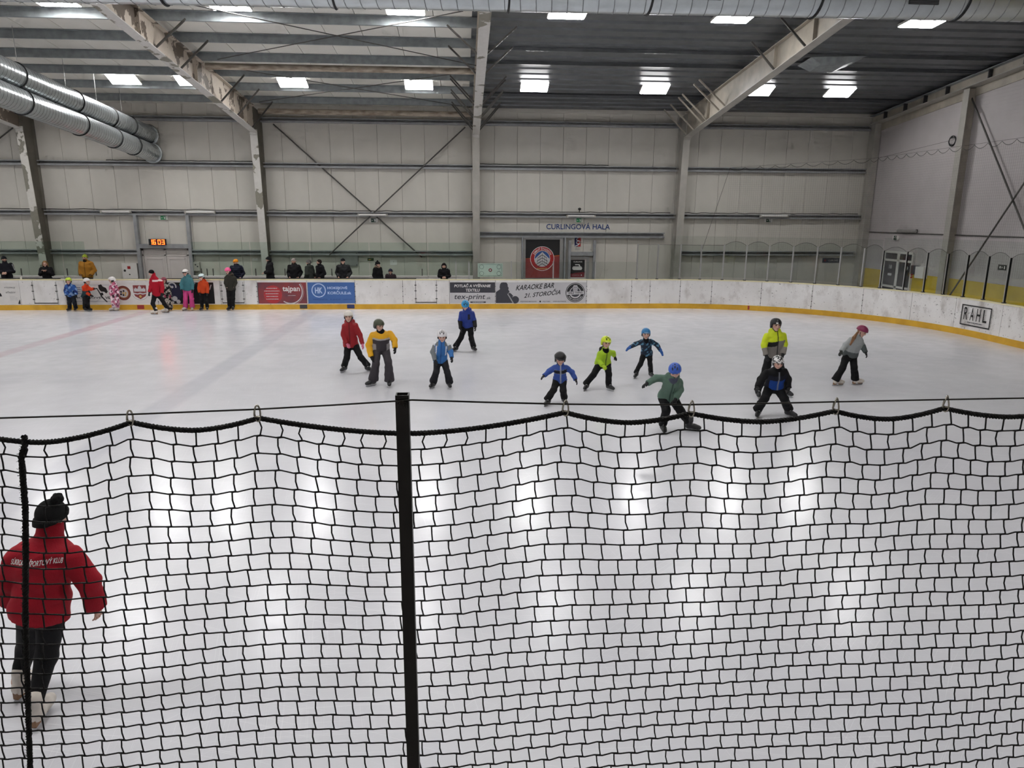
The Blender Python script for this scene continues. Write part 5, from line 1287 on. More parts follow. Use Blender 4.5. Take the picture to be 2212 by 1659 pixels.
# ---- one person. J: joints in world space, S: what they wear
def build_person(label, J, S, h):
    """J keys: pel neck head shA shB elA elB wrA wrB hipA hipB knA knB ftA ftB (ground points) ; A is on the picture's left"""
    k = S.get('r', 1.0); hs = S.get('hs', 0.112)
    vx = h
    g = (J['ftA'] + J['ftB']) / 2
    root = empty('person', tuple(g), label=label, cat='person')
    L = {q: v - g for q, v in J.items()}
    up = unit(L['neck'] - L['pel']); Lt = np.linalg.norm(L['neck'] - L['pel'])
    lat = L['shB'] - L['shA']; Wd = np.linalg.norm(lat) / 2; lat = unit(lat - up * (lat @ up))
    front = np.cross(lat, up) * (-1 if S.get('back') else 1)
    hy, hp_, hr = S.get('head', (0, 0, 0))                       # yaw to the picture's right, pitch down, roll (degrees)
    hy, hp_, hr = math.radians(hy), math.radians(hp_), math.radians(hr)
    hf = np.array([math.sin(hy) * math.cos(hp_), -math.cos(hy) * math.cos(hp_), -math.sin(hp_)])
    hu = unit(np.array([math.sin(hr), 0, 1.0]) - hf * (np.array([math.sin(hr), 0, 1.0]) @ hf)); hrt = np.cross(hf, hu)
    H = L['head']; HM = np.stack([hrt, hf, hu])                   # head local axes
    def hl(P): return ((P - H) @ HM.T) / hs
    def hw(q): return H + (np.array(q, float) * hs) @ HM
    an = {}
    foots = S.get('toe', (0, 0))                                  # direction of the toes, degrees, 0 = towards the camera, + = picture's right
    for q, dg in zip('AB', foots):
        a_ = math.radians(dg); fd = np.array([math.sin(a_), -math.cos(a_), 0])
        an[q] = L['ft' + q] + np.array([0, 0, (0.15 if S.get('boot', 'hockey') != 'shoe' else 0.09) * S.get('fs', 0.9 * k)]) - fd * 0.045 * k
    skin = C(S.get('skin', (214, 176, 158)))
    # ---------------- body (one continuous skin: head, neck, trunk, arms, legs)
    pts = np.array([L[q] for q in L] + [an['A'], an['B'], hw((0, 0, 1.1))])
    lo, hi = pts.min(0) - 0.16, pts.max(0) + 0.16
    hb0, hb1 = H - hs * 1.25, H + hs * 1.25
    f = Field(lo, hi, vx * 1.9, (hb0, hb1), vx * 0.62)
    R = lambda v: v * k
    f.cone(L['pel'], L['pel'] + up * Lt * 0.55, R(0.062), R(0.065), 0.03); f.cone(L['pel'] + up * Lt * 0.55, L['pel'] + up * Lt * 0.88, R(0.068), R(0.05), 0.03)
    f.cone(L['shA'], L['shB'], R(0.034), R(0.034), 0.03); f.cone(L['hipA'], L['hipB'], R(0.055), R(0.055), 0.03)
    f.cone(L['neck'] - up * 0.03, H - hu * hs * 0.35, R(0.048), hs * 0.42, 0.03)
    for q in 'AB':
        f.cone(L['sh' + q], L['el' + q], R(0.034), R(0.030), 0.02); f.cone(L['el' + q], L['wr' + q], R(0.030), R(0.025), 0.02)
        f.cone(L['hip' + q], L['kn' + q], R(0.052), R(0.042), 0.02); f.cone(L['kn' + q], an[q], R(0.042), R(0.032), 0.02)
    def ell(c, r): return lambda P: (np.linalg.norm((hl(P) - np.array(c)) / np.array(r), axis=-1) - 1) * min(r) * hs
    f.add(hb0, hb1, ell((0, -0.08, 0.18), (0.66, 0.80, 0.78)), 0.02); f.add(hb0, hb1, ell((0, 0.16, -0.38), (0.47, 0.52, 0.58)), 0.03)
    f.add(hb0, hb1, ell((0, 0.80, -0.10), (0.10, 0.14, 0.22)), 0.012); f.add(hb0, hb1, ell((0, 0.62, 0.22), (0.42, 0.16, 0.10)), 0.02)
    for sx in (-1, 1):
        f.add(hb0, hb1, ell((sx * 0.68, -0.06, -0.06), (0.09, 0.18, 0.26)), 0.008); f.add(hb0, hb1, ell((sx * 0.36, 0.46, -0.2), (0.20, 0.2, 0.2)), 0.03)
        f.carve(hb0, hb1, ell((sx * 0.27, 0.80, 0.08), (0.15, 0.13, 0.10)))
    f.add(hb0, hb1, ell((0, 0.60, -0.50), (0.22, 0.13, 0.10)), 0.015); f.add(hb0, hb1, ell((0, 0.52, -0.80), (0.2, 0.17, 0.14)), 0.03)
    V, Fq = f.mesh()
    col = np.tile(skin, (len(V), 1)); q = hl(V); inh = (np.abs(q) < 1.25).all(1)
    lips = inh & (np.abs(q[:, 0]) < 0.22) & (np.abs(q[:, 2] + 0.50) < 0.06) & (q[:, 1] > 0.5); col[lips] = skin * np.array([0.72, 0.46, 0.46])
    brow = inh & (np.abs(np.abs(q[:, 0]) - 0.28) < 0.17) & (np.abs(q[:, 2] - 0.25) < 0.05) & (q[:, 1] > 0.4); col[brow] = C(S.get('brow', (128, 98, 78)))
    eyes = inh & (np.abs(np.abs(q[:, 0]) - 0.27) < 0.12) & (np.abs(q[:, 2] - 0.08) < 0.06) & (q[:, 1] > 0.4); col[eyes] = C(120, 90, 80)
    cheek = inh & (np.abs(np.abs(q[:, 0]) - 0.38) < 0.2) & (np.abs(q[:, 2] + 0.22) < 0.2) & (q[:, 1] > 0.3); col[cheek] = col[cheek] * np.array([1.0, 0.84, 0.82])
    if 'beard' in S:
        bd = inh & (q[:, 2] < -0.30) & (q[:, 1] > 0.05) & ~lips; col[bd] = C(S['beard'])
    if 'hair' in S:                                                # short hair painted as scalp colour under the real hair
        sc2 = inh & ((q[:, 2] > 0.55) | ((q[:, 1] < -0.1) & (q[:, 2] > -0.5))); col[sc2] = C(S['hair'])
    obj_np('body', V, Fq, M_SKIN, root, col)
    if not S.get('back') and S.get('eyes', True):
        for sx in (-1, 1):
            e_ = MB(); c0 = hw((sx * 0.27, 0.665, 0.08)); rr = 0.085 * hs
            e_.tube([c0 - hf * rr, c0 - hf * rr * 0.4, c0 + hf * rr * 0.4, c0 + hf * rr], [rr * 0.3, rr * 1.1, rr * 1.1, rr * 0.4], 8)
            eo = e_.build('eye', M_EYE); eo.parent = root; eo.location = (0, 0, 0)
    # ---------------- trousers
    tr = S['trousers']; flare = tr.get('flare', 1.0); tk = tr.get('thick', 1.0)
    pts = np.array([L['pel'], L['hipA'], L['hipB'], L['knA'], L['knB'], an['A'], an['B']])
    f = Field(pts.min(0) - 0.17, pts.max(0) + 0.17, vx)
    f.cone(L['hipA'] * 0.85 + L['hipB'] * 0.15, L['hipB'] * 0.85 + L['hipA'] * 0.15, R(0.093) * tk, R(0.093) * tk, 0.04); f.cone(L['pel'], L['pel'] + up * 0.06, R(0.10), R(0.10), 0.04)
    for qq in 'AB':
        kn, ank = L['kn' + qq], an[qq]
        dn = unit(ank - kn)
        f.cone(L['hip' + qq], kn, R(0.084) * tk, R(0.066) * tk, 0.03)
        zc = tr.get('cuff', 0.02)
        end = ank + dn * 0.05
        f.cone(kn, end, R(0.066) * tk, R(0.066) * tk * flare, 0.03, cut=lambda P, dn=dn, ank=ank: (P - ank) @ dn - zc)
    sl, P = f.sub((-9, -9, -9), (9, 9, 9))
    wr = tr.get('wrinkle', 0.006); f.F = np.where(np.abs(f.F) < 0.08, f.F + wr * pnoise(P * np.array([1, 1, 1.6]), 26, 3.1 + len(label)), f.F)
    V, Fq = f.mesh()
    obj_np('trousers', V, Fq, M_CLOTH if not tr.get('shell') else M_NYLON, root, tr['color'](V, L) if callable(tr['color']) else np.tile(C(tr['color']), (len(V), 1)))
    # ---------------- jacket
    ja = S['jacket']; tkj = ja.get('thick', 1.0); hem = ja.get('hem', -0.14); puff = ja.get('puff', 0.0)
    pts = np.array([L[q2] for q2 in ('pel', 'neck', 'shA', 'shB', 'elA', 'elB', 'wrA', 'wrB')] + [L['pel'] + up * Lt * (hem - 0.05)])
    f = Field(pts.min(0) - 0.2, pts.max(0) + 0.17, vx)
    ts = np.array([hem - 0.05, 0.0, 0.3, 0.65, 0.88, 1.0, 1.06]); Wj = Wd * ja.get('wide', 1.0)
    wds = np.array([1.04 * ja.get('skirt', 1.0), 0.99, 0.93, 1.02, 0.95, 0.52, 0.36]) * Wj + 0.012; dps = np.array([0.84, 0.82, 0.76, 0.80, 0.66, 0.50, 0.36]) * min(Wj, 0.155 * k) * ja.get('deep', 1.0) + 0.012
    hipw = np.linalg.norm(L['hipB'] - L['hipA']) / 2 + R(0.088) * tk
    wds[:2] = np.maximum(wds[:2], hipw * np.array([1.06, 1.0])); dps[:2] = np.maximum(dps[:2], R(0.132) * max(tk, 0.95)); wds[2] = max(wds[2], 0.85 * hipw)
    org = L['pel']
    def torso(P):
        Q = P - org; t = (Q @ up) / Lt; u_ = Q @ lat; v_ = Q @ front
        w2 = np.interp(t, ts, wds); d2 = np.interp(t, ts, dps)
        rr = np.sqrt((u_ / w2) ** 2 + (v_ / d2) ** 2)
        d = (rr - 1) * np.minimum(w2, d2) * 0.9
        e = np.maximum(np.maximum((hem - t) * Lt, (t - 1.05) * Lt), -1)
        return np.maximum(d, e)
    blo, bhi = np.minimum(L['pel'], L['neck']) - Wj - 0.12, np.maximum(L['pel'], L['neck']) + Wj + 0.06
    f.add(blo, bhi, torso, 0.0)
    for qq in 'AB':
        sh, el, wr_ = L['sh' + qq], L['el' + qq], L['wr' + qq]; dn = unit(wr_ - el)
        f.cone(sh, el, R(0.062) * tkj, R(0.054) * tkj, 0.04)
        f.cone(el, wr_ + dn * 0.05, R(0.054) * tkj, R(0.046) * tkj * ja.get('cuff', 1.0), 0.025, cut=lambda P, dn=dn, wr_=wr_: (P - wr_) @ dn - 0.008)
    if ja.get('collar', 0.05):
        c_ = ja.get('collar', 0.05)
        f.cone(L['neck'] - up * 0.03, L['neck'] + up * c_ + (H - L['neck']) * 0.12, R(0.072), R(0.066), 0.03)
    if ja.get('hood'):
        hc_ = L['neck'] - front * 0.065 * k - up * 0.01; f.cone(hc_ - lat * 0.06 * k, hc_ + lat * 0.06 * k, R(0.055), R(0.055), 0.03); f.cone(hc_ + up * 0.03, hc_ - up * 0.07 - front * 0.015, R(0.05), R(0.03), 0.03)
    sl, P = f.sub((-9, -9, -9), (9, 9, 9)); near = np.abs(f.F) < 0.08
    dd = ja.get('wrinkle', 0.006) * pnoise(P * np.array([1, 1, 1.5]), 24, 1.0 + len(label) * 0.37)
    if puff:
        t = ((P - org) @ up) / 0.075; dd = dd + puff * np.cos(t * 2 * math.pi)
    f.F = np.where(near, f.F + dd, f.F)
    V, Fq = f.mesh()
    Q = V - org; info = {'t': (Q @ up) / Lt, 'u': (Q @ lat) / Wj, 'v': (Q @ front), 'P': V}
    darm = []
    for qq in 'AB':
        sh, el, wr_ = L['sh' + qq], L['el' + qq], L['wr' + qq]
        d1_, d2_ = cone_d(V, sh, el, R(0.062) * tkj, R(0.054) * tkj), cone_d(V, el, wr_, R(0.054) * tkj, R(0.046) * tkj)
        s1 = np.clip(((V - sh) @ (el - sh)) / ((el - sh) @ (el - sh)), 0, 1); s2 = np.clip(((V - el) @ (wr_ - el)) / ((wr_ - el) @ (wr_ - el)), 0, 1)
        darm.append((np.minimum(d1_, d2_), np.where(d1_ < d2_, s1, 1 + s2)))
    dt = torso(V)
    isarm = np.minimum(darm[0][0], darm[1][0]) < dt - 0.004
    info['arm'] = np.where(isarm, np.where(darm[0][0] < darm[1][0], darm[0][1], darm[1][1]), -1.0)
    info['side'] = np.where(darm[0][0] < darm[1][0], -1, 1)
    colr = ja['color'](info) if callable(ja['color']) else np.tile(C(ja['color']), (len(V), 1))
    if ja.get('zip'):
        zw = (np.clip((0.016 - np.abs(Q @ lat)) / 0.011, 0, 1) * ((info['v'] > 0) & (info['arm'] < 0)))[:, None]; colr = colr * (1 - zw) + C(ja['zip']) * zw
    jk = obj_np('jacket', V, Fq, M_NYLON if ja.get('shell') else M_CLOTH, root, colr)
    S['_jacket'] = (V, info, front, up, lat, org, Lt, Wj, jk, g)
    if ja.get('fur'):
        fb = MB(); c0 = L['neck'] + up * 0.035 - front * 0.02
        ring = [c0 + (lat * math.cos(a_) * 0.105 + front * math.sin(a_) * 0.085) * k + up * 0.02 * math.sin(a_ * 3) for a_ in np.linspace(0, 2 * math.pi, 25)]
        fb.tube(ring, [0.026 + 0.008 * math.sin(i_ * 2.3) for i_ in range(25)], 7, False); o_ = fb.build('fur_trim', solid(ja['fur'], 0.9)); o_.parent = root; o_.location = (0, 0, 0)
    if S.get('scarf'):
        f2 = Field(L['neck'] - 0.14, L['neck'] + 0.16, vx * 0.8); f2.cone(L['neck'] - up * 0.01, L['neck'] * 0.55 + (H - hu * hs * 0.7) * 0.45 + hf * 0.01, R(0.074), R(0.066), 0.02); f2.cone(L['neck'] + front * 0.035, L['neck'] + front * 0.045 - up * 0.06, R(0.06), R(0.045), 0.03)
        V, Fq = f2.mesh(); obj_np('neck_warmer', V, Fq, M_KNIT, root, np.tile(C(S['scarf']), (len(V), 1)))
    # ---------------- headgear
    he = S.get('helmet')
    if he:
        hc2 = 1.4 * hs
        f = Field(H - hc2, H + hc2, max(0.0075, vx * 0.62))
        kind = he.get('kind', 'ski'); sz = he.get('size', 1.05)
        def shell(P):
            Q = hl(P) / sz
            lowz = np.where(Q[..., 2] < 0.24, 0.42 if kind == 'ski' else 0.7, 1.0); Qs = np.stack([Q[..., 0], Q[..., 1], 0.24 + (Q[..., 2] - 0.24) * lowz], -1)
            o1 = (np.linalg.norm((Qs - np.array([0, -0.06, 0.24])) / np.array([0.86, 1.02, 0.86]), axis=-1) - 1) * 0.86
            i1 = (np.linalg.norm((Qs - np.array([0, -0.06, 0.20])) / np.array([0.70, 0.86, 0.74]), axis=-1) - 1) * 0.72
            if kind == 'ski': zb_ = np.interp(Q[..., 1], [-1.1, -0.3, 0.12, 0.32, 0.95], [-0.42, -0.55, -0.55, 0.22, 0.36])
            else: zb_ = np.interp(Q[..., 1], [-1.1, -0.2, 0.4, 0.95], [-0.12, 0.02, 0.14, 0.32])
            cutz = zb_ - Q[..., 2]
            return np.maximum(np.maximum(o1, -i1), cutz) * hs * sz
        f.add(H - hc2, H + hc2, shell, 0)
        vents = []
        for sx in (-0.30, 0.0, 0.30):
            for (y0_, z0_) in ((0.62, 0.80), (0.15, 1.08)) if sx else ((0.45, 0.98), (-0.1, 1.10)):
                a_, b_ = hw(np.array([sx, y0_, z0_]) * sz), hw(np.array([sx * 1.05, y0_ - 0.22, z0_ + 0.12]) * sz); vents.append((a_, b_))
        if he.get('vents', True):
            for a_, b_ in vents: f.carve(np.minimum(a_, b_) - 0.04, np.maximum(a_, b_) + 0.04, lambda P, a_=a_, b_=b_: cone_d(P, a_, b_, 0.011, 0.011))
        V, Fq = f.mesh(); colh = he['color'](hl(V)) if callable(he['color']) else np.tile(C(he['color']), (len(V), 1)); colh = np.array(colh)
        Q = hl(V)
        if he.get('vents', True):
            for a_, b_ in vents: colh[cone_d(V, a_, b_, 0.0125, 0.0125) < 0] = C(24, 24, 26)
        if kind == 'ski' and he.get('pads', True): colh[(Q[:, 2] < -0.02) & (Q[:, 1] > -0.6)] = C(he.get('padc', (26, 26, 28)))
        if he.get('patch'): colh[(np.abs(Q[:, 0] - 0.25) < 0.16) & (np.abs(Q[:, 2] - 0.52) < 0.12) & (Q[:, 1] > 0.4)] = C(he['patch'])
        if he.get('print'):
            pr_ = (np.abs(Q[:, 2] - 0.52) < 0.10) & (np.abs(Q[:, 0]) < 0.52) & (Q[:, 1] > 0.3) & (np.sin(Q[:, 0] * 22 + 2 * np.sin(Q[:, 2] * 30)) > -0.1); colh[pr_] = C(he['print'])
        obj_np('helmet', V, Fq, M_HELM, root, colh)
        sb_ = MB()
        for sx in (-1, 1): sb_.tube([hw((sx * 0.70, 0.02, -0.10)), hw((sx * 0.56, 0.30, -0.62)), hw((sx * 0.2, 0.50, -1.0))], 0.006, 5)
        sb_.tube([hw((-0.2, 0.50, -1.0)), hw((0, 0.54, -1.03)), hw((0.2, 0.50, -1.0))], 0.007, 5)
        o_ = sb_.build('chin_strap', M_BLACK); o_.parent = root; o_.location = (0, 0, 0)
        if he.get('goggles'):
            gb = MB(); ring = [hw((0.85 * math.cos(a_) * sz, -0.06 + 1.0 * math.sin(a_) * sz, he.get('gz', 0.36))) for a_ in np.linspace(0, 2 * math.pi, 33)]
            gb.tube(ring, 0.009, 6, False)
            front_arc = [hw((0.76 * math.sin(a_) * sz, -0.04 + 1.0 * math.cos(a_) * sz, he.get('gz', 0.36) - 0.04)) for a_ in np.linspace(-1.0, 1.0, 13)]
            gb.tube(front_arc, [0.010] + [0.019] * 11 + [0.010], 8); o_ = gb.build('goggles', mat('goggle_black', (22, 22, 26), 0.15, var=0.1)); o_.parent = root; o_.location = (0, 0, 0)
    ht = S.get('hat')
    if ht:
        hc2 = 1.5 * hs; f = Field(H - hc2, H + hc2 + np.array([0, 0, 0.04]), max(0.0075, vx * 0.62))
        tall = ht.get('tall', 1.0)
        def cap(P):
            Q = hl(P)
            o1 = (np.linalg.norm((Q - np.array([0, -0.10, 0.24])) / np.array([0.78, 0.93, 0.82 * tall]), axis=-1) - 1) * 0.78
            return np.maximum(o1, np.interp(Q[..., 1], [-1, 0.3, 0.9], [-0.42, 0.10, 0.34]) - Q[..., 2]) * hs
        f.add(H - hc2, H + hc2, cap, 0)
        def brim(P):
            Q = hl(P); zc = np.interp(Q[..., 1], [-1, 0.3, 0.9], [-0.32, 0.18, 0.42])
            o1 = (np.linalg.norm((Q[..., :2] - np.array([0, -0.10])) / np.array([0.80, 0.95]), axis=-1) - 1) * 0.8
            return np.sqrt(np.maximum(np.abs(o1) - 0.03, 0) ** 2 + np.maximum(np.abs(Q[..., 2] - zc) - 0.12, 0) ** 2) * hs - 0.035 * hs
        if ht.get('brim', True): f.add(H - hc2, H + hc2, brim, 0.006)
        V, Fq = f.mesh(); obj_np('hat', V, Fq, M_KNIT, root, np.tile(C(ht['color']), (len(V), 1)))
        if ht.get('pom'):
            c0 = hw((ht.get('pomx', 0), -0.2, 0.24 + 0.86 * tall)); rp2 = ht.get('pomr', 0.42) * hs
            f = Field(c0 - rp2 * 1.5, c0 + rp2 * 1.5, 0.008); f.add(c0 - rp2, c0 + rp2, lambda P: np.linalg.norm(P - c0, axis=-1) - rp2 + 0.008 * pnoise(P, 120, 2), 0); V, Fq = f.mesh(); obj_np('pompom', V, Fq, M_KNIT, root, np.tile(C(ht['color']), (len(V), 1)))
        if ht.get('peak'):
            b_ = MB(); 
            b_.add([hw(q_) for q_ in ((-0.5, 0.62, 0.30), (-0.35, 1.15, 0.20), (0.35, 1.15, 0.20), (0.5, 0.62, 0.30), (-0.5, 0.62, 0.36), (-0.35, 1.15, 0.26), (0.35, 1.15, 0.26), (0.5, 0.62, 0.36))], [(3, 2, 1, 0), (4, 5, 6, 7), (0, 1, 5, 4), (1, 2, 6, 5), (2, 3, 7, 6), (3, 0, 4, 7)]); o_ = b_.build('peak', solid(ht['color'])); o_.parent = root; o_.location = (0, 0, 0)
    if 'hair' in S:
        hk = S.get('hairkind', 'short'); hc2 = 1.5 * hs; f = Field(H - hc2 - np.array([0, 0, 0.12]), H + hc2, max(0.0075, vx * 0.62))
        if hk != 'tail':
            def hair(P):
                Q = hl(P); o1 = (np.linalg.norm((Q - np.array([0, -0.12, 0.20])) / (np.array([0.78, 0.90, 0.86]) * (0.84 if ht else 1.0)), axis=-1) - 1) * 0.78
                return np.maximum(o1 + 0.05 * pnoise(Q, 7, 2), np.interp(Q[..., 1], [-1, -0.2, 0.25, 0.6], [-0.6, -0.3 if hk == 'short' else -0.9, 0.1, 0.55]) - Q[..., 2]) * hs
            f.add(H - hc2, H + hc2, hair, 0)
            if hk == 'bob':
                for sx in (-1, 1): f.cone(hw((sx * 0.66, -0.1, 0.2)), hw((sx * 0.72, 0.0, -0.75)), 0.24 * hs, 0.22 * hs, 0.03)
                f.cone(hw((0, -0.7, 0.2)), hw((0, -0.7, -0.85)), 0.4 * hs, 0.35 * hs, 0.03)
            V, Fq = f.mesh(); obj_np('hair', V, Fq, M_KNIT, root, np.tile(C(S['hair']), (len(V), 1)) * (0.8 + 0.25 * pnoise(V, 60, 1))[:, None])
        if 'tail' in S:
            tp = [q_ - g for q_ in S['tail']]; f = Field(np.min(tp, 0) - 0.07, np.max(tp, 0) + 0.07, vx * 0.8)
            for a_, b_, ra, rb in zip(tp[:-1], tp[1:], S.get('tailr', (0.03, 0.04, 0.034)), S.get('tailr', (0.03, 0.04, 0.034))[1:] + (0.012,)): f.cone(a_, b_, ra, rb, 0.02)
            V, Fq = f.mesh(); obj_np('ponytail', V, Fq, M_KNIT, root, np.tile(C(S['hair']), (len(V), 1)) * (0.85 + 0.3 * pnoise(V * np.array([1, 1, 0.2]), 110, 1))[:, None])
    # ---------------- hands
    hk = S.get('hand', 'glove'); hcol = S.get('glove', (22, 22, 24))
    hcols = hcol if isinstance(hcol[0], tuple) else (hcol, hcol)
    hsz = S.get('hsz', 0.80 * k if hk != 'bare' else 0.9 * k)
    for qi, qq in enumerate('AB'):
        if S.get('hide_hands') and qq in S['hide_hands']: continue
        dz = -unit(S.get('hdir', {}).get(qq, L['wr' + qq] - L['el' + qq]))        # local +z points back up the forearm
        inward = unit(L['pel'] - L['wr' + qq] + front * 0.15)
        py_ = -unit(inward - dz * (inward @ dz)); px__ = np.cross(py_, dz)
        want = front; mirror = (px__ @ want) < 0                                   # thumb forward
        me = get_hand(hk, bool(mirror))
        o = bpy.data.objects.new('glove' if hk != 'bare' else 'hand', me)
        COL.objects.link(o); o.parent = root
        if len(me.materials) == 0: me.materials.append(M_CLOTH)
        o.material_slots[0].link = 'OBJECT'; o.material_slots[0].material = solid(tuple(hcols[qi])) if hk != 'bare' else solid((210, 170, 150), 0.5)
        c0 = L['wr' + qq]
        o.matrix_local = Matrix(((px__[0] * hsz, py_[0] * hsz, dz[0] * hsz, c0[0]), (px__[1] * hsz, py_[1] * hsz, dz[1] * hsz, c0[1]), (px__[2] * hsz, py_[2] * hsz, dz[2] * hsz, c0[2]), (0, 0, 0, 1)))
    # ---------------- skates
    bk = S.get('boot', 'hockey'); fs = S.get('fs', 0.9 * k)
    for qq, dg in zip('AB', foots):
        a_ = math.radians(dg); me, mb = get_boot(bk)
        o = bpy.data.objects.new('skate' if bk != 'shoe' else 'shoe', me); COL.objects.link(o); o.parent = root
        if len(me.materials) == 0: me.materials.append(M_BOOTK)
        o.material_slots[0].link = 'OBJECT'; o.material_slots[0].material = S.get('bootm') or {'hockey': M_BOOTK, 'figure': M_BOOTW, 'shoe': M_SHOE}[bk]
        fd = np.array([math.sin(a_), -math.cos(a_), 0]); leg = unit(L['kn' + qq] - an[qq])
        zu = unit(np.array([0, 0, 1.0]) * 0.55 + 0.45 * (leg - fd * (leg @ fd))); xr = np.cross(fd, zu)
        c0 = L['ft' + qq]
        o.matrix_local = Matrix(((xr[0] * fs, fd[0] * fs, zu[0] * fs, c0[0]), (xr[1] * fs, fd[1] * fs, zu[1] * fs, c0[1]), (xr[2] * fs, fd[2] * fs, zu[2] * fs, c0[2]), (0, 0, 0, 1)))
        if bk != 'shoe':
            bo = bpy.data.objects.new('blade', mb); COL.objects.link(bo); bo.parent = o
            lo_ = bpy.data.objects.new('laces', get_laces(bk)); COL.objects.link(lo_); lo_.parent = o
    return root

# ---- joints read off the photograph, set back to the depth where each skater stands
def skater(label, zoom, S, j, h=0.0115, dy=None):
    ox, oy, sc_ = zoom
    p = {q: (ox + v[0] / sc_, oy + v[1] / sc_) for q, v in j.items()}
    J = {}
    for q in 'AB': J['ft' + q] = at_z(*p['ft' + q], 0.0)
    for q in 'AB': J['ft' + q][:2] *= min(1.0, 28.80 / J['ft' + q][1])
    Yb = (J['ftA'][1] + J['ftB'][1]) / 2 + S.get('dY', 0.0)
    D = {'pel': 0.06, 'neck': -0.06, 'head': -0.10, 'shA': -0.03, 'shB': -0.03, 'elA': -0.03, 'elB': -0.03, 'wrA': -0.12, 'wrB': -0.12, 'hipA': 0.06, 'hipB': 0.06, 'knA': -0.10, 'knB': -0.10}
    if dy: D.update(dy)
    yaw = math.radians(S.get('yaw', 0)); hwid = 0.13 * S.get('r', 1.0)
    for q, d in D.items():
        if q in ('knA', 'knB'): d += (J['ft' + q[-1]][1] - Yb) * 0.5
        if q in ('shA', 'hipA'): d -= math.sin(yaw) * hwid
        if q in ('shB', 'hipB'): d += math.sin(yaw) * hwid
        J[q] = at_y(*p[q], Yb + d)
    for q in 'AB':
        J['ft' + q][2] = 0.0; J['sh' + q] = J['sh' + q] - unit(J['neck'] - J['pel']) * 0.028 * S.get('r', 1.0)
    S.setdefault('hs', 0.118 * S.get('r', 1.0) ** 0.3)
    return build_person(label, J, S, h), J

def block(*rules):
    """colour by rules (test, colour); first match wins; the last is the ground colour"""
    def fn(I):
        out = np.tile(C(rules[-1]), (len(I['t']), 1)); done = np.zeros(len(I['t']), bool)
        for test, c in rules[:-1]:
            mk = test(I) & ~done
            out[mk] = c(I['P'][mk]) if callable(c) else C(c); done |= mk
        return out
    return fn
def camo(c1, c2, c3, f=22, seed=1.0):
    def fn(P):
        n1, n2 = pnoise(P, f, seed), pnoise(P, f * 1.5, seed + 4); out = np.tile(C(c1), (len(P), 1)); out[n1 > 0.18] = C(c2); out[n2 > 0.32] = C(c3); return out
    return fn
ZA, ZB, ZC = (700, 630, 5.821), (1140, 690, 5.821), (1580, 670, 6.506)
BLK = (20, 20, 22)
skater('girl skater in red jacket and white helmet bending forward', ZA,
       dict(r=1.08, head=(0, 8, 0), helmet=dict(color=(222, 216, 206), vents=False), jacket=dict(color=(150, 26, 34), zip=(96, 16, 22), hem=-0.16, shell=True, hood=True), trousers=dict(color=BLK, flare=1.12),
            glove=((214, 110, 140), (222, 120, 150)), toe=(-20, 40)),
       dict(pel=(335, 640), neck=(318, 385), head=(308, 312), shA=(258, 420), shB=(392, 410), elA=(240, 545), elB=(452, 545), wrA=(285, 650), wrB=(482, 655), hipA=(300, 680), hipB=(392, 680), knA=(288, 830), knB=(462, 825), ftA=(245, 1010), ftB=(565, 1005)))
skater('boy skater in yellow and charcoal jacket with olive helmet', ZA,
       dict(r=1.12, yaw=12, head=(42, 14, 4), helmet=dict(color=(66, 70, 52), vents=False, size=1.05), scarf=(16, 16, 18),
            jacket=dict(hem=-0.06, shell=True, collar=0, thick=1.1, color=block((lambda I: (I['arm'] > 1.0) & (I['side'] > 0) & (np.abs(I['u']) < 1.25), (40, 38, 42)), (lambda I: I['arm'] > -0.5, (226, 168, 28)), (lambda I: I['t'] > 0.72, (226, 168, 28)), (lambda I: (I['t'] > 0.62), (168, 164, 162)),
                        (lambda I: (np.abs(I['u']) > 0.62) & (I['t'] < 0.35), (150, 148, 148)), (58, 54, 58))),
            trousers=dict(color=(66, 62, 66), flare=1.5, thick=1.05), glove=BLK, toe=(-48, 4)),
       dict(pel=(715, 700), neck=(715, 500), head=(690, 425), shA=(612, 535), shB=(825, 515), elA=(560, 680), elB=(885, 610), wrA=(592, 815), wrB=(893, 705), hipA=(662, 730), hipB=(768, 725), knA=(652, 900), knB=(808, 890), ftA=(600, 1185), ftB=(824, 1195)))
skater('boy skater in blue jacket with grey sleeves and white helmet', ZA,
       dict(r=1.0, head=(0, 22, 0), helmet=dict(color=(222, 220, 222)),
            jacket=dict(hem=-0.10, shell=True, zip=(40, 80, 140), color=block((lambda I: (I['arm'] > -0.5) & (I['side'] > 0) & (I['arm'] > 0.7), (52, 112, 178)), (lambda I: I['arm'] > 0.1, (116, 122, 126)), (lambda I: (I['arm'] > -0.5), (222, 224, 228)), (lambda I: (I['t'] > 0.85) & (np.abs(I['u']) > 0.55), (116, 122, 126)), (lambda I: (np.abs(np.abs(I['u']) - 0.82) < 0.10) & (I['t'] > 0.35), (222, 224, 228)), (52, 112, 178))),
            trousers=dict(color=(36, 36, 40), flare=1.35), glove=(26, 26, 28), toe=(-25, 8)),
       dict(pel=(1465, 850), neck=(1478, 632), head=(1484, 558), shA=(1405, 655), shB=(1555, 655), elA=(1368, 755), elB=(1592, 755), wrA=(1395, 860), wrB=(1605, 825), hipA=(1425, 880), hipB=(1508, 876), knA=(1412, 1010), knB=(1548, 1010), ftA=(1362, 1210), ftB=(1582, 1215)))
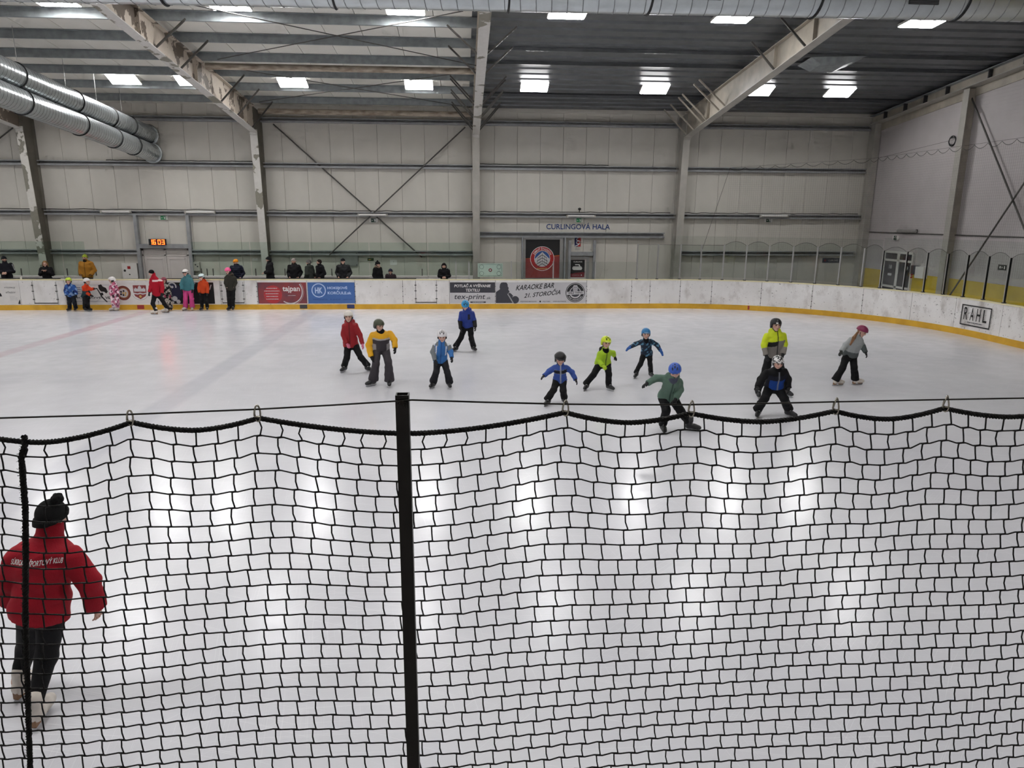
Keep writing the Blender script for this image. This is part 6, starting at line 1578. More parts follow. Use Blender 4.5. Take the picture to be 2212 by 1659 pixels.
skater('boy skater in dark blue jacket and cyan helmet looking down, farther back', ZA,
       dict(r=1.08, head=(5, 42, 0), helmet=dict(color=(52, 152, 206), kind='bowl'),
            jacket=dict(hem=-0.06, shell=True, hood=True, color=block((lambda I: I['arm'] > 0.95, (18, 18, 20)), (lambda I: (I['u'] > 0.05) & (I['u'] < 0.5) & (I['t'] > 0.52) & (I['t'] < 0.86) & (I['v'] > 0), (24, 24, 34)), (36, 58, 138))),
            trousers=dict(color=BLK, flare=1.15), glove=(28, 28, 30), toe=(-35, 25)),
       dict(pel=(1805, 420), neck=(1800, 235), head=(1775, 172), shA=(1727, 262), shB=(1862, 258), elA=(1710, 370), elB=(1890, 365), wrA=(1718, 462), wrB=(1900, 440), hipA=(1768, 445), hipB=(1838, 445), knA=(1722, 580), knB=(1852, 590), ftA=(1645, 752), ftB=(1888, 750)), dy={'head': -0.2, 'neck': -0.12})
skater('small boy skater in blue quilted jacket and black helmet, arms held out', ZB,
       dict(r=0.95, head=(4, 18, 0), helmet=dict(color=(26, 26, 28), size=1.12, vents=False, goggles=True, gz=0.44), 
            jacket=dict(hem=-0.10, shell=True, puff=0.004, zip=(170, 174, 180), color=block((lambda I: (I['arm'] < 0) & (np.abs(I['t'] - 0.68) < 0.11) & (I['v'] > -0.02), (20, 22, 34)), (lambda I: (I['arm'] < 0) & (np.abs(I['t'] - 0.68) < 0.13), (150, 150, 150)), (52, 82, 158))),
            trousers=dict(color=(26, 25, 26), flare=1.2), glove=BLK, toe=(-30, 5)),
       dict(pel=(405, 745), neck=(408, 575), head=(408, 495), shA=(340, 590), shB=(484, 590), elA=(268, 655), elB=(556, 665), wrA=(208, 705), wrB=(600, 752), hipA=(366, 770), hipB=(440, 770), knA=(322, 890), knB=(444, 890), ftA=(238, 1082), ftB=(462, 1062)))
skater('boy skater in neon lime jacket and lime helmet, one hand on knee', ZB,
       dict(r=1.0, yaw=15, head=(12, 16, 4), helmet=dict(color=(208, 226, 40), print=(240, 246, 170), padc=(200, 216, 40)), scarf=(20, 20, 20),
            jacket=dict(hem=-0.06, shell=True, hood=True, zip=(60, 80, 20), color=block((lambda I: (I['t'] > 0.90) & (I['v'] < -0.02), (22, 22, 22)), (168, 204, 40))),
            trousers=dict(color=BLK, flare=1.05), glove=((188, 220, 50), BLK), toe=(-25, 30)),
       dict(pel=(945, 540), neck=(975, 385), head=(984, 288), shA=(910, 425), shB=(1042, 400), elA=(888, 515), elB=(1072, 420), wrA=(940, 580), wrB=(1088, 455), hipA=(895, 570), hipB=(1000, 560), knA=(828, 695), knB=(1018, 690), ftA=(722, 888), ftB=(1030, 892)), dy={'elB': 0.05, 'wrB': 0.08, 'wrA': -0.18})
skater('boy skater in patterned navy jacket and blue helmet, blue mittens spread wide', ZB,
       dict(r=0.92, head=(-4, 12, 0), helmet=dict(color=(52, 124, 178), print=(186, 214, 232), vents=False), scarf=(20, 20, 24),
            jacket=dict(hem=-0.08, shell=True, color=block((lambda I: I['t'] > -9, lambda P: camo((22, 36, 54), (24, 44, 62), (86, 134, 164), 34, 2.0)(P)), (22, 36, 54))),
            trousers=dict(color=BLK, flare=0.95, thick=0.9), hand='mitt', glove=(40, 92, 168), hsz=0.95, toe=(-28, 12)),
       dict(pel=(1495, 425), neck=(1486, 258), head=(1486, 178), shA=(1432, 268), shB=(1552, 264), elA=(1352, 310), elB=(1622, 318), wrA=(1290, 348), wrB=(1664, 382), hipA=(1458, 440), hipB=(1532, 440), knA=(1418, 560), knB=(1538, 560), ftA=(1352, 735), ftB=(1556, 728)))
skater('boy skater in sage green jacket and blue helmet, one arm stretched out', ZB,
       dict(r=1.1, head=(-12, 32, -4), helmet=dict(color=(56, 94, 186), kind='bowl', size=1.05), scarf=(80, 84, 100),
            jacket=dict(hem=-0.08, shell=True, hood=True, zip=(40, 62, 52), wide=1.05, color=block((lambda I: (np.abs(I['u'] - 0.32) < 0.04) & (np.abs(I['t'] - 0.55) < 0.16) & (I['v'] > 0) & (I['arm'] < 0), (36, 54, 46)), (86, 112, 98))),
            trousers=dict(color=BLK, flare=1.0), glove=BLK, toe=(-5, 62)),
       dict(pel=(1765, 960), neck=(1828, 745), head=(1850, 648), shA=(1735, 725), shB=(1905, 765), elA=(1612, 738), elB=(1918, 880), wrA=(1508, 800), wrB=(1862, 1000), hipA=(1705, 990), hipB=(1825, 995), knA=(1742, 1150), knB=(1920, 1150), ftA=(1698, 1425), ftB=(2055, 1395)), dy={'head': -0.2, 'neck': -0.14, 'wrB': -0.2})
skater('boy skater in neon yellow and grey jacket with black helmet, behind a smaller skater', ZC,
       dict(r=1.12, head=(2, 8, 0), helmet=dict(color=(24, 24, 26), vents=False, patch=(226, 224, 220)), 
            jacket=dict(hem=-0.08, shell=True, hood=True, zip=(24, 24, 24), color=block((lambda I: I['arm'] > 1.35, (128, 122, 116)), (lambda I: I['arm'] > -0.5, (206, 222, 36)), (lambda I: (I['t'] + I['u'] * -0.06 > 0.70 - 0.10 * (I['u'] > 0) * I['u']), (206, 222, 36)), (lambda I: (I['u'] < 0) & (I['t'] > 0.50 + 0.1 * I['u']) & (I['v'] > 0), (20, 20, 20)), (132, 126, 120))),
            trousers=dict(color=BLK, flare=1.0), glove=BLK, toe=(-15, 15)),
       dict(pel=(600, 610), neck=(625, 305), head=(624, 205), shA=(500, 345), shB=(728, 340), elA=(458, 485), elB=(748, 480), wrA=(485, 628), wrB=(728, 612), hipA=(540, 650), hipB=(650, 650), knA=(455, 930), knB=(715, 930), ftA=(362, 1228), ftB=(790, 1212)), dy={'knA': -0.05, 'knB': -0.05})
skater('small skater in black and blue jacket with black and white spotted helmet', ZC,
       dict(r=1.08, head=(4, 22, 0), helmet=dict(vents=False, pads=False, patch=(232, 230, 228), color=lambda q: np.where((pnoise(q, 13, 1.0) > 0.0)[:, None], C(224, 222, 220), C(24, 24, 26)), size=0.98), scarf=(18, 18, 20),
            jacket=dict(hem=-0.04, zip=(130, 134, 140), wide=1.0, thick=1.1, color=block((lambda I: (I['arm'] < 0) & (I['t'] < 0.52) & (I['v'] > 0) & (np.abs(I['u']) < 0.85), (28, 66, 142)), (lambda I: (I['arm'] < 0) & (I['t'] < 0.78) & (I['v'] > 0), (24, 26, 38)), (20, 20, 22))),
            trousers=dict(color=BLK, flare=1.2, thick=1.05), glove=BLK, toe=(-28, 28)),
       dict(pel=(600, 1060), neck=(645, 830), head=(652, 735), shA=(500, 865), shB=(745, 850), elA=(410, 975), elB=(795, 965), wrA=(370, 1075), wrB=(800, 1085), hipA=(530, 1095), hipB=(650, 1095), knA=(468, 1245), knB=(742, 1245), ftA=(355, 1505), ftB=(822, 1500)))
ZCt = lambda x, y, Y: at_y(1580 + x / 6.506, 670 + y / 6.506, Y)
YG = float(at_z(1580 + 1600 / 6.506, 670 + 1060 / 6.506)[1])
skater('girl skater in grey sweater and maroon helmet with long ponytail', ZC,
       dict(r=1.05, yaw=28, head=(38, 28, 14), helmet=dict(color=(130, 40, 78), vents=False, kind='bowl', size=1.06), hair=(150, 112, 82), hairkind='tail', tail=[ZCt(1770, 315, YG - 0.10), ZCt(1725, 385, YG - 0.22), ZCt(1672, 485, YG - 0.20)], tailr=(0.022, 0.036, 0.020),
            jacket=dict(hem=-0.08, hood=False, collar=0.03, color=block((lambda I: (I['arm'] > 0.95) & (I['side'] > 0), (84, 92, 92)), (lambda I: (I['arm'] < 0) & (I['t'] < 0.22), (96, 102, 102)), (166, 170, 170))),
            trousers=dict(color=BLK, flare=1.3), glove=((30, 34, 28), (24, 24, 26)), boot='figure', toe=(98, 96), fs=1.0),
       dict(pel=(1665, 620), neck=(1785, 375), head=(1832, 300), shA=(1700, 395), shB=(1815, 430), elA=(1605, 485), elB=(1848, 505), wrA=(1548, 572), wrB=(1884, 590), hipA=(1618, 650), hipB=(1705, 648), knA=(1562, 815), knB=(1725, 812), ftA=(1480, 1062), ftB=(1752, 1048)), dy={'wrA': -0.1})

# ---- the instructor close to the net, seen from behind
ZD = (0, 1040, 2.68)
YW_ = float(at_z(85, 1562)[1])
S_W = dict(r=1.3, hs=0.118, back=True, head=(165, 12, 0), eyes=False, hat=dict(color=(24, 24, 24), pom=True, pomx=0.5, pomr=0.36, tall=1.08), hair=(110, 84, 64), hairkind='short', skin=(206, 168, 150),
           jacket=dict(color=(158, 22, 38), hem=-0.24, skirt=0.98, thick=1.12, cuff=1.1, collar=0.10, wrinkle=0.008, wide=1.0, deep=1.1), trousers=dict(color=(20, 20, 22), flare=0.56, thick=0.86, cuff=-0.055, wrinkle=0.003),
           hand='bare', boot='figure', toe=(172, 184), fs=1.08, hsz=0.9)
PWn, JW = skater('adult in red jacket and black bobble hat skating away, close behind the net', ZD, S_W,
       dict(pel=(235, 690), neck=(282, 335), head=(302, 205), shA=(108, 425), shB=(418, 415), elA=(52, 570), elB=(515, 585), wrA=(52, 690), wrB=(556, 720), hipA=(180, 770), hipB=(300, 770), knA=(160, 960), knB=(270, 1010), ftA=(150, 1235), ftB=(238, 1395)), h=0.010,
       dy={'pel': 0.0, 'neck': 0.04, 'head': 0.05, 'shA': 0.0, 'shB': 0.0, 'elA': 0.0, 'elB': 0.0, 'wrA': 0.08, 'wrB': 0.05, 'hipA': 0.03, 'hipB': -0.02, 'knA': 0.1, 'knB': 0.05})
# white lettering across the back of the red jacket, laid on the cloth
def back_lettering(Sx, body, t0, t1, u0, u1, name='back_lettering'):
    V, I, front, up, lat, org, Lt, Wj, jk, g = Sx['_jacket']
    v, f = text_verts(body, 0.02); lo, hi = v.min(0), v.max(0); q = (v - lo) / (hi - lo)
    back = V[(I['arm'] < 0.9) & (I['v'] < 0)]; Q = back - org
    bu, bt, bv = Q @ lat, (Q @ up) / Lt, Q @ front
    out = []
    for a, c in q:
        u_ = (u0 + (u1 - u0) * a) * Wj; t_ = t0 + (t1 - t0) * c - lat[2] * u_ / (up[2] * Lt)
        w_ = np.exp(-(((bu - u_) / 0.02) ** 2 + ((bt - t_) * Lt / 0.02) ** 2)); vv = (bv * w_).sum() / (w_.sum() + 1e-9)
        out.append(org + lat * u_ + up * t_ * Lt + front * (vv - 0.008))
    o = MB().add(out, f).build(name, K_WHITE); o.parent = jk; o.location = (0, 0, 0)
back_lettering(S_W, 'SÚKROMNÝ ŠPORTOVÝ KLUB', 0.715, 0.82, -0.90, 0.95)

# ---- children queueing along the far boards
ZE = (110, 580, 5.267)
FAR_H = 0.017
def kid(label, S, j, **kw):
    S.setdefault('hs', 0.120); S.setdefault('r', 1.0); return skater(label, ZE, S, j, h=FAR_H, **kw)
kid('child in blue camouflage jacket and lime helmet leaning on the boards', dict(r=1.0, head=(10, 5, 0), helmet=dict(color=(190, 214, 60), vents=False), glove=BLK, toe=(-10, 12),
    jacket=dict(hem=-0.1, thick=1.15, color=block((lambda I: I['t'] > -9, lambda P: camo((50, 92, 160), (34, 50, 110), (130, 160, 200), 20, 1.0)(P)), BLK)), trousers=dict(color=(28, 32, 40), thick=1.1)),
    dict(pel=(225, 300), neck=(208, 180), head=(200, 142), shA=(178, 198), shB=(258, 196), elA=(165, 250), elB=(282, 245), wrA=(175, 305), wrB=(288, 298), hipA=(205, 315), hipB=(250, 315), knA=(210, 385), knB=(268, 385), ftA=(208, 470), ftB=(282, 470)))
kid('child in orange and teal jacket and white helmet pointing right', dict(r=1.0, yaw=62, head=(75, 5, 0), helmet=dict(color=(222, 218, 216), vents=False), glove=BLK, toe=(50, 70),
    jacket=dict(hem=-0.1, thick=1.1, color=block((lambda I: I['arm'] > -0.5, (214, 66, 30)), (lambda I: I['t'] > 0.55, (214, 66, 30)), (40, 62, 68))), trousers=dict(color=BLK, thick=1.05)),
    dict(pel=(400, 305), neck=(402, 190), head=(410, 148), shA=(372, 208), shB=(420, 208), elA=(392, 272), elB=(455, 236), wrA=(448, 302), wrB=(488, 230), hipA=(385, 320), hipB=(415, 320), knA=(385, 395), knB=(418, 390), ftA=(395, 488), ftB=(438, 466)), dy={'wrA': -0.1})
kid('child in pink spotted overall and white helmet, back to the boards', dict(r=1.0, yaw=-50, head=(-70, 10, 0), helmet=dict(color=(226, 222, 220), vents=False), glove=(60, 40, 50), boot='figure', toe=(-40, -20),
    jacket=dict(hem=-0.02, thick=1.1, hood=True, color=block((lambda I: I['t'] > -9, lambda P: camo((206, 110, 140), (236, 214, 222), (120, 50, 80), 24, 3.0)(P)), BLK)), trousers=dict(thick=1.1, color=lambda V, L: camo((214, 140, 162), (240, 224, 230), (150, 84, 110), 24, 3.0)(V))),
    dict(pel=(725, 300), neck=(705, 175), head=(692, 132), shA=(682, 198), shB=(738, 198), elA=(685, 255), elB=(752, 250), wrA=(705, 300), wrB=(760, 290), hipA=(705, 318), hipB=(745, 318), knA=(712, 390), knB=(755, 390), ftA=(705, 474), ftB=(752, 472)))
kid('instructor in red jacket and black beanie striding along the boards', dict(r=1.22, hs=0.118, back=True, yaw=0, head=(-120, 12, 0), hat=dict(color=(18, 18, 20), brim=False), glove=BLK, boot='figure', toe=(-100, -95), fs=1.05,
    jacket=dict(hem=-0.14, collar=0.09, thick=1.1, color=block((lambda I: (I['arm'] < 0.5) & (np.abs(I['t'] - 0.80) < 0.05) & (I['v'] < 0) & (I['u'] > -0.2), (226, 200, 200)), (174, 22, 42))), trousers=dict(color=BLK, flare=0.8, thick=0.9)),
    dict(pel=(1208, 280), neck=(1170, 95), head=(1143, 52), shA=(1148, 122), shB=(1252, 138), elA=(1138, 205), elB=(1268, 225), wrA=(1122, 268), wrB=(1262, 280), hipA=(1180, 305), hipB=(1232, 305), knA=(1158, 400), knB=(1290, 400), ftA=(1185, 525), ftB=(1312, 502)))
kid('child in black and white patterned overall and maroon helmet behind the instructor', dict(r=1.0, yaw=10, head=(0, 5, 0), helmet=dict(color=(130, 52, 70), vents=False), glove=(170, 60, 90), boot='figure', bootm=M_BOOTK, toe=(10, 20),
    jacket=dict(hem=-0.02, thick=1.1, color=block((lambda I: I['t'] > -9, lambda P: camo((190, 182, 170), (30, 30, 32), (30, 30, 32), 30, 5.0)(P)), BLK)), trousers=dict(thick=1.1, color=lambda V, L: camo((190, 182, 170), (30, 30, 32), (30, 30, 32), 30, 5.0)(V))),
    dict(pel=(1325, 300), neck=(1295, 178), head=(1284, 138), shA=(1268, 196), shB=(1340, 196), elA=(1272, 250), elB=(1352, 250), wrA=(1290, 300), wrB=(1356, 302), hipA=(1308, 318), hipB=(1348, 318), knA=(1328, 395), knB=(1358, 395), ftA=(1345, 468), ftB=(1372, 470)), dy={q: 0.35 for q in ()})
kid('child in teal jacket, pink trousers and white helmet with goggles', dict(r=1.1, head=(-10, 10, 0), helmet=dict(color=(228, 224, 220), vents=False, goggles=True), glove=(26, 24, 26), boot='figure', toe=(-20, 15),
    jacket=dict(hem=-0.12, hood=True, color=(72, 126, 134)), trousers=dict(color=(206, 74, 136), flare=1.25, thick=1.1)),
    dict(pel=(1560, 225), neck=(1545, 90), head=(1530, 48), shA=(1500, 118), shB=(1592, 112), elA=(1482, 180), elB=(1615, 178), wrA=(1488, 238), wrB=(1612, 240), hipA=(1532, 250), hipB=(1588, 250), knA=(1530, 345), knB=(1602, 345), ftA=(1525, 465), ftB=(1608, 462)))
kid('child in orange jacket, black trousers and white and teal helmet', dict(r=1.0, head=(-25, 12, 0), helmet=dict(color=(206, 224, 224), vents=False, goggles=True), glove=(40, 40, 42), toe=(-10, 15),
    jacket=dict(hem=-0.08, hood=True, thick=1.1, color=(206, 74, 34)), trousers=dict(color=BLK)),
    dict(pel=(1735, 262), neck=(1728, 140), head=(1712, 98), shA=(1692, 165), shB=(1772, 160), elA=(1682, 225), elB=(1785, 225), wrA=(1690, 275), wrB=(1782, 280), hipA=(1715, 280), hipB=(1758, 280), knA=(1715, 365), knB=(1768, 365), ftA=(1715, 468), ftB=(1782, 466)))
kid('child in dark olive jacket and hot pink helmet, hands in pockets', dict(r=1.12, yaw=-10, head=(-20, 22, 0), helmet=dict(color=(234, 92, 146), vents=False), glove=BLK, hide_hands='AB', toe=(-12, 12),
    jacket=dict(hem=-0.1, hood=True, color=(52, 50, 44), fur=(70, 62, 52)), trousers=dict(color=BLK)),
    dict(pel=(2045, 225), neck=(2035, 72), head=(2012, 28), shA=(1992, 102), shB=(2090, 98), elA=(1985, 165), elB=(2105, 160), wrA=(2002, 215), wrB=(2082, 212), hipA=(2022, 245), hipB=(2070, 245), knA=(2025, 345), knB=(2072, 345), ftA=(2028, 468), ftB=(2072, 466)))

# ---- spectators behind the boards
Y_SP, Z_FL = 30.05, 0.30
def spectator(label, px, py_top, S, yaw=0, turn=None, arms='down', Y=Y_SP, width=1.0, lean=0.0):
    top = at_y(px, py_top, Y); hgt = float(top[2]) - Z_FL - (0.03 if S.get('hat') else 0.01)
    s_ = hgt / 1.76; S.setdefault('r', 1.25 * s_ ** 0.6); S.setdefault('hs', 0.117)
    a_ = math.radians(yaw); fr = np.array([math.sin(a_), -math.cos(a_), 0]); la = np.array([math.cos(a_), math.sin(a_), 0])
    if abs(yaw) > 90: la = -la; S['back'] = True
    base = np.array([top[0], Y, Z_FL])
    U = lambda l, f_, z: base + la * l * s_ * width + fr * f_ * s_ + np.array([0, 0, z * hgt])
    J = dict(pel=U(0, 0, 0.53), neck=U(0, 0.01 + lean, 0.832), head=U(0, 0.03 + lean, 0.925), shA=U(-0.185, lean * 0.8, 0.795), shB=U(0.185, lean * 0.8, 0.795), hipA=U(-0.09, 0, 0.52), hipB=U(0.09, 0, 0.52), knA=U(-0.10, 0.03, 0.28), knB=U(0.10, 0.03, 0.28), ftA=U(-0.11, 0.0, 0), ftB=U(0.11, 0.0, 0))
    ar = {'down': ((-0.25, -0.02, 0.64), (-0.24, 0.08, 0.50)), 'pockets': ((-0.265, -0.05, 0.65), (-0.19, 0.12, 0.55)), 'front': ((-0.25, 0.02, 0.65), (-0.06, 0.20, 0.63)), 'chest': ((-0.25, 0.04, 0.66), (-0.05, 0.17, 0.74))}[arms]
    J['elA'] = U(*ar[0]); J['wrA'] = U(*ar[1]); J['elB'] = U(-ar[0][0], *ar[0][1:]); J['wrB'] = U(-ar[1][0], *ar[1][1:])
    S['head'] = (turn if turn is not None else yaw, S.get('nod', 5), 0); S['boot'] = 'shoe'; S['toe'] = (yaw - 8, yaw + 8); S['fs'] = 1.15 * s_
    S.setdefault('trousers', dict(color=(34, 36, 44))); S.setdefault('hand', 'bare')
    return build_person(label, J, S, FAR_H)
DKJ = lambda c, **k: dict(dict(color=c, hem=-0.12, thick=1.15, wrinkle=0.009), **k)
spectator('spectator at left edge in black jacket with white sleeve stripes and black beanie', 8, 551, dict(hat=dict(color=(24, 26, 32)), jacket=DKJ(block((lambda I: (I['arm'] > 0) & (np.abs(I['P'][:, 1] * 0 + I['arm'] % 1 - 0.5) < 0.5) & (I['v'] > 0.03) & (I['v'] < 0.05), (200, 200, 204)), (24, 25, 32))), beard=(70, 56, 50)), 15, 40, 'front')
spectator('fair-haired spectator in black coat holding hands at the chest', 97, 563, dict(hair=(150, 112, 74), hairkind='bob', jacket=DKJ((22, 21, 24), puff=0.004)), 8, 14, 'chest')
spectator('spectator in mustard jacket and lime beanie, hands in pockets', 183, 547, dict(hat=dict(color=(150, 164, 50), pom=True, pomr=0.2), scarf=(24, 22, 22), beard=(40, 32, 30), jacket=DKJ((168, 116, 38), hood=True, zip=(90, 60, 24)), hide_hands='AB', trousers=dict(color=(88, 84, 80))), 0, -4, 'pockets')
spectator('spectator in navy quilted jacket and orange beanie behind the queue', 509, 558, dict(hat=dict(color=(222, 142, 40), brim=False), jacket=DKJ((28, 32, 48), puff=0.006, hood=True), nod=25, beard=(120, 90, 74)), 0, -55, 'pockets')
spectator('spectator in black jacket with rucksack, turned left', 581, 552, dict(hat=dict(color=(22, 22, 24)), jacket=DKJ((20, 20, 23), puff=0.004, hood=True)), -78, -90, 'front')
spectator('spectator facing the ice in black jacket and light grey beanie', 634, 556, dict(hat=dict(color=(150, 140, 136)), jacket=DKJ((22, 22, 24), hood=True), beard=(80, 60, 50)), 0, 0, 'pockets')
spectator('spectator in dark olive parka and grey knitted hat, turned away', 667, 559, dict(hat=dict(color=(104, 102, 100)), jacket=DKJ((52, 56, 52), hood=True)), -120, -110, 'down', width=0.9)
spectator('bareheaded dark-haired spectator in black jacket turned left', 690, 560, dict(hair=(48, 36, 32), jacket=DKJ((22, 22, 26), hood=True), beard=(70, 50, 42)), -45, -70, 'pockets', Y=30.5)
spectator('spectator in black rain jacket and black peaked cap facing the ice', 740.5, 556, dict(hat=dict(color=(26, 26, 28), peak=True, brim=False), jacket=DKJ((26, 27, 30), shell=True)), 0, 0, 'pockets', width=1.08)
spectator('spectator in black coat with fur hood and bobble hat', 815, 563, dict(hat=dict(color=(20, 20, 22), pom=True, pomr=0.3), jacket=DKJ((20, 20, 22), fur=(150, 128, 108))), 45, 70, 'down', width=0.85)
spectator('small child spectator in plum quilted jacket and navy beanie', 843.5, 580, dict(hat=dict(color=(40, 42, 58)), jacket=DKJ((54, 44, 48), puff=0.006), hs=0.112), 0, 0, 'down', width=1.1)
spectator('dark-haired spectator in black quilted jacket looking down, at the bench end', 959, 568, dict(hair=(36, 28, 28), hairkind='bob', jacket=DKJ((20, 20, 23), puff=0.006), nod=28), 0, 0, 'front')
# ================================================================== FOREGROUND NET, POST AND CABLE
Y_N = 1.60
post_ = empty('net_post', (-0.139, Y_N, 2.02), label='black square steel post holding the foreground net cable', cat='post')
PXL, PXR = -0.1535, -0.1235
b = MB()
for x0, x1, y0, y1 in ((PXL, PXR, Y_N - 0.046, Y_N - 0.043), (PXL, PXR, Y_N - 0.019, Y_N - 0.016), (PXL, PXL + 0.003, Y_N - 0.043, Y_N - 0.019), (PXR - 0.003, PXR, Y_N - 0.043, Y_N - 0.019)):
    b.box(x0, x1, y0, y1, 2.02, 3.252)
b.build('tube', M_POST, post_)
MB().tube([(-0.1385, Y_N - 0.052, 3.235), (-0.1385, Y_N - 0.044, 3.235)], [0.0055, 0.007], 10).build('bolt', M_CABLE, post_)
MB().tube([(-0.1385 - 0.008, Y_N - 0.049, 3.225), (-0.1385 - 0.009, Y_N - 0.053, 3.237), (-0.1385, Y_N - 0.054, 3.243), (-0.1385 + 0.009, Y_N - 0.053, 3.237), (-0.1385 + 0.008, Y_N - 0.049, 3.225)], 0.0016, 5).build('cable_clamp', M_CABLE, post_)
MB().box(-0.21, -0.07, Y_N - 0.10, Y_N + 0.04, 2.02, 2.03).build('foot_plate', M_POST, post_)
def nz(px, py): return float(at_y(px, py, Y_N)[2])
def nx(px, py): return float(at_y(px, py, Y_N)[0])
cab = [(-300, 910), (0, 903), (284, 895), (558, 884), (720, 875), (862, 866), (890, 864), (1050, 869), (1221, 873), (1350, 874.5), (1492, 874), (1650, 871.5), (1803, 868), (2040, 863), (2212, 860), (2500, 853)]
pts = [tuple(at_y(*q, Y_N - 0.005 if not 800 < q[0] < 950 else Y_N - 0.05)) for q in cab]
MB().tube(pts, 0.0021, 6).build('steel_cable', M_CABLE, None, (0, Y_N, 3.2), label='taut dark steel cable above the foreground net', cat='cable')
# clips
clips_px = [(-110, 925), (284, 912), (558, 903), (1221, 891), (1492, 893), (1803, 888), (2040, 882), (2330, 879)]
CL = [(nx(*q), nz(*q)) for q in clips_px]
where = {284: 'farther of two left of the post', 558: 'nearer of two left of the post', 1221: 'first one right of the post', 1492: 'second one right of the post', 1803: 'third one right of the post', 2040: 'rightmost in the picture'}
cz_of = lambda x: float(np.interp(x, [p[0] for p in pts], [p[2] for p in pts]))
for (px, py), (x, z) in zip(clips_px, CL):
    if px not in where: continue
    zc = cz_of(x)
    root = empty('snap_hook', (x, Y_N, z), label='small zinc snap hook on the steel cable, ' + where[px], cat='snap hook')
    h = (zc - z) / 2 + 0.008; zm = (zc + z) / 2 + 0.001; w = 0.0064
    ring = [(x + w * math.cos(a) * (1 - 0.25 * math.sin(a)), Y_N - 0.004 + 0.002 * math.sin(a * 2), zm + h * math.sin(a)) for a in np.linspace(0, 2 * math.pi, 21)]
    MB().tube(ring, 0.0021, 6, False).build('hook', M_CHROME, root)
    MB().tube([(x - w - 0.001, Y_N - 0.004, zm - h * 0.3), (x - w + 0.0005, Y_N - 0.004, zm + h * 0.45)], 0.0024, 6).build('gate', M_CHROME, root)
    MB().tube([(x - 0.005, Y_N - 0.007, z + 0.006), (x + 0.006, Y_N - 0.007, z + 0.004)], 0.0022, 6).build('ferrule', M_CHROME, root)
def rope_z(x):
    for (xa, za), (xb_, zb_) in zip(CL[:-1], CL[1:]):
        if xa <= x <= xb_:
            f_ = (x - xa) / (xb_ - xa); L_ = xb_ - xa
            sag = {1: 0.018}.get(0, 0.0) + (0.024 if L_ < 0.4 else 0.030 if L_ < 0.6 else 0.044)
            if xa < -0.9: sag = 0.040
            s_ = abs(2 * f_ - 1)
            return za + (zb_ - za) * f_ - sag * (1 - s_ ** 1.7)
    return CL[0][1]
net = empty('safety_net', (0, Y_N, 2.1), label='black knotted safety net filling the foreground', cat='net')
rz_ = random.Random(3)
# top rope: twisted two-strand cord
xs_ = np.linspace(CL[0][0], CL[-1][0], 1100)
for ph in (0, math.pi * 2 / 3, math.pi * 4 / 3):
    MB().tube([(x, Y_N + 0.0034 * math.cos(x * 260 + ph), rope_z(x) + 0.0034 * math.sin(x * 260 + ph)) for x in xs_], 0.0034, 5, False).build('border_rope', M_CORD, net)
# seam rope at the left
sm = [(55, 940), (56, 960), (48, 985), (50, 1010), (53, 1050), (57, 1100), (58, 1200), (57, 1300), (59, 1400), (62, 1480), (63, 1540), (65, 1600), (67, 1659), (68, 1720)]
sx_, sz_ = [nx(*q) for q in sm], [nz(*q) for q in sm]
zz = np.linspace(sz_[0], 2.16, 420)
for ph in (0, math.pi * 2 / 3, math.pi * 4 / 3):
    MB().tube([(float(np.interp(-z, [-q for q in sz_], sx_)) + 0.0035 * math.cos(z * 260 + ph) + rz_.uniform(-0.0007, 0.0007), Y_N - 0.004 + 0.0035 * math.sin(z * 260 + ph), z) for z in zz], 0.0037, 5, False).build('seam_rope', M_CORD, net)
fz = MB()                                                     # frayed fibres on the seam
for k in range(260):
    z = rz_.uniform(2.16, sz_[0]); x = float(np.interp(-z, [-q for q in sz_], sx_)); a = rz_.uniform(-0.5, 0.5); s_ = rz_.choice((-1, 1))
    fz.tube([(x + s_ * 0.005, Y_N - 0.006, z), (x + s_ * rz_.uniform(0.008, 0.0105), Y_N - 0.007, z + a * 0.006)], 0.0005, 3, False)
tag(fz.build('frayed_fibres', M_CORD, net), kind='stuff')
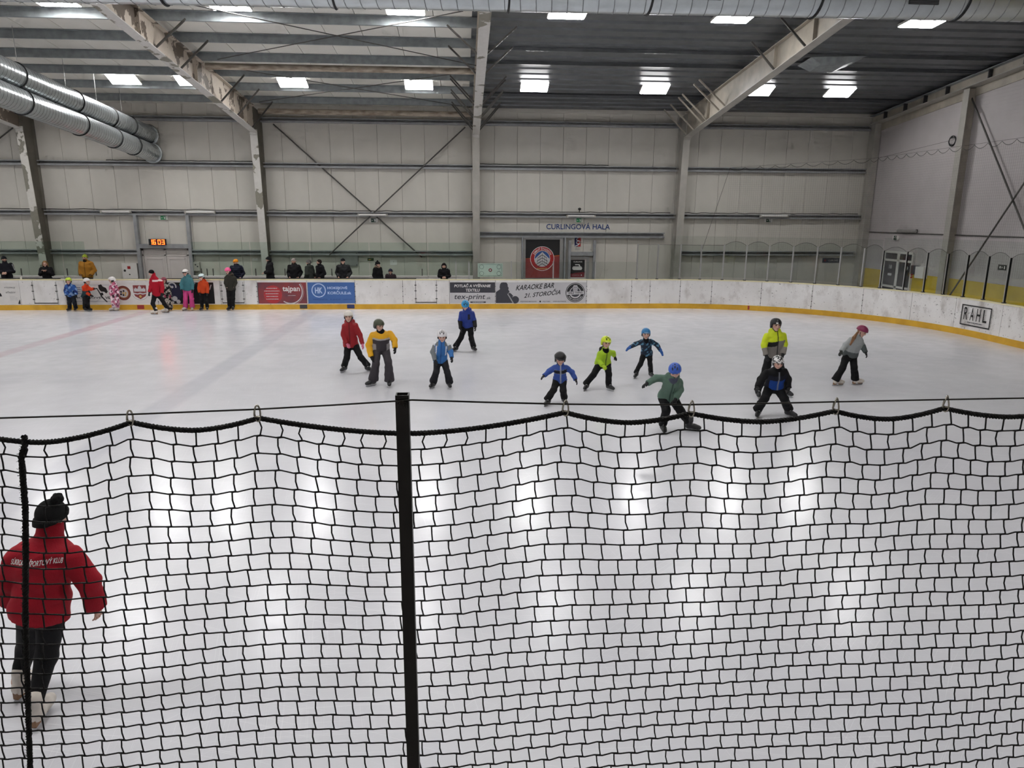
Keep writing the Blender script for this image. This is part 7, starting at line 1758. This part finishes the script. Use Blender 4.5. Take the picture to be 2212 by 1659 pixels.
# knots
PITCH_X, PITCH_Z, SHEAR = 0.0473, 0.0405, 0.14
x_first = nx(310 / 3.16 - 0, 850 + 395 / 3.16) - PITCH_X * 9
NC, NR = 66, 27
_gx = np.linspace(CL[0][0] + 0.001, CL[-1][0] - 0.001, 800); _gz = np.array([rope_z(float(q)) for q in _gx]); _dx = _gx[1] - _gx[0]
def row_profile(i):
    sg = 0.012 + 0.011 * max(i, 0); n_ = int(3 * sg / _dx) + 1; kx = np.arange(-n_, n_ + 1) * _dx; kw = np.exp(-(kx / sg) ** 2 / 2); kw /= kw.sum()
    return np.convolve(np.pad(_gz, n_, mode='edge'), kw, mode='valid')
PROF = {i: row_profile(i) for i in range(-1, NR)}
knot = {}
for j in range(NC):
    xt = x_first + j * PITCH_X
    for i in range(-1, NR):
        base = 3.1545 - PITCH_Z * i - 0.0405 * 0.5
        dz = float(np.interp(xt - SHEAR * PITCH_Z * max(i, 0), _gx, PROF[i])) - 3.172
        z = base + dz
        # below the rope the first mesh is a little squashed where the rope hangs low
        x = xt - SHEAR * (3.13 - z) + rz_.uniform(-0.0012, 0.0012)
        # the meshes gather towards the clips
        knot[i, j] = np.array([x, Y_N + rz_.uniform(-0.0015, 0.0015) + 0.006 * math.sin(xt * 5 + i * 0.2), z + rz_.uniform(-0.0008, 0.0008)])
    x = xt + 0.004
    knot[-1, j] = np.array([x, Y_N, rope_z(min(max(x, CL[0][0] + 0.001), CL[-1][0] - 0.001)) - 0.003])
DA = np.array([0.0048, -0.002, 0.0013])
R_S = 0.0019
for i in range(NR):
    pts, rad = [], []
    for j in range(NC):
        k = knot[i, j]
        pts += [k - DA * 1.5 - np.array([0.003, 0, -0.001]), k - DA * 0.75, k + DA * 0.75, k + DA * 1.5 + np.array([0.003, 0, -0.001])]
        rad += [R_S, 0.0026, 0.0026, R_S]
    MB().tube(pts, rad, 5, False).build('net_cord', M_CORD, net)
for j in range(NC):
    pts = [knot[-1, j]]
    if -0.5 < knot[-1, j][0] < 0.05 or knot[-1, j][0] < -0.9:              # slack first meshes bow sideways
        pts.append(knot[-1, j] * 0.5 + knot[0, j] * 0.5 + np.array([0.007 * (1 if j % 3 else -0.6), 0, 0]))
    for i in range(NR):
        k = knot[i, j]
        pts += [k + DA * 0.95 + np.array([0, 0, 0.003]), k + DA * 0.5, k - DA * 0.5, k - DA * 0.95 - np.array([0, 0, 0.003])]
        if i < NR - 1:
            n_ = knot[i + 1, j]
            pts.append((k - DA + n_ + DA) / 2 + np.array([rz_.uniform(-0.0012, 0.0012) - 0.0012, rz_.uniform(-0.002, 0.002), 0]))
    MB().tube(pts, R_S, 5, False).build('net_cord', M_CORD, net)
